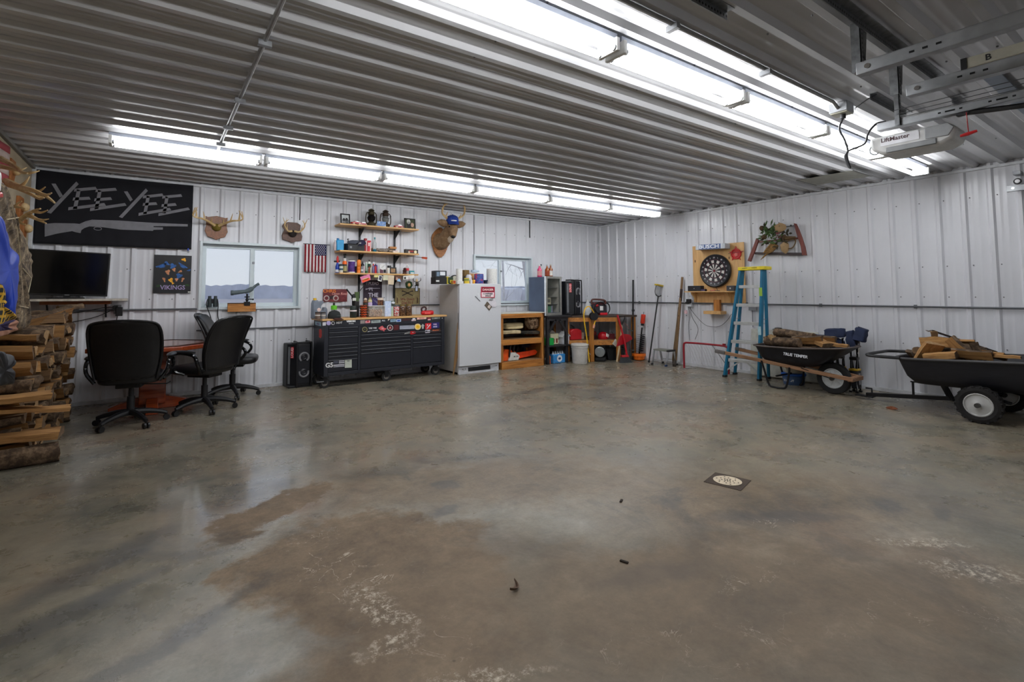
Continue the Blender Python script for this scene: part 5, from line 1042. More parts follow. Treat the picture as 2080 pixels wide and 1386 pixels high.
t = cj('brown and cream jar topped with white, rightmost on the clear tub', 'ornament_jar', 764.5, 778, 604, 619.5, .2, [('body', blotch('brown_jar', [rgb(70, 40, 28), rgb(130, 84, 50), rgb(200, 170, 130)], 40., .5), [(.9, 0), (1, .1), (1, .7)]), ('top', C(224, 206, 190), [(1, .7), (1.02, .95), (.8, 1)])]); t.location.z = zt
p = top(759, .08); 
# light blue bag, back card, jars
p = top(786.5, .15); t = thing('gift_bag', 'pale blue snowy printed paper bag on the tool chest', 'bag', p); W_ = w(780, 793, p.y); H_ = hgt(611, 642, 786, p.y)
G().box(-W_/2, W_/2, -.03, .03, 0, H_).done('paper', blotch('blue_snow_print', [rgb(150, 176, 220), rgb(190, 206, 236), rgb(222, 230, 240)], 30., .6, False), t, bevel=.004)
p = top(790, .3); t = thing('picture_card', 'dark green picture card standing behind the pale blue bag', 'card', p); W_ = w(779, 803, p.y); H_ = hgt(609.5, 640, 790, p.y)
G().box(-W_/2, W_/2, -.004, .004, 0, H_).done('sheet', blotch('green_picture', [rgb(40, 50, 44), rgb(84, 100, 84), rgb(150, 164, 140)], 26., .7), t); G().ball((.06, -.014, H_*.86), .03, .01, .02).done('bow', C(220, 222, 226), t)
cj('clear glass jar of pale green sweets beside the blue bag', 'glass_jar', 793, 799, 622, 642, .14, [('glass', C(176, 196, 172, .15), [(.9, 0), (1, .05), (1, .8), (.8, .9)]), ('lid', C(190, 190, 186, .3), [(.85, .9), (.85, 1)])])
cj('glass jar of red and white sweets with a steel lid on the tool chest', 'glass_jar', 798.8, 810.5, 619.5, 641.5, .14, [('glass', blotch('red_white_sweets', [rgb(176, 40, 44), rgb(206, 206, 206), rgb(150, 156, 160)], 60., .15), [(.9, 0), (1, .05), (1, .8), (.8, .88)]), ('lid', STEEL, [(.86, .88), (.86, 1), (.8, 1.01)])])
for i, (x0, x1) in enumerate(((811, 823), (824, 836))):
    cj(['brown filled glass jar left of its twin near the middle of the tool chest', 'brown filled glass jar right of its twin near the middle of the tool chest'][i], 'glass_jar', x0, x1, 617.5, 641, .14, [('glass', blotch('brown_beans', [rgb(70, 48, 34), rgb(110, 82, 58), rgb(150, 124, 96)], 40., .15), [(.9, 0), (1, .05), (1, .78), (.82, .86)]), ('lid', mat('brass_lid', rgb(150, 128, 84), .35, .6), [(.86, .86), (.86, 1), (.8, 1.01)])], 'brown filled jars on the tool chest')
p = top(869, .14); t = thing('hand_vacuum', 'red handheld tool with a black head on the right end of the tool chest', 'hand tool', p, 0)
G().tube([(-.11, 0, .035), (-.09, 0, .036), (.05, 0, .036), (.085, 0, .034), (.095, 0, .032)], [.024, .034, .036, .03, .012], 12).done('body', C(196, 24, 34, .3), t); G().tube(bez([(-.1, .0, .05), (-.105, 0, .1), (-.06, 0, .125), (-.03, 0, .1), (-.05, 0, .06)], 5), .014, 8).done('handle', C(60, 32, 34), t); G().cbox((-.02, -.036, .03), .1, .006, .02).done('badge', C(236, 90, 90), t, bevel=.002)
# ------------------------------------------------------------------ floor speakers
def speaker(label, m, s=1.):
    t = thing('party_speaker', label, 'speaker', m=m, group='black party speakers')
    W, D, H = .30*s, .30*s, .60*s
    P = [(-W/2+.10*s, 0), (W/2-.03*s, 0), (W/2, .04*s), (W/2, D), (-W/2, D), (-W/2, .11*s)]
    G().prism(P, .02*s, H-.02*s).done('cabinet', mat('speaker_black', rgb(20, 21, 26), .5), t, bevel=.012*s)
    G().box(-W/2+.11*s, W/2-.035*s, -.006*s, .002, .05*s, H-.06*s).done('grille', mat('speaker_grille', rgb(24, 25, 32), .7, scale=200, bump=.3), t, bevel=.004)
    for z, a0, a1 in ((.4*s, -.9, math.pi+.9), (.2*s, math.pi-.3, 2*math.pi+.3)):
        d = G(); d.tube([(.04*s+.058*s*math.cos(a), -.01*s, z+.058*s*math.sin(a)) for a in (a0+(a1-a0)*i/22 for i in range(23))], .013*s, 8); d.done('driver_ring', mat('driver_grey', rgb(128, 128, 132), .4), t)
        G().lathe([(.048*s, 0), (.03*s, .012*s), (.02*s, .004*s), (.004, .008*s)], 18, wallB(.04*s, z, -.006*s)).done('driver_cone', mat('cone_dark', rgb(40, 40, 46), .4), t)
    st_ = M4(((.673, 0, -.74, -W/2+.05*s), (-.74, 0, -.673, .055*s), (0, 1, 0, 0), (0, 0, 0, 1)))
    G(st_).box(-.055*s, -.025*s, .05*s, H-.06*s, -.001, .004).done('chrome_strip', C(110, 112, 116, .3), t)
    G(st_).box(-.015*s, .025*s, H-.21*s, H-.06*s, -.001, .004).done('badge', C(196, 40, 48), t)
    g = G(); g.text('LOUD', .045*s, st_ @ T(.005*s, H-.135*s, .0045, 0, 0, 90), .0005, .001, 1.1); g.done('lettering', C(236, 200, 200), t)
    for x in (-W/2+.10*s, W/2-.01*s):
        G().tube(bez([(x, .0, .0+.012), (x, -.012*s, .06*s), (x, -.012*s, H-.06*s), (x*.9, .01*s, H-.005), (x*.85, D*.6, H)], 4), .012*s, 8).done('side_bar', BLACK, t)
    G().tube([(-W/2+.03*s, .02*s, H-.006), (W/2-.03*s, .02*s, H-.006)], .012*s, 8).done('top_handle', BLACK, t)
    G().box(-W/2, W/2, .01, D, 0, .03*s).done('base', BLACK, t, bevel=.006)
    return t
SPM = T(-5.955, -.30, 0, 0, 0, 3)
spk = speaker('black party speaker standing on the floor left of the tool chest', SPM, 1.)
# ------------------------------------------------------------------ panel between chest and fridge, fridge
t = thing('plywood_sheet', 'thin brown hardboard sheet leaning between the tool chest and the freezer', 'board', (-3.79, -.3, .0)); 
G().prism([(-.02, .0), (-.005, .0), (.2, .79), (.06, .80)], -.006, .0, T(0, -.32, 0) @ wallB(0, 0)).done('sheet', woodmat('hardboard', rgb(112, 82, 48), rgb(146, 112, 72), .7, axis=2), t)
FRM = T(-3.725, -.672, 0, 0, 0, 2.2)
FRW = mat('freezer_white', rgb(204, 206, 210), .35, var=.03, bump=.03, scale=120); FRS = mat('freezer_side', rgb(176, 172, 168), .5, var=.03)
t = thing('freezer', 'tall white upright freezer with a danger sign on its door', 'freezer', m=FRM)
FW = .80
G().box(0, FW-.012, .06, .62, .03, 1.395).done('cabinet', FRS, t, bevel=.01)
g = G(); n = 10
rs = [[(FW*i/n, -.018*math.sin(math.pi*i/n), z) for i in range(n+1)]+[(FW, .052, z), (0, .052, z)] for z in (.128, 1.405)]
g.rings(rs); dr = g.done('door', FRW, t, bevel=.006)
G().box(.0, .01, .02, .05, .7, .95).done('handle_recess', C(150, 150, 150), dr)
G().box(.01, FW-.03, .03, .07, .0, .118).done('kick_plate', C(196, 198, 204), t, bevel=.003); G().box(.18, FW-.2, .026, .032, .04, .10).done('grille', C(36, 38, 42), t)
for x in (.08, .13, FW-.08): G().cyl((x, .031, .08), (x, .027, .08), .007, n=10).done('screw', C(60, 60, 60), t)
def fq(x, y, d=-.02): p = loc(FRM, x, y, 1, d); return p.x, p.z
def doorq(nm, m, q, dep=.0015, base=0.): return G().prism([fq(*p) for p in q], 0, dep, wallB(0, 0, -.0195-base)).done(nm, m, t2, flat=True)
t2 = thing('danger_sign', 'red and white DANGER CONFINED SPACE sign on the freezer door', 'sign', m=FRM)
doorq('plate', C(236, 214, 218, .5), [(977, 604), (1004, 604.5), (1004.5, 583.5), (977.5, 583)]); doorq('red_border', C(176, 40, 66, .5), [(976.5, 594), (1005, 594.2), (1005, 583), (977, 582.6)], .0008, .0016); doorq('header', C(120, 12, 34, .5), [(978.8, 592.8), (1003, 593), (1003, 584.6), (979, 584.3)], .0008, .0025)
for nm, q in (('border', [(976.5, 604.6), (978, 604.6), (978, 593), (976.5, 593)]), ('border', [(1003, 604.8), (1005, 604.8), (1005, 593), (1003.4, 593)]), ('border', [(976.5, 605), (1005, 605.3), (1005, 603.9), (976.5, 603.6)])): doorq(nm, C(176, 40, 66, .5), q, .0008, .0016)
for s, y, sz, m in (('DANGER', 588.8, .046, C(246, 206, 206)), ('CONFINED', 597, .034, C(56, 62, 66)), ('SPACE', 601.4, .034, C(56, 62, 66))):
    c = fq(991, y); g = G(); g.text(s, sz, wallB(c[0], c[1], -.0233), .0004, .0012, 1.15); g.done('lettering', m, t2, flat=True)
def fcard(label, name, q, m, parts=()):
    global t2
    t2 = thing(name, label, name.replace('_', ' '), m=FRM); doorq('sheet', m, q)
    for i, (nm, mm, qq) in enumerate(parts): doorq(nm, mm, qq, .0008, .0016+.0008*i)
fcard('white folded paper held on the freezer door left of the sign', 'paper_note', [(966.5, 601), (976, 611.5), (977, 606), (972, 594.5)], C(206, 208, 212, .7), [('clip', C(120, 122, 128), [(964.5, 602.5), (974.8, 613), (976, 612), (966, 601.5)])])
fcard('tilted grey photo magnet low on the freezer door', 'photo_magnet', [(984, 621), (994, 631.5), (999.5, 622.5), (989.5, 612.5)], C(96, 84, 72, .5), [('face', C(206, 190, 180, .5), [(990, 624), (994, 628), (997, 623), (993, 619)])])
fcard('round edged white card on the freezer door right of the photo', 'white_card', [(996, 623), (1006, 624.5), (1009.5, 619), (1005, 607.5), (996, 608), (992, 613)], C(214, 210, 216, .7))
fcard('dark green oval magnet under the danger sign', 'magnet', [(993, 611.5), (998, 612.8), (1002, 610), (1001, 606.5), (995, 608)], C(96, 100, 92, .6))
# ------------------------------------------------------------------ on top of the freezer
def ft(x, y): p = FRM @ V((loc(FRM, x, 570, 1, y).x, y, 1.396)); return p
def ftj(label, name, x0, x1, yt, yb, y, parts, group=None):
    a = ft((x0+x1)/2, y); r = w(x0, x1, a.y)/2; h = hgt(yt, yb, (x0+x1)/2, a.y)
    return lathething(name, label, name.replace('_', ' '), a.x, a.y, a.z, [(nm, m, [(p*r, q*h) for p, q in pr]) for nm, m, pr in parts], group)
def ftb(label, name, x0, x1, yt, yb, y, sy, m, parts=(), rz=0, z=0.):
    a = ft((x0+x1)/2, y); return boxthing(name, label, name.replace('_', ' '), a.x, a.y, a.z+z, w(x0, x1, a.y), sy, hgt(yt, yb, (x0+x1)/2, a.y), m, parts, rz)
ftb('black hard case overhanging the left edge of the freezer top', 'power_tool_case', 880, 903, 563, 577, .2, .16, C(26, 26, 28), [('grey_mark', C(196, 198, 196), (-.46, -.18, .3, .55))])
ftb('black case with a white panel stacked on the hard case above the freezer', 'charger_case', 880.5, 903, 550.5, 563, .2, .14, C(36, 42, 50), [('white_panel', C(216, 220, 226), (-.1, .36, .25, .85)), ('blue_panel', C(110, 130, 150), (-.4, -.15, .1, .8))], 0, hgt(563, 577, 890, -.4)+.001)
for i, (x0, x1, m, lb) in enumerate(((903, 909.5, C(206, 186, 40), 'upright yellow carton beside the black cases on the freezer'), (910, 918, C(40, 60, 40), 'upright dark green carton beside the yellow carton on the freezer'))):
    ftb(lb, 'carton', x0, x1, 560+i, 575, .16, .08, m, [('label', C(60, 70, 40) if i == 0 else C(206, 196, 60), (.1, .45, .1, .9) if i == 0 else (-.3, .4, .2, .6))])
a = ft(923, .3); t = thing('wall_dial', 'round white faced dial with a black rim on the freezer top', 'dial', (a.x, a.y, a.z+.075)); G().cyl((0, .02, 0), (0, -.02, 0), .075, n=24).done('rim', BLACK, t); G().cyl((0, -.0205, 0), (0, -.023, 0), .06, n=24).done('face', C(206, 204, 186, .5), t); G().bar((-.01, -.024, -.01), (.02, -.024, .03), .005, .002).done('hand', BLACK, t); G().box(-.04, .04, -.03, .03, -.075, -.068).done('foot', BLACK, t)
ftb('small red and gold carton in front of the round dial', 'carton', 918, 924, 568, 575, .08, .06, C(196, 140, 60), [('label', C(170, 50, 40), (-.3, .3, .3, .9))])
TOWEL = mat('paper_towel', rgb(226, 226, 222), .9, bump=.2, scale=60)
ftj('white paper towel roll standing on the middle of the freezer top', 'paper_towel_roll', 927.5, 938.5, 541, 572, .1, [('roll', TOWEL, [(.98, .02), (1, .03), (1, 1), (.3, 1)]), ('core', C(170, 140, 100), [(.28, .99), (.28, 1.005)])])
ftb('white square tray under the left paper towel roll', 'tray', 927, 940, 569, 575, .02, .05, C(206, 206, 204))
ftj('tall paper towel roll on the right of the freezer top', 'paper_towel_roll', 990, 1008, 543.5, 575, .12, [('roll', TOWEL, [(.98, 0), (1, .01), (1, 1), (.3, 1)]), ('core', C(170, 140, 100), [(.28, .99), (.28, 1.005)])])
ftb('brown carton base behind the left paper towel roll', 'carton', 938, 950, 556.5, 573, .3, .12, C(70, 60, 44)); ftb('olive brown carton perched high behind the left paper towel roll', 'carton', 938.5, 949, 543.5, 556, .3, .12, C(112, 88, 44), (), 8, hgt(556.5, 573, 944, -.35)+.001)
ftb('large tan cardboard box at the back of the freezer top', 'cardboard_box', 949.5, 968, 551, 573, .34, .14, C(190, 140, 92, .8), [('tape', C(214, 176, 130), (-.1, .1, 0, 1))]); 
a = ft(958, .34); t = thing('paper_stack', 'white and blue papers lying on the tan cardboard box', 'papers', (a.x, a.y, a.z+hgt(551, 573, 958, -.33)+.001)); G().cbox((0, 0, .02), .2, .14, .012, 12, 4, 6).done('sheets', C(206, 208, 212, .8), t); G().cbox((.05, -.02, .045), .12, .08, .03, 8, 0, -10).done('blue_packet', C(176, 196, 214, .7), t, bevel=.004)
ftj('white handled mug shape behind the green can on the freezer', 'mug', 946.5, 957.5, 553, 573, .2, [('body', C(216, 216, 224), [(.9, 0), (1, .05), (1, .8), (.6, 1)])])
ftj('green and yellow food can at the middle front of the freezer top', 'can', 943.5, 952.5, 561.5, 574, .06, [('body', C(216, 186, 60), CYL), ('band', C(120, 140, 70), [(1.02, .55), (1.02, .85)])])
ftj('small white and grey bottle beside the green and yellow can', 'bottle', 954, 959.5, 561.5, 573.5, .07, [('body', C(210, 204, 206), [(.9, 0), (1, .6), (.5, .75), (.5, 1)])])
ftj('small orange jar beside the white and grey bottle', 'jar', 960, 964.5, 564, 573, .08, [('body', C(236, 170, 50), CYL)])
ftj('blue and red printed tin on the freezer top', 'tin', 964.5, 981, 551, 572, .12, [('body', blotch('blue_red_print', [rgb(28, 50, 120), rgb(40, 70, 150), rgb(196, 50, 60), rgb(220, 200, 200)], 22., .4), [(.95, 0), (1, .02), (1, .95), (.95, 1)]), ('lid', C(200, 160, 140), [(.96, .99), (.9, 1.03)])])
t = ftj('dark blue spool beside the tall paper towel roll', 'spool', 981.5, 991.5, 562.5, 571.5, .16, [('flange', C(30, 44, 76), [(1, 0), (1, .25), (.7, .3), (.7, .7), (1, .75), (1, 1)])])
# ------------------------------------------------------------------ lumber shelf bench right of the freezer
t = thing('wooden_bench', 'amber lumber bench with two open shelves right of the freezer', 'bench', (-2.42, -.56, 0))
for x in (-.45, .45):
    for y in (.02, .46): G().box(x-.02 if x < 0 else x-.045, x+.045 if x < 0 else x+.02, y-.02, y+.02, .0, .905).done('post', OAKY_Z, t, bevel=.002)
for z0, z1, nm in ((.835, .905, 'top_rail'), (.39, .48, 'middle_rail'), (.0, .115, 'bottom_rail')):
    G().box(-.47, .405, -.02 if z0 > .1 else -.05, .0 if z0 > .1 else -.02, z0, z1).done(nm, OAKY, t, bevel=.003)
G().box(-.48, .48, -.02, .51, .906, .922).done('worktop', mat('pale_laminate', rgb(206, 200, 186), .4), t, bevel=.003)
for z in (.475, .11): G().box(-.45, .44, .0, .48, z-.015, z+.004).done('shelf_board', woodmat('shelf_ply', rgb(120, 90, 58), rgb(160, 124, 84), .7), t)
G().box(-.47, .47, .485, .5, .02, .9).done('back_panel', mat('dull_grey_board', rgb(92, 84, 86), .8), t)  # bench back closed with one even dull grey board
G().box(.452, .47, .0, .48, .0, .9).done('side_panel', OAKY_Z, t)
def bx(x, y, Y): return atY(x, y, Y)
def folded(label, name, x0, x1, y0, y1, Y, dp, m, seed):
    A, B = bx(x0, y1, Y), bx(x1, y0, Y); t = thing(name, label, 'clothing', ((A.x+B.x)/2, Y+dp/2, A.z), group='folded clothes in the lumber bench')
    g = G(); W, H = B.x-A.x, max(.03, B.z-A.z); N = 24
    g.rings([[(W/2*k*math.copysign(abs(math.cos(a))**.4, math.cos(a)), dp/2*k*math.copysign(abs(math.sin(a))**.4, math.sin(a)), z*H) for a in (2*math.pi*i/N for i in range(N))] for z, k in ((0, .96), (.15, 1), (.45, 1), (.5, .96), (.55, 1), (.85, 1), (1, .9))])
    g.jitter(.02, 7., seed); g.done('cloth', m, t, ang=70, sub=1)
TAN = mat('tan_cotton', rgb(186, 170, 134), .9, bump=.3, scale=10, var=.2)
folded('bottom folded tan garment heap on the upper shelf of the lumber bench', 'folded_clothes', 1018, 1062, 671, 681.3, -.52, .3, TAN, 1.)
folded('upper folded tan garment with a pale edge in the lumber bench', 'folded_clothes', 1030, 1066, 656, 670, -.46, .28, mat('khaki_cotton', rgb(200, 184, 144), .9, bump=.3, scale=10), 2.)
folded('dark folded camouflage heap on the right of the upper bench shelf', 'folded_clothes', 1064, 1102, 672, 680, -.5, .3, blotch('dark_camo', [rgb(34, 32, 28), rgb(64, 56, 44), rgb(96, 88, 70)], 16., .95), 3.)
folded('dark blue striped folded jacket at the upper left of the lumber bench', 'folded_clothes', 1018, 1052, 641, 656, -.36, .26, blotch('navy_check', [rgb(26, 30, 36), rgb(44, 52, 58), rgb(110, 118, 124)], 14., .9, True, stretch=(1, 1, 5)), 4.)
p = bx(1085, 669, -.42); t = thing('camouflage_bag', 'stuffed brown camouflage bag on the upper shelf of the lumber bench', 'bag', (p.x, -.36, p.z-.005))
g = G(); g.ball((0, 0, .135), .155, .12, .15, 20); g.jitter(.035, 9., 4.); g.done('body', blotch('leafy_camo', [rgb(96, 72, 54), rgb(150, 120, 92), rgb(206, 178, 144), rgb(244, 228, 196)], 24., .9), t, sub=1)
def chainsaw(label, x, y, z, rz, s=1., bar=True):
    t = thing('chainsaw', label, 'chainsaw', (x, y, z), rz, 'chainsaws on the lower bench shelf')
    ORG = mat('saw_orange', rgb(236, 92, 30), .4)
    G().prism([(-.2*s, 0), (.02*s, 0), (.03*s, .1*s), (-.02*s, .17*s), (-.14*s, .18*s), (-.2*s, .12*s)], -.07*s, .07*s, wallB(0, 0)).done('motor_housing', ORG, t, bevel=.012)
    G().prism([(-.1*s, .005), (.1*s, .0), (.13*s, .06*s), (.1*s, .09*s), (.04*s, .12*s), (-.05*s, .13*s)], .07*s, .1*s, wallB(0, 0)).done('side_cover', C(206, 206, 200, .4), t, bevel=.006)
    g = G(); g.text('MS 250', .032*s, wallB(.05*s, .06*s, -.1005*s), .0004, .0008); g.done('lettering', C(50, 50, 52), t)
    G().tube(bez([(-.08*s, -.09*s, .06*s), (-.06*s, -.09*s, .2*s), (-.02*s, -.06*s, .26*s), (.0, .05*s, .26*s), (.0, .09*s, .16*s)], 5), .013*s, 8).done('front_handle', BLACK, t); G().prism([(.03*s, .13*s), (.06*s, .13*s), (.09*s, .25*s), (.06*s, .25*s)], -.05*s, .05*s, wallB(0, 0)).done('hand_guard', BLACK, t, bevel=.006)
    G().tube(bez([(-.2*s, 0, .12*s), (-.3*s, 0, .14*s), (-.36*s, 0, .09*s), (-.3*s, 0, .03*s), (-.19*s, 0, .03*s)], 5), .018*s, 8).done('rear_handle', ORG, t)
    if bar: G().prism([(.1*s, .01), (.5*s, .05*s), (.545*s, .09*s), (.5*s, .13*s), (.1*s, .11*s)], .03*s, .06*s, wallB(0, 0)).done('bar_scabbard', mat('scabbard_orange', rgb(240, 72, 26), .4), t, bevel=.006)
    return t
A = bx(1044, 737, -.5); chainsaw('orange and white chainsaw with an orange scabbard low in the lumber bench', A.x-.02, -.40, .116, 4, 1.08)
chainsaw('orange chainsaw standing behind the front one on the bottom bench shelf', -2.34, -.19, .116, -8, .8, False)
t = thing('power_drill', 'dark blue cordless tool behind the orange scabbard in the lumber bench', 'power tool', (-2.12, -.2, .116)); G().box(-.06, .06, -.05, .05, 0, .06).done('battery', C(40, 40, 46), t, bevel=.006); G().tube([(0, 0, .06), (0, 0, .17)], .025, 8).done('grip', C(40, 44, 60), t); G().tube([(-.09, 0, .2), (.1, 0, .2)], [.045, .04], 10).done('motor_body', C(46, 50, 76), t)
# ------------------------------------------------------------------ black stand and drinks cooler
t = thing('black_stand', 'black painted wooden stand with diagonal braces under the drinks cooler', 'stand', (-1.655, -.58, 0))
BLKW = woodmat('black_painted_wood', rgb(24, 23, 26), rgb(40, 38, 42), .55)
for x in (-.22, .22):
    for y in (.02, .42): G().box(x-.025, x+.025, y-.025, y+.025, 0, .82).done('leg', BLKW, t, bevel=.003)
G().box(-.26, .32, -.03, .48, .82, .85).done('top', BLKW, t, bevel=.003); G().box(-.22, .22, -.01, .01, .76, .82).done('apron', BLKW, t)
for k in (-1, 1): G().bar((k*.205, .0, .56), (k*.04, .0, .78), .04, .02, (0, 1, 0)).done('brace', BLKW, t)
G().box(-.24, .3, -.02, .44, .30, .325).done('lower_shelf', BLKW, t, bevel=.003)
CLM = T(-1.905, -.555, .852, 0, 0, 10)
t = thing('drinks_cooler', 'glass door drinks cooler with a grey side standing on the black stand', 'cooler', m=CLM)
CWD, CDP, CH = .455, .40, .70
COOLG = mat('cooler_grey', rgb(92, 104, 126), .4, .2, var=.15, scale=3); ALU = mat('brushed_aluminium', rgb(170, 170, 164), .35, .7)
G().box(0, .02, .03, CDP, .03, CH-.02).done('side_panel', COOLG, t, bevel=.004); G().box(CWD-.02, CWD, .03, CDP, .03, CH-.02).done('side_panel', COOLG, t, bevel=.004)
G().box(0, CWD, .03, CDP, CH-.03, CH-.01).done('top_panel', COOLG, t, bevel=.004); G().box(0, CWD, .03, CDP, .02, .05).done('bottom_panel', COOLG, t, bevel=.004); G().box(.02, CWD-.02, CDP-.02, CDP, .05, CH-.03).done('back_panel', C(206, 202, 186), t)
G().box(.021, .024, .05, CDP-.02, .05, CH-.03).done('liner', C(206, 202, 190), t)
G().box(CWD-.024, CWD-.021, .05, CDP-.02, .05, CH-.03).done('liner', C(206, 202, 190), t)
G().box(-.004, .012, .005, .03, .0, CH).done('edge_strip', C(226, 232, 240, .3), t, bevel=.002)
g = G()
for a in ((.014, .055, 0, CH), (CWD-.045, CWD, 0, CH), (.055, CWD-.045, CH-.04, CH), (.055, CWD-.045, 0, .045)): g.box(a[0], a[1], 0, .028, a[2], a[3])
dr = g.done('door', ALU, t, bevel=.003)
G().box(.055, CWD-.045, .012, .016, .045, CH-.04).done('door_glass', mat('tinted_glass', rgb(60, 70, 66), .03, alpha=.14, var=.01), dr)
for z in (.2, .33, .5): G().box(.025, CWD-.025, .07, CDP-.03, z-.004, z).done('wire_shelf', STEEL, t)
def incool(x, y, z): return CLM @ V((x, y, z))
for i in range(5):
    p = incool(.1+.052*i, .13, .0512); lathething('drink_can', ['green drinks can at the left of the cooler floor', 'green drinks can second from the left in the cooler', 'green drinks can in the middle of the cooler floor', 'green drinks can fourth from the left in the cooler', 'pale lilac drinks can at the right of the cooler floor'][i], 'can', p.x, p.y, p.z, [('shell', C(96, 160, 120, .3) if i < 4 else C(150, 150, 170, .3), [(.022, 0), (.025, .006), (.025, .105), (.021, .118)]), ('lid', STEEL, [(.02, .118), (.02, .12)])], 'drink cans in the cooler')
p = incool(.2, .14, .2005); boxthing('paper_box', 'cream box with grey lettering on the cooler middle shelf', 'box', p.x, p.y, p.z, .12, .08, .12, C(206, 200, 170, .7), [('print', C(120, 118, 110), (-.3, .35, .25, .75))], 10)
p = incool(.1, .16, .3305); lathething('bottle', 'dark round bottle in the cooler under the top shelf', 'bottle', p.x, p.y, p.z, [('body', C(24, 28, 40, .3), [(.03, 0), (.04, .01), (.04, .06), (.015, .1)]), ('cap', WHITE, [(.016, .1), (.016, .13)])])
for i, (x, c) in enumerate(((.09, (30, 30, 36)), (.14, (190, 190, 180)), (.2, (206, 200, 180)))):
    p = incool(x, .15, .5005); lathething('bottle', ['black bottle on the top shelf of the cooler', 'pale bottle beside the black bottle in the cooler', 'cream bottle third on the top shelf of the cooler'][i], 'bottle', p.x, p.y, p.z, [('body', C(*c, .3), [(.02, 0), (.022, .005), (.022, .08), (.009, .11), (.009, .14)])], 'bottles on the cooler top shelf')
def cb(label, x, y, m1, cap, lab, h, r, neck=.42):
    p = incool(x, y, CH-.0095); return lathething('liquor_bottle', label, 'bottle', p.x, p.y, p.z, [('glass', m1, [(r*.9, 0), (r, .006), (r, h*.6), (r*neck, h*.78), (r*neck*.85, h*.92)]), ('label', lab, [(r*1.02, h*.12), (r*1.02, h*.5)]), ('stopper', cap, [(r*neck, h*.9), (r*neck, h)])], 'bottles on top of the cooler', n=18)
cb('pink bottle with a cream foot at the left of the cooler top', .07, .2, C(216, 70, 120, .2), WHITE, C(222, 150, 150, .4), .225, .042)
cb('clear bottle with a black cap second from the left on the cooler', .135, .22, mat('clear_spirit', rgb(200, 202, 200), .1, alpha=.8), C(34, 38, 56), C(206, 206, 206, .5), .235, .035)
cb('amber bottle with a grey stopper third on the cooler top', .19, .12, C(150, 76, 24, .15), C(176, 180, 180), C(160, 70, 40, .5), .225, .043)
cb('amber bottle with a white label at the right of the cooler top', .265, .1, C(140, 70, 26, .15), C(206, 196, 180), C(216, 212, 204, .5), .235, .037)
# things in and under the black stand
t = boxthing('green_bin', 'bright green plastic bin on the shelf of the black stand', 'bin', -1.78, -.42, .3255, .17, .2, .125, C(24, 160, 70)); 
t = thing('feed_carton', 'cream carton with red pictures on the black stand shelf', 'carton', (-1.58, -.36, .3255), -4); G().box(-.09, .09, -.05, .05, 0, .19).done('carton', C(222, 216, 184, .7), t, bevel=.003)
for x in (-.02, .05): G().box(x-.018, x+.018, -.052, -.0495, .02, .1).done('picture', C(140, 54, 40), t)
t = thing('feed_bag', 'crumpled white and red bag behind the green bin', 'bag', (-1.5, -.22, .3255)); g = G(); g.ball((0, 0, .11), .09, .06, .11, 16); g.jitter(.04, 12., 6.); g.done('plastic', C(206, 196, 190, .5), t)
t = thing('birdhouse', 'small white birdhouse with a pitched roof on the shelf end by the bucket', 'birdhouse', (-1.40, -.46, .3255)); G().prism([(-.075, 0), (.075, 0), (.075, .14), (0, .21), (-.075, .14)], -.06, .06, wallB(0, 0)).done('walls', C(196, 198, 206, .6), t, bevel=.002)
for k in (-1, 1): G().prism([(0, .212), (k*.1, .125), (k*.1, .138), (0, .228)][::k], -.075, .075, wallB(0, 0)).done('roof', C(214, 214, 216, .6), t)
G().box(-.015, .03, -.0625, -.06, .02, .075).done('print', C(100, 104, 116), t)
t = thing('water_pack', 'blue shrink wrapped pack of water bottles under the black stand', 'bottle pack', (-1.60, -.48, 0)); G().box(-.14, .14, -.08, .1, 0, .16).done('wrap', mat('blue_wrap', rgb(60, 140, 206), .2, var=.2), t, bevel=.012)
G().cyl((.0, -.081, .085), (.0, -.083, .085), .06, n=20).done('white_badge', C(224, 230, 236), t); G().ball((.0, -.084, .085), .032, .003, .022).done('dark_emblem', C(40, 70, 110), t)
for i in range(5):
    g = G(); g.lathe([(.026, .15), (.026, .17), (.013, .195), (.013, .21)], 10, T(-.11+.055*i, -.03, 0)); g.done('bottle', mat('pale_bottle', rgb(196, 206, 214), .15, alpha=.7), t)
lathething('cleaner_bottle', 'orange bottle with a white cap under the left of the black stand', 'bottle', -1.81, -.5, 0, [('body', C(206, 96, 30, .3), [(.035, 0), (.04, .01), (.04, .12), (.018, .16)]), ('cap', C(220, 206, 200), [(.018, .155), (.018, .2)])])
def bucket(label, x, y, r, h, rz, group, m=None):
    m = m or mat('bucket_white', rgb(196, 194, 190), .5)
    t = thing('bucket', label, 'bucket', (x, y, 0), rz, group); G().lathe([(r*.88, 0), (r*.9, .006), (r, h*.8), (r*1.06, h*.805), (r*1.06, h*.83), (r, h*.835), (r*1.0, h*.88), (r*1.06, h*.885), (r*1.06, h*.91), (r, h*.915)], 24).done('pail', m, t); G().lathe([(r*1.0, h*.9), (r*1.08, h*.91), (r*1.08, h*.97), (r*1.02, h), (r*.5, h)], 24).done('lid', C(206, 204, 196, .5), t)
    G().tube(bez([(r*1.05, 0, h*.82), (r*1.12, -.06, h*.62), (r*1.14, -.09, h*.5), (r*1.0, -.14, h*.42)], 5), .005, 6).done('handle', C(214, 214, 214), t)
    if r > .1: G().box(.035, .075, -r*.99, -r*.9, h*.3, h*.58).done('label', C(110, 108, 112), t)
    return t
bucket('white lidded bucket in front of the corner bench left leg', -1.285, -.75, .148, .345, 20, 'white buckets by the corner bench')
bucket('white bucket half hidden behind the black heater under the corner bench', -.80, -.38, .14, .34, -30, 'white buckets by the corner bench')
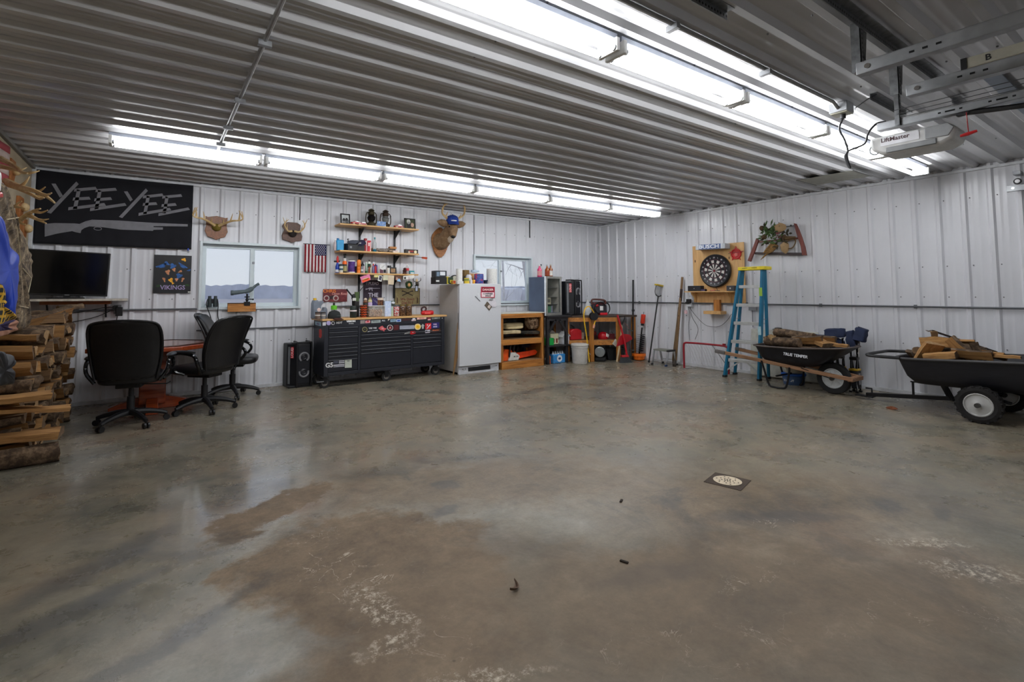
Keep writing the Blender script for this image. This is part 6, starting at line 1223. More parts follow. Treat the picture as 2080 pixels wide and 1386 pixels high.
# ------------------------------------------------------------------ corner bench
t = thing('corner_bench', 'amber lumber corner bench carrying a speaker and a red machine', 'bench', (-1.0, -.72, 0))
top_ = [(-.36, .68), (-.36, .24), (.0, -.02), (.45, -.3), (.95, -.3), (.95, .68)]
G().prism(top_, .80, .835).done('top', mat('stained_ply', rgb(70, 56, 46), .7), t, bevel=.002)
def rail(t, a, b, z0, z1, th, m, nm='rail'):
    a, b = V((a[0], a[1], 0)), V((b[0], b[1], 0)); d = b-a; ang = math.degrees(math.atan2(d.y, d.x))
    G(T(a.x, a.y, 0, 0, 0, ang)).box(0, d.length, -th/2, th/2, z0, z1).done(nm, m, t, bevel=.003)
for a, b in (((-.36, .24), (-.0, -.02)), ((.0, -.02), (.46, -.3))):
    rail(t, a, b, .725, .80, .036, OAKY); rail(t, a, b, .30, .385, .036, OAKY)
for x, y in ((-.34, .24), (.0, -.045), (.44, -.285), (-.34, .62), (.9, -.25)): G().box(x-.042, x+.042, y-.02, y+.02, 0, .8).done('leg', OAKY_Z, t, bevel=.003)
G().prism([(a*.98, b*.98+.01) for a, b in top_], .375, .39).done('lower_shelf', woodmat('shelf_ply2', rgb(110, 80, 50), rgb(150, 112, 72), .7), t)
SP2 = T(-1.12, -.50, .8355, 0, 0, 12)
dup(spk, 'black party speaker standing on the corner bench beside the drinks cooler', m=SP2 @ M4.Scale(1.1, 4))
t = thing('white_jug', 'white plastic jug behind the red machine on the corner bench', 'jug', (-.83, -.5, .8355)); G().lathe([(.07, 0), (.075, .01), (.075, .15), (.04, .22), (.028, .24), (.028, .27)], 16).done('body', C(190, 192, 194, .4), t); G().lathe([(.032, .262), (.032, .29)], 14).done('cap', C(196, 196, 192), t)
# red portable machine
t = thing('portable_inverter', 'red and black portable machine with a brown top handle on the corner bench', 'machine', (-.66, -.62, .8355), -30)
G().box(-.14, .14, -.09, .09, .02, .2).done('casing', C(40, 36, 44, .45), t, bevel=.03); G().box(-.0, .145, -.094, .094, .0, .05).done('base', C(200, 30, 44, .3), t, bevel=.012); G().box(.0, .06, -.096, -.09, .09, .17).done('label', C(216, 214, 210), t); G().ball((-.06, -.09, .18), .035, .02, .025).done('red_dial', C(176, 30, 36), t)
G().prism([(-.12, .19), (.12, .19), (.09, .24), (-.1, .24)], -.07, .07, wallB(0, 0)).done('shoulder', C(90, 34, 38), t, bevel=.01)
G().tube(bez([(-.13, 0, .2), (-.13, 0, .28), (-.06, 0, .295), (.08, 0, .285), (.13, 0, .26), (.13, 0, .2)], 5), .018, 8).done('handle', C(84, 44, 36), t)
G().tube(bez([(.1, 0, .25), (.2, .02, .2), (.22, .02, .1), (.18, 0, .03)], 6), .012, 8).done('hose', BLACK, t)
G().torus((-.02, -.0, 0), .105, .012, 24, 8, wallB(.02, .14, -.1), .3, 4.2).done('cable_guard', BLKMETAL, t)
# yellow cord over a black reel
t = thing('extension_cord', 'yellow extension cord looped over the corner bench edge and down to the floor', 'cord', (-1.06, -.83, .8))
Y_ = lambda x, y, Y=-.86: atY(x, y, Y)-V((-1.06, -.83, .8))
G().tube(bez([Y_(1197, 736, -.9), Y_(1194, 705), Y_(1191, 680), Y_(1187, 655), Y_(1186, 637), Y_(1190, 626), Y_(1197, 623), Y_(1203, 630), Y_(1209, 642), Y_(1209, 652), Y_(1206, 662)], 6), .011, 7).done('cable', C(226, 176, 30, .5), t); G().cyl(Y_(1207, 660), Y_(1205.5, 667), .02, n=10).done('plug_end', C(214, 150, 120), t)
t = thing('cord_reel', 'black round cord reel hanging on the corner bench front', 'reel', (-1.0, -.80, .83)); G(T(0, 0, 0, 90, 0, -20)).lathe([(.075, 0), (.075, .02), (.05, .025), (.05, .05), (.075, .055), (.075, .075)], 22).done('drum', BLACK, t)
# things on the corner bench lower shelf
t = thing('gas_can', 'red plastic fuel can on the corner bench lower shelf', 'fuel can', (-1.18, -.5, .391), -10); G().prism([(-.12, 0), (.12, 0), (.12, .17), (.05, .2), (-.06, .2), (-.12, .16)], -.07, .07, wallB(0, 0)).done('tank', C(176, 28, 36, .4), t, bevel=.014); G().tube([(.0, 0, .2), (-.02, 0, .24), (-.08, 0, .27)], [.022, .016, .012], 8).done('spout', BLACK, t)
t = thing('red_helmet', 'glossy red rounded helmet on the corner bench lower shelf', 'helmet', (-.66, -.72, .391), -20); G().lathe([(.085, 0), (.1, .03), (.095, .08), (.06, .125), (.005, .14)], 20).done('shell', C(176, 24, 36, .15), t); G().cbox((.05, -.07, .07), .07, .03, .06, 0, 20, 20).done('white_visor', C(216, 214, 210, .3), t, bevel=.006)
t = thing('red_pump', 'small dark red machine beside the glossy helmet', 'machine', (-.80, -.6, .391)); G().box(-.06, .06, -.05, .05, 0, .07).done('base', C(50, 30, 34), t, bevel=.01); G().cyl((-.05, 0, .1), (.05, 0, .1), .045).done('motor', C(110, 40, 44), t)
t = thing('red_toolbox', 'dark red box at the right end of the corner bench lower shelf', 'box', (-.52, -.78, .391), -32); G().box(-.07, .07, -.05, .05, 0, .1).done('body', C(96, 28, 34), t, bevel=.006); G().tube([(-.04, 0, .1), (-.03, 0, .125), (.03, 0, .125), (.04, 0, .1)], .006, 6).done('handle', BLACK, t)
t = thing('white_bottle', 'small white topped tub behind the fuel can spout', 'tub', (-.95, -.45, .391)); G().lathe([(.05, 0), (.055, .1), (.05, .12)], 14).done('body', C(206, 180, 160), t)
# under the bench: torpedo heater, tote
t = thing('torpedo_heater', 'black drum shaped heater with a bright round mouth under the corner bench', 'heater', (-.78, -.76, 0), 0)
HM = T(0, 0, .18, 0, 0, 42)
G(HM).tube([(-.16, 0, 0), (-.15, 0, 0), (.0, 0, 0), (.16, 0, 0), (.19, 0, 0)], [.095, .1, .098, .096, .07], 22).done('barrel', mat('heater_black', rgb(30, 30, 33), .25, .4), t)
G(HM @ T(-.162, 0, 0, 0, -90, 0)).lathe([(.092, 0), (.084, .004), (.07, -.06), (.02, -.07)], 22).done('mouth', mat('mouth_steel', rgb(150, 156, 160), .3, .8), t)
G(HM).box(-.12, .16, -.1, .1, -.176, -.10).done('fuel_tank', BLACK, t, bevel=.02)
G(HM).box(.02, .1, -.098, -.092, -.03, .03).done('label', C(96, 98, 100), t)
t = thing('plastic_tote', 'black ribbed plastic tote behind the heater under the corner bench', 'tote', (-.42, -.78, 0), -32); G().prism([(-.15, 0), (.15, 0), (.18, .2), (-.18, .2)], -.11, .11, wallB(0, 0)).done('tub', BLACK, t, bevel=.01)
for i in range(5): G().box(-.13+.06*i, -.115+.06*i, -.118, -.108, .02, .19).done('rib', BLACK, t)
G().box(-.19, .19, -.12, .12, .2, .215).done('lid', C(40, 41, 44), t, bevel=.004)
# ------------------------------------------------------------------ leaning tools by the corner
def lean(label, name, cat, a): return thing(name, label, cat, a)
t = lean('long straight black pole leaning on the right wall above the corner bench', 'black_pole', 'pole', V((-.20, -.98, 0))); G().tube([(0, -.05, 0), (.13, .02, 1.5)], .016, 8).done('shaft', BLACK, t); G().cbox((.075, -.015, .92), .05, .03, .04).done('clip', BLACK, t, bevel=.004); G().cyl((0, -.05, 0), (.004, -.048, .05), .02).done('tip', RUBBER, t)
t = lean('red handled broom with dark bristles standing before the corner bench', 'broom', 'broom', V((-.60, -1.20, 0))); S0 = V((-.60, -1.20, 0))
def q3(x, y, Y): return atY(x, y, Y)-S0
G().tube([q3(1274, 727, -1.2), q3(1270, 700, -1.17), q3(1262, 668, -1.12), q3(1254, 640, -1.07)], [.02, .018, .017, .017], 8).done('handle', C(176, 30, 40, .3), t)
g = G(); g.prism([(-.075, .105), (.055, .105), (.125, .0), (-.115, .0)], -.03, .03, T(.0, 0, 0, 0, 0, -20) @ wallB(0, 0)); g.done('bristles', mat('dark_bristles', rgb(60, 64, 68), .9, bump=.6, scale=60, stretch=(3, 3, .3)), t); G(T(0, 0, 0, 0, 0, -20)).box(-.08, .06, -.035, .035, .1, .135).done('head_block', C(190, 40, 44), t, bevel=.006)
t = lean('red plastic snow shovel hanging blade down before the corner bench', 'snow_shovel', 'shovel', V((-.55, -1.13, .3))); S0 = V((-.55, -1.13, .3))
P = [q3(a, b, -1.13) for a, b in ((1252, 704), (1266, 700), (1283, 690), (1284, 687), (1279, 680), (1270, 678.5), (1264, 679), (1258, 685))]
g = G(); k = [(p.x, p.z) for p in P]; g.prism(k, -.008, .008, wallB(0, 0)); g.done('blade', C(176, 22, 34, .3), t, bevel=.004); G().tube([q3(1268, 690, -1.15), q3(1272, 712, -1.16)], .016, 8).done('shaft', C(176, 30, 40, .3), t)
t = lean('shovel with a pale wooden shaft and black D handle behind the red shovel', 'd_handle_shovel', 'shovel', V((-.50, -1.07, 0))); S0 = V((-.50, -1.07, 0))
G().tube([q3(1259, 657, -1.07), q3(1263, 664, -1.07), q3(1261, 690, -1.05), q3(1253, 735, -1.03)], [.014, .017, .018, .018], 8).done('shaft', C(214, 190, 150, .5), t); G().tube([q3(1262, 660, -1.07), q3(1258.5, 651, -1.07), q3(1258, 643, -1.07), q3(1269, 642, -1.07), q3(1269, 647, -1.07), q3(1263, 660, -1.07)], .011, 8).done('grip', BLACK, t)
t = lean('small white paper tag bag hanging beside the red shovel', 'white_rag', 'rag', V((-.62, -1.0, .22))); S0 = V((-.62, -1.0, .22)); P = [q3(a, b, -1.0) for a, b in ((1244, 699), (1251, 705), (1255, 692), (1250, 689))]; G().prism([(p.x, p.z) for p in P], -.006, .006, wallB(0, 0)).done('cloth', C(206, 202, 190, .8), t)
t = lean('dangling red and green wired string lights beside the snow shovel', 'string_lights', 'string lights', V((-.16, -1.12, .2))); S0 = V((-.16, -1.12, .2))
G().tube(bez([q3(1268, 656, -1.12), q3(1276, 665, -1.12), q3(1279, 676, -1.12), q3(1278, 690, -1.12), q3(1281, 706, -1.12), q3(1284, 712, -1.12)], 5), .004, 5).done('wire', C(150, 90, 90), t)
for a, b in ((1277, 670), (1283, 672), (1280, 710), (1287, 712)): G().ball(tuple(q3(a, b, -1.12)), .022, .02, .012).done('bulb_cluster', C(70, 84, 76), t)
# ice auger with its orange guard
t = lean('black spiral ice auger with a red top standing in an orange base cover', 'ice_auger', 'auger', V((-.15, -1.12, 0))); S0 = V((-.15, -1.12, 0))
A, B = q3(1298, 722, -1.12), q3(1307, 640, -1.2); d = (B-A).normalized(); am = basis(d); am.translation = A
G(am).cyl((0, 0, 0), (0, 0, .52), .014).done('shaft', BLKMETAL, t); g = G(am); vs = []
pts = [(.075*math.cos(i*.62), .075*math.sin(i*.62), .06+.34*i/90) for i in range(91)]; inn = [(.014*math.cos(i*.62), .014*math.sin(i*.62), .06+.34*i/90) for i in range(91)]
va = [g._v(p) for p in pts]; vb = [g._v(p) for p in inn]
for i in range(90): g._f((va[i], va[i+1], vb[i+1], vb[i]))
g.done('flighting', mat('auger_black', rgb(34, 34, 44), .4), t, solid=.004)
L_ = (B-A).length; G(am).tube([(0, 0, L_-.16), (0, 0, L_-.15), (0, 0, L_-.0), (0, 0, L_+.01)], [.036, .042, .042, .034], 16).done('power_head', C(216, 60, 36, .4), t); G(am).cyl((0, 0, L_), (0, 0, L_+.06), .008).done('drive_pin', STEEL, t); G(am).cyl((0, 0, L_-.2), (0, 0, L_-.16), .03).done('collar', BLACK, t)
c = q3(1297, 722, -1.12); G().lathe([(.07, 0), (.1, .02), (.105, .075), (.125, .08), (.125, .12), (.118, .125), (.1, .122)], 24, T(A.x, A.y, .0)).done('base_cover', C(236, 116, 30, .4), t)
# ------------------------------------------------------------------ right wall: dart board panel
def wr(x, y, X): p = atX(x, y, X); return V((-p.y, p.z, 0))   # u runs towards the camera end of the wall
RW0 = lambda d: wallR(0, 0, -d)
t = thing('plywood_board', 'square plywood backing panel holding the dart board on the right wall', 'board', (0, -2.68, 1.57))
IM = M4.Translation((0, 2.68, -1.57))
G(IM).box(-.016, -.001, -3.135, -2.225, 1.085, 2.045).done('sheet', PLY, t, bevel=.002)
for a, b in ((1412, 531), (1481, 524)): p = wr(a, b, -.017); G(IM @ RW0(.0165)).ball((p.x, p.y, 0), .009, .026, .0015, 10).done('knot', C(64, 40, 22, .7), t)
t = thing('dart_board', 'round black and white dart board on the plywood panel', 'dart board', (-.017, -2.655, 1.608))
DB = wallR(0, 0, 0); Rd = .272
G(DB).lathe([(Rd*.97, 0), (Rd, .01), (Rd, .045), (Rd*.93, .062), (Rd*.9, .056), (.01, .056)], 44).done('cabinet', mat('dart_black', rgb(30, 31, 36), .45), t)
def ringseg(g, r0, r1, a0, a1, z0, z1, k=5):
    P = [(r1*math.cos(a0+(a1-a0)*i/k), r1*math.sin(a0+(a1-a0)*i/k)) for i in range(k+1)]+[(r0*math.cos(a1-(a1-a0)*i/k), r0*math.sin(a1-(a1-a0)*i/k)) for i in range(k+1)]
    g.prism(P, z0, z1)
CREAM = C(206, 202, 196, .6)
for nm, r0, r1 in (('outer_segments', .13, .175), ('inner_segments', .022, .108)):
    g = G(DB)
    for i in range(20):
        if i % 2: a = R(9+18*i-9+9); ringseg(g, r0, r1, a-R(8.6), a+R(8.6), .0555, .0575)
    g.done(nm, CREAM, t, flat=True)
for nm, r in (('triple_ring', .119), ('double_ring', .186)): g = G(DB); g.torus((0, 0, .057), r, .003, 44, 5); g.done(nm, C(110, 40, 60), t)
G(DB).cyl((0, 0, .056), (0, 0, .059), .018, n=16).done('bullseye', C(120, 24, 36), t)
g = G(DB)
for i, n_ in enumerate((20, 1, 18, 4, 13, 6, 10, 15, 2, 17, 3, 19, 7, 16, 8, 11, 14, 9, 12, 5)):
    a = R(90-18*i); g.text(str(n_), .034, T(.216*math.cos(a), .216*math.sin(a), .0565), .0004, .0006)
g.done('numerals', C(206, 200, 206), t, flat=True)
t = thing('light_bar', 'silver and blue BUSCH sign light bar above the dart board', 'sign', (-.016, -2.62, 2.0))
def L3(x, y, X): return atX(x, y, X)-V((-.016, -2.62, 2.0))
G(T(0, 0, 0, 1.5, 0, 0)).box(-.15, -.0, -.29, .235, -.04, .045).done('housing', C(190, 196, 204, .35), t, bevel=.004)
FB = wallR(-.03, .0, -.151)
FB = T(0, 0, 0, 1.5, 0, 0) @ FB
G(FB).box(-.23, .19, -.038, .043, 0, .001).done('face', C(84, 104, 150, .4), t); g = G(FB); g.text('BUSCH', .085, T(-.02, .002, .0013), .0006, .0025, 1.35); g.done('lettering', C(226, 230, 236), t, flat=True)
for x in (-.235, .19): G(FB).box(x, x+.03, -.038, .043, .001, .002).done('chrome_end', C(206, 210, 216, .3), t)
t = thing('star_sign', 'red star and ring metal sign with an arrow on the plywood panel', 'sign', (-.017, -3.0, 1.905))
q = lambda x, y: (lambda p: (-(p.y+3.0), p.z-1.905))(atX(x, y, -.024))
g = G(wallR(0, 0, -.002)); c = q(1495, 516); g.prism([(c[0]+(.125 if i % 2 == 0 else .055)*math.cos(R(90+36*i)), c[1]+(.125 if i % 2 == 0 else .055)*math.sin(R(90+36*i))) for i in range(10)], .001, .007); g.torus((c[0], c[1], .008), .075, .012, 24, 6); g.done('star', C(196, 24, 24, .4), t)
G(wallR(0, 0, -.002)).cyl((c[0], c[1]-.012, .007), (c[0], c[1]-.012, .011), .03, n=5).done('inner_plate', C(214, 120, 110, .5), t)
g = G(wallR(0, 0, -.002)); g.bar((c[0]-.13, c[1]+.01, .012), (c[0]+.135, c[1]+.035, .012), .005, .004); g.done('arrow_line', BLACK, t)
t = thing('wall_shelf', 'small plywood shelf with scalloped apron under the dart board', 'shelf', (-.016, -2.6, 1.27))
G().box(-.16, -.001, -.44, .45, -.012, .006).done('board', PLY, t, bevel=.002)
pts = [(-.42, -.013), (.36, -.013), (.36, -.05)]+[(.36-.72*i/36, -.055-.018*abs(math.sin(math.pi*i/9))) for i in range(37)]+[(-.42, -.05)]
G(wallR(0, 0, -.001)).prism(pts[::-1], 0, .014).done('scalloped_apron', PLY, t)
for u in (-.33, .3): G(T(0, -u, 0)).prism([(-.14, -.013), (-.001, -.013), (-.001, -.18), (-.03, -.17), (-.05, -.1), (-.11, -.05)], -.012, .012, wallB(0, 0)).done('bracket', PLY, t, bevel=.002)
for lb, nm, x0, x1, y0, m in (('black speaker box at the left end of the dart shelf', 'speaker_box', 1400.5, 1427, 581, C(34, 34, 38, .6)), ('silver and black radio at the right end of the dart shelf', 'radio', 1479, 1495, 580.5, C(70, 70, 76, .4))):
    a, b = atX(x0, 591, -.1), atX(x1, 591, -.1); h = atX(x0, y0, -.1).z-1.277; t = thing(nm, lb, nm.replace('_', ' '), (-.1, (a.y+b.y)/2, 1.2765)); W_ = abs(a.y-b.y)
    G().box(-.05, .05, -W_/2, W_/2, 0, h).done('casing', m, t, bevel=.008); G(wallR(0, h*.5, -.0505)).cyl((.0, 0, 0), (0, 0, .002), .012 if nm == 'radio' else .006, n=14).done('dial', C(216, 216, 216), t)
t = thing('card_pack', 'white and purple card pack lying on the dart shelf', 'pack', (-.11, -2.38, 1.2765), 0); G().box(-.03, .03, -.14, .06, 0, .03).done('sleeve', C(190, 180, 176, .7), t, bevel=.002); G().box(-.031, .031, -.14, -.06, .002, .0305).done('purple_end', C(70, 60, 100, .7), t)
t = thing('dart', 'red and white dart lying on the dart shelf beside the radio', 'dart', (-.12, -2.68, 1.283)); G().cyl((0, .08, 0), (0, -.09, 0), .005).done('barrel', C(60, 50, 60), t); G().cbox((0, .03, .006), .025, .07, .012).done('flight', C(214, 120, 110), t)
t = thing('cord', 'thin black cord dangling from the dart board to the shelf', 'cord', (-.05, -2.66, 1.34)); G().tube(bez([(0, 0, .0), (-.02, -.03, -.02), (-.05, -.06, -.055)], 4), .004, 5).done('wire', BLACK, t)
t = thing('wooden_perch', 'wooden post with a small ledge fixed below the dart board shelf', 'bracket', (-.01, -2.67, .95))
a, b = atX(1450, 609, -.05), atX(1463, 634, -.05); G().box(-.055, -.0, b.y+2.67, a.y+2.67, b.z-.95, a.z-.95).done('post', OAKY_Z, t, bevel=.003); a, b = atX(1433, 633, -.12), atX(1468, 639, -.12); G().box(-.17, .0, b.y+2.67, a.y+2.67, b.z-.95, a.z-.95+.012).done('ledge', PINE, t, bevel=.003)
p = atX(1400, 616, -.03); t = thing('power_outlet', 'white outlet with black plugs on the right wall left of the dart panel', 'outlet', (0, p.y, p.z)); G().box(-.05, -.004, -.05, .05, -.06, .05).done('box', C(206, 210, 214), t, bevel=.005); G().box(-.09, -.05, -.06, .02, .0, .07).done('adapter', BLACK, t, bevel=.006); G().box(-.08, -.05, -.02, .045, -.01, .025).done('plug', BLACK, t, bevel=.004)
O_ = V((0, p.y, p.z)); q3 = lambda x, y: atX(x, y, -.03)-O_
for l in ([(1398, 624), (1402, 640), (1399, 660), (1401, 692)], [(1402, 624), (1406, 645), (1418, 668), (1412, 690)], [(1401, 626), (1416, 645), (1432, 660), (1448, 664), (1464, 662), (1478, 650), (1486, 638)]): G().tube(bez([q3(*k) for k in l], 5), .004, 5).done('cord', C(70, 70, 74), t)
t = thing('paper_garland', 'small faded pink paper ornament hanging on the outlet cords', 'ornament', atX(1393, 634, -.04)); G().cbox((0, 0, 0), .01, .06, .06).done('paper', C(206, 170, 176, .8), t, bevel=.004); G().cbox((0, -.01, -.06), .008, .02, .02).done('tassel', C(120, 120, 124), t)
# ------------------------------------------------------------------ bow saw with dried arrangement
t = thing('bow_saw', 'antique red wooden bow saw hung on the right wall', 'saw', (-.03, -3.6, 1.95)); O_ = V((-.03, -3.6, 1.95)); q3 = lambda x, y, X=-.03: atX(x, y, X)-O_
SAWRED = woodmat('red_stained_wood', rgb(92, 36, 28), rgb(128, 58, 44), .5, axis=2)
def plank(t, nm, side, m, th=.03):
    P = [q3(*k) for k in side]; G(wallR(0, 0, 0)).prism([(-p.y, p.z) for p in P], -.0, th).done(nm, m, t, bevel=.004)
plank(t, 'arm', [(1520, 530), (1526.5, 532), (1536, 508), (1543, 488), (1538, 484), (1532, 500)], SAWRED); plank(t, 'arm', [(1631, 519), (1640, 519), (1637, 503), (1631, 484), (1625, 468), (1619, 455), (1614, 454), (1617, 466), (1622, 483), (1628, 500)], SAWRED)
plank(t, 'blade', [(1533, 517), (1632, 519.5), (1632, 513.5), (1534, 512.5)], C(58, 46, 48, .5), .008); G().bar(q3(1536, 492), q3(1624, 484), .03, .02).done('crossbar', SAWRED, t); G().tube([q3(1545, 468, -.04), q3(1616, 458, -.04)], .005, 6).done('tension_wire', BLKMETAL, t); G().ball(tuple(q3(1606.5, 458.4, -.04)), .014).done('turnbuckle', BLKMETAL, t)
t = thing('dried_arrangement', 'dried pine, burlap and berry arrangement fixed to the bow saw', 'decoration', (-.07, -3.5, 2.0)); O_ = V((-.07, -3.5, 2.0))
random.seed(12); g = G()
for k in range(46):
    b = q3(random.uniform(1550, 1580), random.uniform(458, 492), -.09); a = random.uniform(0, 6.28); d = V((-.4*random.random(), math.cos(a), math.sin(a)*.8)).normalized()*random.uniform(.06, .13); n_ = d.cross(V((1, 0, 0))).normalized()*.014
    v = [g._v(p) for p in (b, b+d*.5+n_, b+d, b+d*.5-n_)]; g._f(v)
g.done('green_leaves', mat('leaf_green', rgb(66, 92, 46), .7, var=.4, scale=20), t, solid=.002)
g = G()
for k in range(40):
    b = q3(random.uniform(1550, 1602), random.uniform(462, 500), -.08); a = random.uniform(0, 6.28); d = V((-.4*random.random(), math.cos(a), math.sin(a))).normalized()*random.uniform(.05, .1); n_ = d.cross(V((1, 0, 0))).normalized()*.016
    v = [g._v(p) for p in (b, b+d*.5+n_, b+d, b+d*.5-n_)]; g._f(v)
g.done('dark_leaves', mat('leaf_dark', rgb(52, 46, 30), .8, var=.5, scale=20), t, solid=.002)
g = G()
for l in ([(1572, 495), (1562, 508), (1550, 525)], [(1576, 497), (1563, 510), (1545, 528)], [(1570, 495), (1556, 510), (1550, 515)], [(1578, 498), (1568, 510), (1558, 516)]): g.tube([q3(*k, -.07) for k in l], [.03, .022, .004], 6)
g.done('wheat_tail', mat('wheat', rgb(136, 104, 62), .9, var=.4, scale=30, bump=.3), t)
g = G(); g.ball(tuple(q3(1584, 463, -.09)), .03, .085, .07, 12); g.ball(tuple(q3(1594, 503, -.07)), .03, .06, .085, 12); g.jitter(.02, 20., 2.); g.done('burlap_loops', mat('burlap', rgb(166, 138, 102), .95, bump=.5, scale=90), t)
g = G(); g.tube(bez([q3(1598, 490, -.08), q3(1612, 486, -.09), q3(1616, 492, -.09), q3(1610, 503, -.08), q3(1600, 506, -.07)], 5), .009, 6); g.tube([q3(1596, 484, -.09), q3(1616, 482, -.08)], [.03, .012], 6); g.done('twigs', C(96, 74, 46, .8), t)
for k in range(16): 
    if k == 0: g = G()
    b = q3(random.uniform(1576, 1586), random.uniform(472, 484), -.11); g.ball(tuple(b), .009, n=6)
o = g.done('berries', C(110, 28, 38, .4), t); o['kind'] = 'stuff'
for i, (a, b) in enumerate(((1552, 482), (1548, 464), (1592, 482))):
    g = G(); g.ball(tuple(q3(a, b, -.09)), .03, .035, .04, 10); g.jitter(.02, 50., i); g.done('pine_cone', C(82, 62, 42, .9), t)
# ------------------------------------------------------------------ fork, stool, sticks, goal
FM = V((-.25, -1.44, 0)); t = thing('pitchfork', 'long black handled manure fork leaning tines up on the right wall', 'fork', FM); tp = atX(1337, 602, -.09)-FM; d = tp.normalized()
G().tube([(0, 0, .012), tp], .013, 8).done('handle', mat('dark_handle', rgb(40, 40, 40), .5), t); fm = basis(d, (1, 0, 0)); fm.translation = tp
G().ball((0, 0, .02), .02).done('butt', BLACK, t)
G(fm).tube([(-.0, -.075, .02), (0, -.03, .0), (0, .03, .0), (0, .075, .02)], .009, 7).done('cross_bar', BLKMETAL, t)
for k in range(6): y = -.07+.028*k; G(fm).tube(bez([(0, y, .01), (-.03, y, .08), (-.02, y, .19)], 4), .006, 6).done('tine', STEEL if k else BLKMETAL, t)
G(fm).box(-.05, .02, -.09, .085, .185, .215).done('yellow_guard', C(206, 176, 50), t, bevel=.006)
t = thing('step_stool', 'small folding aluminium step stool with a grey tread by the right wall', 'step stool', (-.27, -1.78, 0), 0)
G().box(-.10, .10, -.16, .15, .245, .27).done('tread', C(120, 122, 112, .6), t, bevel=.006); G().box(-.105, .105, -.165, -.13, .24, .272).done('tread_cap', BLACK, t, bevel=.006)
for y in (-.15, .14):
    G().bar((-.08, y, .25), (-.14, y-.0, .012), .045, .014, (0, 1, 0)).done('leg', mat('aluminium', rgb(196, 198, 200), .3, .8), t, bevel=.003); G().bar((.08, y, .25), (.14, y, .012), .045, .014, (0, 1, 0)).done('leg', MATS['aluminium'], t, bevel=.003)
    for x in (-.145, .145): G().box(x-.025, x+.025, y-.012, y+.012, 0, .03).done('foot', C(40, 70, 120) if (x < 0 and y < 0) else BLACK, t, bevel=.003)
G().bar((-.12, -.15, .09), (-.12, .14, .09), .03, .012).done('brace', MATS['aluminium'], t); G().bar((.12, -.15, .09), (.12, .14, .09), .03, .012).done('brace', MATS['aluminium'], t)
for i, (a, b, c, cl) in enumerate(((1386, 563, 1372, (150, 116, 78)), (1382, 606, 1375, (140, 112, 80)))):
    B_ = V((-.15-.03*i, -1.93+.03*i, .03)); t = thing('hockey_stick', ['long taped wooden hockey stick leaning on the right wall', 'shorter wooden hockey stick leaning beside the long one'][i], 'hockey stick', B_, group='hockey sticks by the wall'); tp = atX(a, b, -.03-.02*i)-B_
    WD = woodmat(f'stick_wood{i}', rgb(*[v*.62 for v in cl]), rgb(*cl), .6, axis=2); G().bar((0, 0, .05), tp, .026, .034).done('shaft', WD, t, bevel=.003); G().bar(tp*.72, tp*.86, .028, .036).done('tape', C(60, 44, 40, .8), t)
    G().prism([(-.02, .06), (.03, .08), (.02, .0), (-.2, -.03), (-.22, .02), (-.18, .035)][::-1], -.012, .012, T(0, 0, 0, 0, 0, 25+20*i) @ wallB(0, 0)).done('blade', C(70, 62, 56, .8), t, bevel=.003)
t = thing('hockey_goal', 'small red framed street hockey goal with white netting against the right wall', 'goal', (-.4, -2.66, 0)); PR = C(150, 30, 44, .35)
G().tube(bez([(0, .385, .016), (0, .385, .2), (0, .383, .39), (0, .36, .425), (0, .3, .435), (0, 0, .44), (0, -.3, .435), (0, -.37, .42), (0, -.39, .38), (0, -.39, .2), (0, -.39, .016)], 4), .016, 10).done('front_frame', PR, t); G().tube([(0, .385, .016), (.3, .36, .016), (.3, -.36, .016), (0, -.39, .016)], .010, 8).done('base_frame', C(200, 200, 200), t); G().cbox((0, -.33, .455), .03, .04, .03).done('clamp', PR, t)
g = G(); NETM = mat('white_net', rgb(206, 206, 208), .8)
for k in range(15): y = .37-.74*k/14; g.tube(bez([(.01, y, .43), (.12, y*1.0+.01*math.sin(k), .3), (.25, y*.97, .03)], 4), .0022, 4)
for k in range(9): f = k/8; pz = .43-.4*f; xx = .01+.25*f**1.1; g.tube(bez([(xx, .37, pz), (xx+.01, .1, pz-.012*math.sin(k)), (xx, -.1, pz+.01), (xx, -.37, pz)], 4), .0022, 4)
for s in (.375, -.38):
    for k in range(6): g.tube([(.02+.045*k, s, .42-.075*k), (.02+.045*k, s, .02)], .002, 4)
g.done('net', NETM, t); G().tube([(.05, -.1, .42), (.2, -.25, .1), (.24, -.28, .02)], .006, 6).done('support_rod', C(130, 130, 134), t)
# ------------------------------------------------------------------ step ladder
LT = V((-.42, -3.33, 0)); t = thing('step_ladder', 'blue fibreglass step ladder with a yellow top cap', 'ladder', LT); FIB = mat('fibreglass_blue', rgb(12, 106, 140), .5, var=.1); ALUM = mat('ladder_aluminium', rgb(192, 194, 194), .4, .6)
fl, fr, bl, br = [V(p)-LT for p in ((-.585, -3.10, 0), (-.51, -3.575, 0), (-.25, -3.06, 0), (-.225, -3.56, 0))]; tl, tr, ul, ur = [V(p)-LT for p in ((-.45, -3.32, 1.575), (-.44, -3.64, 1.575), (-.37, -3.31, 1.575), (-.36, -3.63, 1.575))]
for a, b, nm in ((fl, tl, 'front_rail'), (fr, tr, 'front_rail'), (bl, ul, 'rear_rail'), (br, ur, 'rear_rail')):
    rr = G().bar(a, b, .028 if nm[0] == 'r' else .034, .05 if nm[0] == 'r' else .07, (1, 0, 0)).done(nm, FIB, t, bevel=.004); G().cbox(tuple(a+V((0, 0, .015))), .07, .045, .03).done('rubber_foot', RUBBER, rr, bevel=.004)
G().prism([(-.1, -.37), (.1, -.37), (.1, .03), (-.1, .03)], 1.575, 1.625, T(.02, -.0, 0)).done('top_cap', C(236, 214, 40, .45), t, bevel=.008)
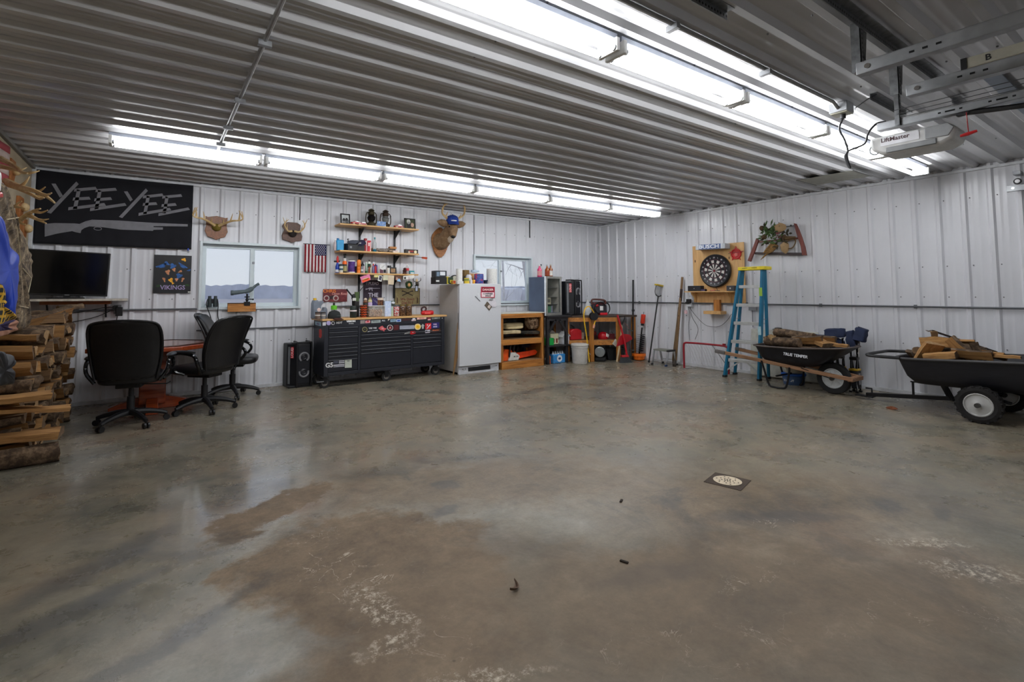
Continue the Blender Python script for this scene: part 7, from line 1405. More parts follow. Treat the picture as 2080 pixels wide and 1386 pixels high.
for k in range(2): G().box(-.083, -.079, -.12-.14*k, -.04-.14*k, 1.603, 1.609).done('cap_slot', C(60, 56, 30), t)
for i, z in enumerate((.255, .53, .80, 1.065, 1.335)):
    f = z/1.575; a = fl.lerp(tl, f); b = fr.lerp(tr, f); s_ = G(); s_.bar(a+V((.01, -.02, 0)), b+V((.01, .02, 0)), .075, .045, (0, 0, 1)); s_.done('step', ALUM, t, bevel=.003); f2 = f
    a2, b2 = bl.lerp(ul, f), br.lerp(ur, f); G().bar(a2, b2, .012, .022).done('rear_bar', ALUM, t)
for s, e in ((fl, fr), (fr, fl)):
    a = s.lerp(tl if s is fl else tr, .155); b = s.lerp(e, .45); G().bar(s.lerp(tl if s is fl else tr, .06), a.lerp(e.lerp(tr if s is fl else tl, .155), .4), .02, .006, (1, 0, 0)).done('knee_brace', ALUM, t)
for f in (.45, .8): G().cbox(tuple(fr.lerp(tr, f)+V((-.037, -.0, 0))), .003, .045, .12).done('label', C(150, 190, 70) if f == .8 else C(170, 200, 206), t)
G().bar(fl.lerp(tl, .55), bl.lerp(ul, .55), .02, .006).done('spreader', STEEL, t); G().bar(fr.lerp(tr, .55), br.lerp(ur, .55), .02, .006).done('spreader', STEEL, t)
# folded table and odds behind the ladder
t = thing('folding_table', 'pale folded table leaning on the right wall behind the ladder', 'table', (-.10, -3.7, .0)); G(T(0, 0, 0, 0, 5, 0)).box(-.025, .015, -.47, .47, .01, .70).done('tabletop', C(206, 206, 196, .5), t, bevel=.01)
for y in (-.3, .3): G(T(0, 0, 0, 0, 5, 0)).box(.016, .03, y-.02, y+.02, .05, .6).done('leg', GREY, t)
p = atX(1580, 671, -.06); t = thing('black_hat', 'black flat brimmed thing resting on top of the folded table', 'hat', (-.045, p.y, .702)); G().lathe([(.07, 0), (.085, .006), (.05, .02), (.045, .03), (.01, .035)], 18).done('brim', BLACK, t)
p = atX(1528, 625, -.02); t = thing('power_outlet', 'grey wall outlet seen between the ladder rails', 'outlet', (0, p.y, p.z)); G().box(-.04, -.004, -.07, .05, -.045, .045).done('box', GREY, t, bevel=.004); G().tube([(-.02, 0, -.04), (-.02, 0, -.3)], .006, 6).done('conduit', GREY, t)
t = thing('plastic_pail', 'cream and blue lettered pail standing behind the wheelbarrow legs', 'pail', (-.38, -3.98, 0)); G().lathe([(.12, 0), (.125, .01), (.14, .12)], 22).done('lower_pail', C(60, 84, 120), t); G().lathe([(.13, .12), (.15, .125), (.15, .15), (.13, .155)], 22).done('rim', C(30, 90, 180), t); G().lathe([(.1, .155), (.11, .16), (.12, .3), (.1, .31)], 20).done('upper_pail', C(170, 164, 146), t)
g = G(); g.text('KRAUT', .04, wallR(0, .06, -.128), .0005, .001); g.done('lettering', C(206, 206, 206), t)
# ------------------------------------------------------------------ wheelbarrow with logs
WX = -.66; t = thing('wheelbarrow', 'black wheelbarrow with wooden handles loaded with split logs', 'wheelbarrow', (WX, -4.1, 0))
TRAY = mat('tray_black_steel', rgb(34, 34, 40), .4, .4, var=.3, scale=12)
def tub(g, secs, n=40, th=.006, p=.32):
    """open tub: secs = (z, y0, y1, half width)"""
    def ring(z, y0, y1, hw, o=0.): return [((hw-o)*math.copysign(abs(math.cos(a))**p, math.cos(a)), (y0+y1)/2+((y1-y0)/2-o)*math.copysign(abs(math.sin(a))**p, math.sin(a)), z) for a in (2*math.pi*i/n for i in range(n))]
    out = [ring(*s) for s in secs]; inn = [ring(s[0]+(th if i == 0 else 0), s[1], s[2], s[3], th) for i, s in enumerate(secs)]
    g.rings(out+inn[::-1])
    return g
g = G(); tub(g, [(.30, -.30, .22, .15), (.31, -.36, .25, .19), (.40, -.52, .33, .24), (.52, -.70, .38, .28), (.535, -.72, .40, .30)]); 
for v in g.bm.verts: v.co.z += max(0, -v.co.y-.1)*.075
g.done('tray', TRAY, t, ang=50)
g = G(); g.tube([((.30)*math.copysign(abs(math.cos(a))**.32, math.cos(a)), -.16+.56*math.copysign(abs(math.sin(a))**.32, math.sin(a)), .54+max(0, .16-.56*math.copysign(abs(math.sin(a))**.32, math.sin(a))-.1)*.075) for a in (2*math.pi*i/40 for i in range(40))], .011, 7, True); g.done('tray_rim', C(84, 74, 70, .5), t)
g = G(); pl = atX(1617.5, 722, WX-.245)-V((WX, -4.1, 0)); g.text('TRUE TEMPER', .05, wallR(pl.y, pl.z, -.276) @ T(0, 0, 0, -20, 0, -3), .0006, .0014, .95); g.done('lettering', C(206, 208, 214), t)
HW = woodmat('weathered_handle', rgb(120, 86, 60), rgb(164, 122, 88), .7, axis=1)
for s in (-1, 1):
    G().bar((s*.255, .86, .405), (s*.13, -.75, .215), .04, .045).done('handle', HW, t, bevel=.006); G().bar((s*.262, .93, .412), (s*.258, .78, .396), .046, .05).done('grip', C(96, 92, 90, .7), t, bevel=.01)
    G().tube(bez([(s*.24, .28, .34), (s*.22, .26, .24), (s*.22, .2, .04), (s*.22, .13, .012), (s*.22, .04, .012), (s*.22, -.02, .04), (s*.2, -.05, .2), (s*.2, -.06, .29)], 4), .013, 8).done('leg', BLKMETAL, t)
    G().bar((s*.2, -.2, .3), (s*.1, -.48, .2), .03, .008).done('strut', BLKMETAL, t)
G().tube([(-.22, .1, .16), (.22, .1, .16)], .012, 7).done('leg_brace', BLKMETAL, t); G().cbox((0, -.72, .215), .3, .06, .05).done('nose_board', HW, t, bevel=.006)
def wheel3(t, cx, cy, cz, r, wd, tyre, rim, spokes=0, tread=False):
    m = M4(((0, 0, 1, cx), (1, 0, 0, cy), (0, 1, 0, cz), (0, 0, 0, 1)))
    g = G(m); g.lathe([(r*.62, -wd*.38), (r*.8, -wd*.5), (r*.95, -wd*.42), (r, -wd*.2), (r, wd*.2), (r*.95, wd*.42), (r*.8, wd*.5), (r*.62, wd*.38)], 34, cap=False)
    if tread:
        for i in range(34): a = 2*math.pi*i/34; g.box(r*.93, r*1.01, -.012, .012, -wd*.46, wd*.46, Euler((0, 0, a)).to_matrix().to_4x4() @ T(0, 0, 0, 18 if i % 2 else -18))
    w_ = g.done('tyre', tyre, t); 
    g = G(m)
    for s in (-1, 1): g.lathe([(r*.64, s*wd*.40), (r*.6, s*wd*.44), (r*.54, s*wd*.3), (r*.2, s*wd*.36), (r*.1, s*wd*.5), (.004, s*wd*.52)], 28, cap=False)
    rm = g.done('rim', rim, w_)
    if spokes:
        g = G(m)
        for i in range(spokes): a = 2*math.pi*i/spokes; g.bar((r*.15*math.cos(a), r*.15*math.sin(a), -wd*.36), (r*.55*math.cos(a), r*.55*math.sin(a), -wd*.33), .012, .01)
        g.done('spokes', rim, w_)
    G(m).cyl((0, 0, -wd*.8), (0, 0, wd*.8), r*.13, n=12).done('hub', C(60, 58, 56), w_)
wheel3(t, .0, -.49, .19, .19, .095, RUBBER, C(200, 204, 206, .4), 10)
BW_ = 'wood in the wheelbarrow'
for i, (x, y, z, L, rz, ry, kd, r, lb) in enumerate((
    (-.78, -4.05, .60, .44, 88, 2, 0, .058, 'grey brown round log lying along the near side of the wheelbarrow'), (-.62, -4.12, .69, .5, 84, -4, 0, .055, 'bark covered round log on top of the wheelbarrow load'), (-.72, -3.85, .60, .26, 40, 10, 1, .06, 'dark split chunk at the handle end of the wheelbarrow'),
    (-.70, -4.32, .63, .34, 100, 6, 1, .06, 'amber split log slanting over the wheelbarrow middle'), (-.66, -4.48, .62, .22, 60, -12, 3, .06, 'square amber split block near the wheel end of the wheelbarrow'), (-.6, -4.62, .60, .24, 95, -6, 3, .045, 'thin tan split piece at the wheel end rim of the wheelbarrow'),
    (-.55, -4.0, .6, .4, 70, 0, 2, .06, 'dark half log at the back of the wheelbarrow load'), (-.5, -4.35, .62, .4, 95, 0, 1, .065, 'brown split log at the wall side of the wheelbarrow'), (-.6, -4.25, .54, .5, 90, 0, 0, .07, 'hidden dark log under the wheelbarrow load'), (-.74, -4.2, .52, .46, 85, 0, 2, .06, 'low split log against the near rim of the wheelbarrow'))):
    log(lb, T(x, y, z, 0, ry, rz), L, r, kd, BW_, 500+i*2)
# ------------------------------------------------------------------ folded camp chairs
def camp(label, x, y, rz, top, grp='folded camp chairs'):
    t = thing('camp_chair', label, 'camp chair', (x, y, 0), rz, grp)
    NV = mat('navy_canvas', rgb(40, 50, 78), .85, bump=.25, scale=12); 
    for i, (dx, dy) in enumerate(((-.06, -.05), (.06, -.05), (-.06, .05), (.06, .05))):
        lg = G().tube([(dx*.8, dy*.7, .01), (dx*.5, dy*.6, .3), (-dx*.6, dy*.8, .66)], .011, 7).done('leg', BLKMETAL if i % 2 else CHROME, t); G().cbox((dx*.8, dy*.7, .012), .035, .035, .024).done('foot', BLACK, lg, bevel=.004)
    G().box(-.055, .055, -.05, .05, .27, .295).done('yellow_collar', C(206, 166, 40), t, bevel=.004); G().box(-.05, .05, -.05, .05, .05, .27).done('sleeve', mat('black_sleeve', rgb(28, 28, 34), .7), t, bevel=.01); G().box(-.03, .02, -.052, -.049, .1, .24).done('grey_patch', C(150, 150, 156), t)
    G().cbox((0, 0, .42), .1, .08, .04).done('hinge_block', BLACK, t, bevel=.008)
    for k, (c, sx, sy, sz, rx, ry) in enumerate(top):
        g = G(); n = 8
        g.rings([[(sx/2*q*math.copysign(abs(math.cos(a))**.35, math.cos(a)), sy/2*q*math.copysign(abs(math.sin(a))**.35, math.sin(a)), sz*(f-.5)) for a in (2*math.pi*i/20 for i in range(20))] for f, q in ((0, .9), (.08, 1), (.3, .97), (.5, 1), (.75, .96), (.93, 1), (1, .88))])
        mm = T(*c, rx, ry, 0)
        for v in g.bm.verts: v.co = mm @ v.co
        g.jitter(.022, 13., x*7+k); g.done('canvas_fold', NV, t, ang=40)
    g = G(); g.tube([V(top[0][0]), (0, -.05, .5), (0, -.02, .45)], .01, 6); g.done('strut', CHROME, t)
    return t
camp('navy folded camp chair standing nearest the cart, canvas bunched at its top', -.34, -4.70, 0, [((0, -.08, .72), .12, .13, .17, 12, 0), ((0, .02, .66), .12, .08, .2, -14, 0)])
camp('navy folded camp chair whose canvas sags over the wheelbarrow wheel', -.28, -4.52, 8, [((0, .05, .72), .11, .24, .11, -8, 0), ((0, .2, .61), .11, .2, .15, 6, 0)])
t = thing('camp_chair_bag', 'dark navy chair bag draped low behind the wheelbarrow load', 'bag', (-.27, -4.38, .54)); g = G(); g.ball((0, 0, .05), .06, .2, .12, 16); g.jitter(.03, 9., 3.); g.done('canvas', MATS['navy_canvas'], t)
t.location.z = .52
G().tube([(0, -.05, -.05), (.02, -.03, -.5)], .012, 6).done('strut', BLKMETAL, t)
# ------------------------------------------------------------------ dump cart
t = thing('dump_cart', 'black two wheeled poly dump cart loaded with split wood', 'cart', (-.66, -6.0, 0)); POLY = mat('black_poly', rgb(30, 30, 36), .5, var=.25, scale=10, stretch=(1, 1, 6), bump=.08)
g = G(); tub(g, [(.285, -.42, .50, .26), (.29, -.52, .54, .33), (.36, -.66, .60, .39), (.45, -.74, .63, .42), (.545, -.80, .66, .45)], 44, .01, .28)
for v in g.bm.verts: v.co.z += max(0, -v.co.y+.55)*.055*(v.co.z-.2)*3
g.done('tub', POLY, t, ang=50)
def rimz(y): return .55+max(0, -y+.55)*.055*1.04
g = G(); g.tube([(.46*math.copysign(abs(math.cos(a))**.28, math.cos(a)), -.07+.74*math.copysign(abs(math.sin(a))**.28, math.sin(a)), rimz(-.07+.74*math.copysign(abs(math.sin(a))**.28, math.sin(a)))) for a in (2*math.pi*i/44 for i in range(44))], .014, 7, True); g.done('tub_rim', C(62, 60, 62, .5), t)
G().tube(bez([(-.43, .6, .552), (-.40, .85, .548), (-.3, .94, .55), (.1, .94, .55), (.3, .9, .55), (.42, .6, .552)], 6), .017, 8).done('lift_handle', BLACK, t)
G().bar((-.06, 1.05, .06), (.04, -.06, .16), .05, .04).done('tongue', BLKMETAL, t); G().tube([(-.05, 1.0, .08), (-.05, 1.0, .13), (-.05, 1.06, .13)], .01, 6).done('hitch_pin', BLKMETAL, t); G().box(-.09, -.0, .98, 1.16, .03, .045).done('hitch_plate', BLKMETAL, t, bevel=.003)
G().bar((-.02, .62, .08), (-.02, .62, .26), .018, .018).done('latch_post', BLKMETAL, t); G().bar((-.02, .64, .26), (-.02, .50, .262), .018, .014).done('latch_handle', BLKMETAL, t)
G().bar((.0, .30, .11), (-.06, .36, .30), .07, .03).done('support', BLKMETAL, t); G().bar((.02, .20, .12), (.02, .20, .3), .05, .05).done('support', BLKMETAL, t); G().bar((-.40, 0, .18), (.42, 0, .18), .04, .04).done('axle', BLKMETAL, t); G().bar((-.3, .1, .28), (-.3, -.2, .2), .05, .02).done('axle_arm', BLKMETAL, t); G().bar((.3, .1, .28), (.3, -.2, .2), .05, .02).done('axle_arm', BLKMETAL, t)
TYRE = mat('cart_tyre', rgb(34, 32, 32), .9, bump=.2, scale=50); HUBM = C(186, 186, 184, .4)
wheel3(t, -.42, .0, .172, .172, .105, TYRE, HUBM, 0, True); wheel3(t, .44, -.03, .172, .172, .105, TYRE, HUBM, 0, True)
CW_ = 'wood in the dump cart'
for i, (px_, py_, X, L, rot, kd, r, tilt, lb) in enumerate((
    (1912, 722, -1.0, .26, 92, 3, .075, 8, 'broad golden split face lying at the middle front of the dump cart'), (1887, 715, -.95, .22, 70, 3, .07, 62, 'upright golden split piece left of the broad one in the dump cart'), (1900, 698, -.85, .24, 96, 1, .06, 4, 'golden split log on top of the dump cart heap'), (1958, 716, -.9, .34, 88, 1, .055, -48, 'reddish split log slanting down right in the dump cart'),
    (1935, 693, -.8, .34, 90, 3, .03, 4, 'thin flat splinter across the top of the dump cart heap'), (1985, 712, -.8, .16, 80, 0, .035, -70, 'short grey upright stick right of the heap in the dump cart'), (1862, 716, -.9, .12, 20, 0, .04, 20, 'small dark round chunk at the handle end of the dump cart'), (2002, 720, -.8, .12, 70, 1, .04, 0, 'small amber wedge near the right of the dump cart heap'),
    (2022, 722, -.85, .16, 85, 3, .035, 0, 'small brown offcut right of the amber wedge in the dump cart'), (2045, 724, -.9, .18, 95, 3, .03, 0, 'tan flat chip at the right end of the dump cart heap'), (1895, 684, -.75, .12, 0, 1, .035, 80, 'brown upright stub on the peak of the dump cart heap'), (1950, 706, -.6, .4, 92, 0, .06, -12, 'dark bark log at the back of the dump cart heap'),
    (1905, 716, -.6, .4, 95, 2, .07, 10, 'hidden dark half log at the back left of the dump cart'), (1940, 722, -.75, .5, 88, 0, .06, 0, 'dark log buried in the middle of the dump cart heap'), (1875, 722, -.75, .3, 70, 2, .055, 0, 'brown half log buried at the left of the dump cart heap'), (1975, 722, -.95, .3, 92, 1, .05, 0, 'tan split log low along the near rim of the dump cart'))):
    p = atX(px_, py_, X); log(lb, T(p.x, p.y, p.z) @ Euler((0, 0, R(rot))).to_matrix().to_4x4() @ Euler((R(20*(i % 3)), R(tilt), 0)).to_matrix().to_4x4(), L, r, kd, CW_, 601+i*2)
t = thing('pry_bar', 'long dark bar lying across the wood heap in the dump cart', 'bar', V((-.7, -5.8, .75))); O_ = V((-.7, -5.8, .75)); G().bar(atX(1893, 672, -.75)-O_, atX(2025, 716, -.5)-O_, .016, .02).done('shaft', C(40, 32, 30, .6), t); G().tube([atX(1893, 672, -.75)-O_, atX(1886, 673, -.76)-O_, atX(1880, 671, -.77)-O_], [.01, .008, .003], 6).done('claw', C(110, 100, 94), t)
# ------------------------------------------------------------------ floor bits and drain
t = thing('floor_drain', 'square floor drain with a pale round perforated grate', 'drain', (-4.437, -5.452, 0), 14)
G().box(-.115, .115, -.115, .115, .0, .003).done('frame', C(70, 58, 48, .8), t); g = G(); g.lathe([(.085, .003), (.088, .006), (.0, .0065)][:2]+[(.004, .0065)], 28); g.done('grate', C(206, 190, 164, .6), t)
g = G(); random.seed(4)
for k in range(5):
    for j in range(6 if k else 1): a = 2*math.pi*j/6+k*.4; g.cyl((.017*k*math.cos(a), .017*k*math.sin(a), .0064), (.017*k*math.cos(a), .017*k*math.sin(a), .0072), .0052, n=7)
g.done('grate_holes', C(40, 32, 26, .9), t)
t = thing('bark_chip', 'reddish brown bark chip on the floor in front of the dump cart', 'bark chip', (-1.09, -5.31, 0), 70); g = G(); g.ball((0, 0, .014), .06, .022, .013, 10); g.jitter(.02, 30., 1.); g.done('bark', C(122, 70, 44, .9), t)
t = thing('dry_leaf', 'small curled dry leaf lying in the middle of the floor', 'leaf', (-6.306, -5.618, 0), 40); G().sheet(lambda u, v: ((u-.5)*.075, (v-.5)*.02*math.sin(math.pi*u)+.02*(u-.5)**2*4-.01, .003+.02*abs(v-.5)+.012*(u-.5)**2*4), 10, 4).done('blade', C(112, 92, 78, .9), t, solid=.001)
for i, (x, y, r, lb) in enumerate(((-5.256, -5.267, 30, 'dark twig fragment on the floor left of the drain'), (-5.766, -5.741, 110, 'dark bark flake on the floor between the leaf and the drain'), (-2.06, -4.0, 10, 'white scrap on the floor before the hockey goal'), (-2.1, -.75, 0, 'white scrap on the floor before the lumber bench'))):
    t = thing('floor_debris', lb, 'debris', (x, y, 0), r); G().cbox((0, 0, .004), .04 if i != 2 else .03, .014, .007).done('scrap', C(48, 40, 34, .9) if i < 2 else C(216, 214, 208, .8), t, bevel=.002)
# ------------------------------------------------------------------ ceiling lights
TUBE = emis('lit_fluorescent_tube', (.97, .985, 1.), TUBES)
def fixture(label, x, y, group):
    t = thing('fluorescent_light', label, 'ceiling light', (x, y, ZC), 0, group)
    g = G(); g.box(-.605, .605, -.055, .055, -.034, -.001); g.done('housing', mat('fixture_enamel', rgb(150, 156, 168), .4), t, bevel=.004)
    for s in (-.052, .052):
        g = G(); g.cyl((-.565, s, -.086), (.565, s, -.086), .019, n=14); tb = g.done('tube', TUBE, t)
        for e in (-1, 1): G().cyl((e*.565, s, -.086), (e*.6, s, -.086), .0175, n=12).done('tube_cap', STEEL, tb)
    for e in (-1, 1):
        g = G(); g.box(e*.592-.012, e*.592+.012, -.072, .072, -.104, -.03); g.done('lamp_holder', WHITE, t, bevel=.003)
    return t
ordn = ['leftmost', 'second from the left', 'third from the left', 'third from the right', 'second from the right', 'rightmost']
f0 = None
for ry, x0, nm in ((-1.93, -7.36, 'strip row nearest the window wall'), (-5.53, -7.42, 'strip row by the door tracks')):
    for i in range(6):
        x = x0+i*1.243; lb = f'{ordn[i]} twin tube strip light in the {nm}'
        if f0 is None: f0 = fixture(lb, x, ry, 'fluorescent lights in two ceiling rows')
        else: dup(f0, lb, (x, ry, ZC))
# ------------------------------------------------------------------ conduits, hatch, door hardware
def pipe(label, pts, r, clips, box=None):
    t = thing('ceiling_conduit', label, 'conduit', pts[0]); o = V(pts[0]); q = [V(p)-o for p in pts]
    G().tube(q, r, 9).done('pipe', mat('conduit_grey', rgb(140, 140, 140), .35, .7), t)
    for f in clips: p = q[0].lerp(q[-1], f); d = (q[-1]-q[0]).normalized(); n_ = V((-d.y, d.x, 0)); G().bar(p-n_*.035+V((0, 0, .0)), p+n_*.035, .03, r*2.4).done('strap', STEEL, t, bevel=.002)
    return t
pipe('galvanised conduit running across the ceiling ribs on the left', [(-7.14, -1.95, 2.615), (-7.14, -2.1, 2.64), (-7.14, -8.9, 2.64)], .013, (.04, .12, .22, .36, .5))
pipe('galvanised conduit running along the far light row to the junction box', [(-8.6, -5.83, 2.64), (-3.56, -5.83, 2.64), (-3.48, -5.83, 2.61)], .013, (.45, .62, .8))
t = thing('junction_box', 'grey ceiling junction box with a black cord plugged in', 'junction box', (-3.42, -5.83, 2.655)); G().box(-.06, .06, -.06, .06, -.075, -.001).done('box', STEEL, t, bevel=.004); G().box(-.055, .055, -.055, .055, -.083, -.075).done('cover', C(170, 168, 150, .4), t); G().cyl((0, -.01, -.083), (0, -.01, -.115), .018).done('plug', BLACK, t)
O_ = V((-3.42, -5.83, 2.655)); J = lambda x, y, X=-3.42: atX(x, y, X)-O_
G().tube(bez([(0, -.01, -.11), J(1705, 262), J(1716, 285), J(1722, 306), J(1717, 318), J(1722, 335), J(1727, 341), J(1721, 322), J(1722, 308), J(1740, 300), J(1757, 291), J(1764, 270), J(1780, 252), J(1800, 247, -3.4)], 6), .007, 6).done('cord', BLACK, t)
t = thing('attic_hatch', 'flat grey access panel let into the ceiling by the right wall', 'hatch', (-.78, -4.73, ZC-.004)); G().box(-.25, .25, -.30, .30, -.004, .0).done('panel', C(150, 150, 140, .6), t, bevel=.002); 
for a in ((-.26, .26, .30, .32), (-.26, .26, -.32, -.30)): G().box(a[0], a[1], a[2], a[3], -.008, .004).done('edge_trim', C(96, 96, 96, .5), t)
def angle(g, a, b, s=.045):
    a, b = V(a), V(b); g.bar(a, b, s, .004, (0, 0, 1)); g.bar(a+V((0, 0, -s/2)), b+V((0, 0, -s/2)), .004, s, (0, 0, 1)) if abs((b-a).z) < .01 else g.bar(a+V((s/2, s/2, 0)), b+V((s/2, s/2, 0)), .004, s, (0, 1, 0))
def perfmat(name, ax, other, c0):
    m = mat(name, rgb(112, 114, 116), .4, .7, var=.3, scale=30); nt = m.node_tree; L = nt.links; b = nt.nodes['Principled BSDF']; src = b.inputs['Base Color'].links[0].from_socket
    tc = nd(nt, 'ShaderNodeTexCoord'); sp = nd(nt, 'ShaderNodeSeparateXYZ'); L.new(tc.outputs['Object'], sp.inputs[0])
    def mt(op, a, c):
        x = nd(nt, 'ShaderNodeMath', operation=op)
        for i, q in enumerate((a, c)):
            if isinstance(q, (int, float)): x.inputs[i].default_value = q
            else: L.new(q, x.inputs[i])
        return x.outputs[0]
    u = mt('SUBTRACT', mt('PINGPONG', sp.outputs[ax], .025), .0125); v = mt('SUBTRACT', sp.outputs[other], c0); d = mt('ADD', mt('MULTIPLY', u, u), mt('MULTIPLY', v, v)); k = mt('LESS_THAN', d, .000045)
    x = nd(nt, 'ShaderNodeMix', data_type='RGBA'); L.new(k, x.inputs['Factor']); L.new(src, x.inputs['A']); x.inputs['B'].default_value = (.005, .005, .005, 1); L.new(x.outputs['Result'], b.inputs['Base Color']); return m
PERF = perfmat('perforated_angle', 0, 2, -.026); PERFV = perfmat('perforated_upright', 2, 0, 0.)
HOLEM = mat('hole_black', rgb(14, 14, 15), .9)
def perf(label, a, b, vert=False):
    t = thing('angle_iron', label, 'angle iron', a); o = V(a); q = V(b)-o
    g = G(); 
    if vert: g.box(-.022, .022, -.002, .002, q.z, 0); g.box(-.022, -.018, -.002, .042, q.z, 0)
    else: g.box(0, q.x, -.022, .022, -.004, 0); g.box(0, q.x, .018, .022, -.045, 0)
    g.done('flanges', PERFV if vert else PERF, t); return t
perf('perforated steel angle screwed across the ceiling at the top edge', (-5.95, -6.06, 2.654), (-5.28, -6.06, 2.654)); perf('long perforated steel angle carrying the door tracks from the ceiling', (-5.3, -6.41, 2.654), (-3.42, -6.41, 2.654)); perf('perforated steel angle over the door opener', (-3.47, -6.05, 2.654), (-2.76, -6.0, 2.654))
t = perf('short perforated steel angle right of the door opener', (-2.9, -6.36, 2.654), (-2.65, -6.36, 2.654))
for x, lb in ((-4.62, 'left upright perforated angle holding the upper door track'), (-4.10, 'right upright perforated angle holding the lower door track')):
    t = perf(lb, (x, -6.385, 2.65), (x, -6.385, 2.385), True); G().bar((.05, .0, -.02), (.02, .0, -.2), .03, .004, (0, 1, 0)).done('side_brace', PERF, t)
def track(label, x, y0, z, name='door_track', slots=0):
    t = thing(name, label, 'track', (x, y0, z), group='overhead door tracks'); L = YF+.15-y0
    g = G(); g.box(-.028, -.024, L, 0, -.03, .03); g.box(-.028, .024, L, 0, .027, .031); g.box(-.028, .024, L, 0, -.031, -.027); g.done('channel', STEEL, t, bevel=.001)
    G().cyl((-.029, -.05, 0), (-.034, -.05, 0), .013, n=12).done('bolt', CHROME, t); h = G()
    for k in range(3): h.box(-.0295, -.0285, -.22-.05*k-.02, -.22-.05*k, -.005, .005)
    h.done('slots', HOLEM, t); return t
track('upper left steel door track ending in mid air', -4.64, -6.37, 2.39); track('lower steel door track beside the opener rail', -4.10, -6.42, 2.385)
track('steel door track ending on the right wall at the frame edge', -.12, -6.12, 2.345)
t = thing('track_hanger', 'steel roller bracket above the door track on the right wall', 'bracket', (-.02, -6.2, 2.42)); G().box(-.1, .02, -.03, .03, .07, .11).done('plate', STEEL, t, bevel=.003); G(T(-.08, -.0, .0, 0, 90, 0)).lathe([(.03, -.01), (.034, 0), (.03, .01)], 18).done('roller', BLKMETAL, t); G(T(-.08, 0, 0, 0, 90, 0)).lathe([(.02, -.012), (.02, .012)], 14).done('roller_core', CHROME, t)
t = thing('white_bar', 'off white bar with a black mark lying above the lower door track', 'bar', (-3.98, -6.64, 2.49)); G().box(-.02, .02, -2.2, 0, -.025, .03).done('tube', C(176, 172, 156, .5), t, bevel=.003); g = G(); g.text('B', .045, M4(((0, 0, -1, -.0205), (-1, 0, 0, -.1), (0, 1, 0, 0), (0, 0, 0, 1))), .0005, .001); g.done('lettering', BLACK, t); G().box(-.025, -.02, -.015, .01, -.04, .03).done('end_tab', BLACK, t)
# opener
t = thing('door_opener', 'white overhead garage door opener with its rail and black arm', 'garage door opener', (-3.4, -6.0, 2.4)); OPW = mat('opener_white', rgb(196, 196, 194), .45)
OM = lambda x: wallR(0, -.035, x+.15)
G().prism([(-.02, -.01), (.42, -.01), (.46, -.05), (.44, -.12), (.38, -.145), (.06, -.145), (-.01, -.1)], -.13, .13, OM(0)).done('housing', OPW, t, bevel=.02); G(OM(-.131)).box(.05, .27, -.085, -.022, 0, .002).done('label_panel', C(216, 216, 220, .4), t, bevel=.001)
g = G(OM(-.1335)); g.text('LiftMaster', .04, T(.135, -.045, 0), .0005, .001); g.done('lettering', C(70, 40, 44), t); G(OM(-.134)).box(.08, .36, -.14, -.1, -.01, .004).done('lamp_lens', C(120, 122, 124, .3), t, bevel=.006); G(OM(-.133)).prism([(.3, -.02), (.42, -.015), (.45, -.05), (.42, -.1), (.3, -.095)], -.01, .004).done('rear_lens', C(150, 152, 154, .3), t, bevel=.004)
rl = G(); rl.box(-.03, -.026, -2.6, -.05, -.012, .036); rl.box(-.03, .03, -2.6, -.05, .034, .038); rl.box(-.03, .03, -2.6, -.05, -.014, -.01); rl.done('rail', STEEL, t)
h = G()
for y in (-.42, -.66, -.9): h.box(-.031, -.0295, y-.05, y, .006, .016); h.box(-.031, -.0295, y-.085, y-.07, .006, .016); h.box(-.031, -.0295, y+.02, y+.035, .006, .016)
h.done('rail_slots', HOLEM, t)
g = G(); g.box(-.05, -.02, -.19, -.186, -.01, .245); g.box(-.05, -.046, -.19, -.16, -.01, .245); st2 = g.done('strap', perfmat('perforated_strap', 2, 0, -.035), t)
G().torus((-.0, -.12, .075), .035, .006, 18, 6, M4(((0, 0, 1, 0), (1, 0, 0, 0), (0, 1, 0, 0), (0, 0, 0, 1)))).done('sprocket', STEEL, t)
G().tube(bez([(.0, -.52, -.02), (0, -.8, -.055), (0, -1.0, -.075), (0, -1.15, -.07), (0, -1.4, .0)], 5), .016, 6).done('door_arm', BLACK, t); G().cbox((0, -.5, -.015), .04, .06, .03).done('trolley', BLACK, t)
G().tube([(-.02, -.52, -.02), (-.02, -.525, -.16)], .003, 5).done('release_cord', C(150, 40, 44), t); G().tube([(-.02, -.485, -.165), (-.02, -.52, -.16), (-.02, -.565, -.152)], [.008, .012, .008], 8).done('release_handle', C(176, 30, 34), t)
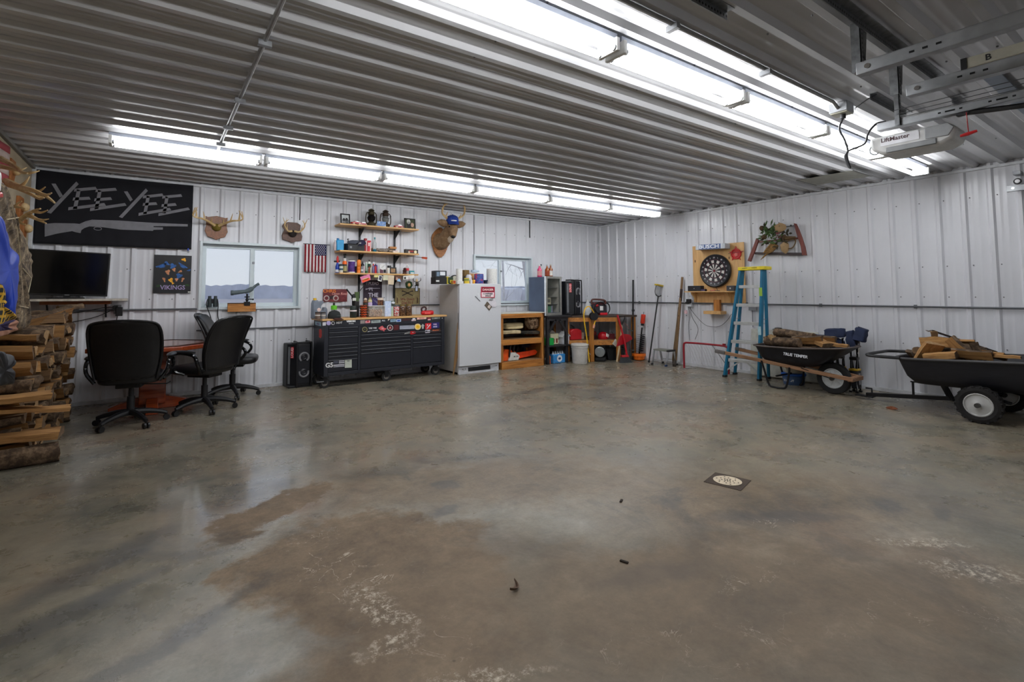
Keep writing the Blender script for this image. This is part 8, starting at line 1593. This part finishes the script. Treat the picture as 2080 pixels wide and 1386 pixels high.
for i, (z, y0) in enumerate(((2.47, -6.2), (2.44, -6.22), (2.415, -6.24))):
    t = thing('spring_cable', ['topmost thin steel cable beside the opener rail', 'middle thin steel cable beside the opener rail', 'lowest thin steel cable beside the opener rail'][i], 'cable', (-3.6, y0, z-.02), group='steel cables above the opener rail'); G().cyl((0, 0, 0), (0, -2.5, 0), .0025, n=5).done('wire', DGREY, t)
t = thing('ceiling_batten', 'flat blue grey metal strip fixed across the ceiling behind the tracks', 'strip', (-2.6, -6.6, 2.652)); G().box(-.75, 1.6, -.045, .045, -.006, .0).done('strip', C(96, 108, 124, .4), t, bevel=.002)
t = thing('thin_cord', 'thin black cord from a ceiling staple to the door opener', 'cord', (-3.35, -6.02, 2.64)); O_ = V((-3.35, -6.02, 2.64)); G().tube(bez([atX(1738, 219, -3.45)-O_, atX(1760, 203, -3.45)-O_, atX(1781, 191, -3.43)-O_], 4), .004, 5).done('wire', BLACK, t)
# ------------------------------------------------------------------ sky, camera, view
w = bpy.data.worlds.new('overcast_sky'); SC.world = w; w.use_nodes = True; nt = w.node_tree
bg = nt.nodes['Background']; tc = nd(nt, 'ShaderNodeTexCoord'); sx = nd(nt, 'ShaderNodeSeparateXYZ'); nt.links.new(tc.outputs['Generated'], sx.inputs[0])
cr = nd(nt, 'ShaderNodeValToRGB'); nt.links.new(sx.outputs['Z'], cr.inputs[0]); e = cr.color_ramp.elements
e[0].position = .0; e[0].color = (.86, .92, 1., 1); e[1].position = .35; e[1].color = (.62, .76, 1., 1)
nt.links.new(cr.outputs[0], bg.inputs[0]); bg.inputs[1].default_value = SKY
cam = bpy.data.cameras.new('camera'); co = bpy.data.objects.new('camera', cam); COL.objects.link(co)
m = M4((CA, CB, -CC)).transposed().to_4x4(); m.translation = CAM; co.matrix_world = m
cam.sensor_width = 36; cam.lens = CF/2080*36; cam.shift_x = (1040-CX)/2080; cam.shift_y = (CY-693)/2080; cam.clip_start = .05; cam.clip_end = 2000
SC.camera = co
SC.view_settings.view_transform = 'Standard'; SC.view_settings.look = 'None'; SC.view_settings.gamma = 1; SC.view_settings.use_curve_mapping = False
SC.view_settings.exposure = EXPO
SC.cycles.use_denoising = True; SC.cycles.max_bounces = 8; SC.cycles.diffuse_bounces = 5; SC.cycles.glossy_bounces = 4; SC.cycles.transmission_bounces = 6
SC.cycles.sample_clamp_indirect = 6.
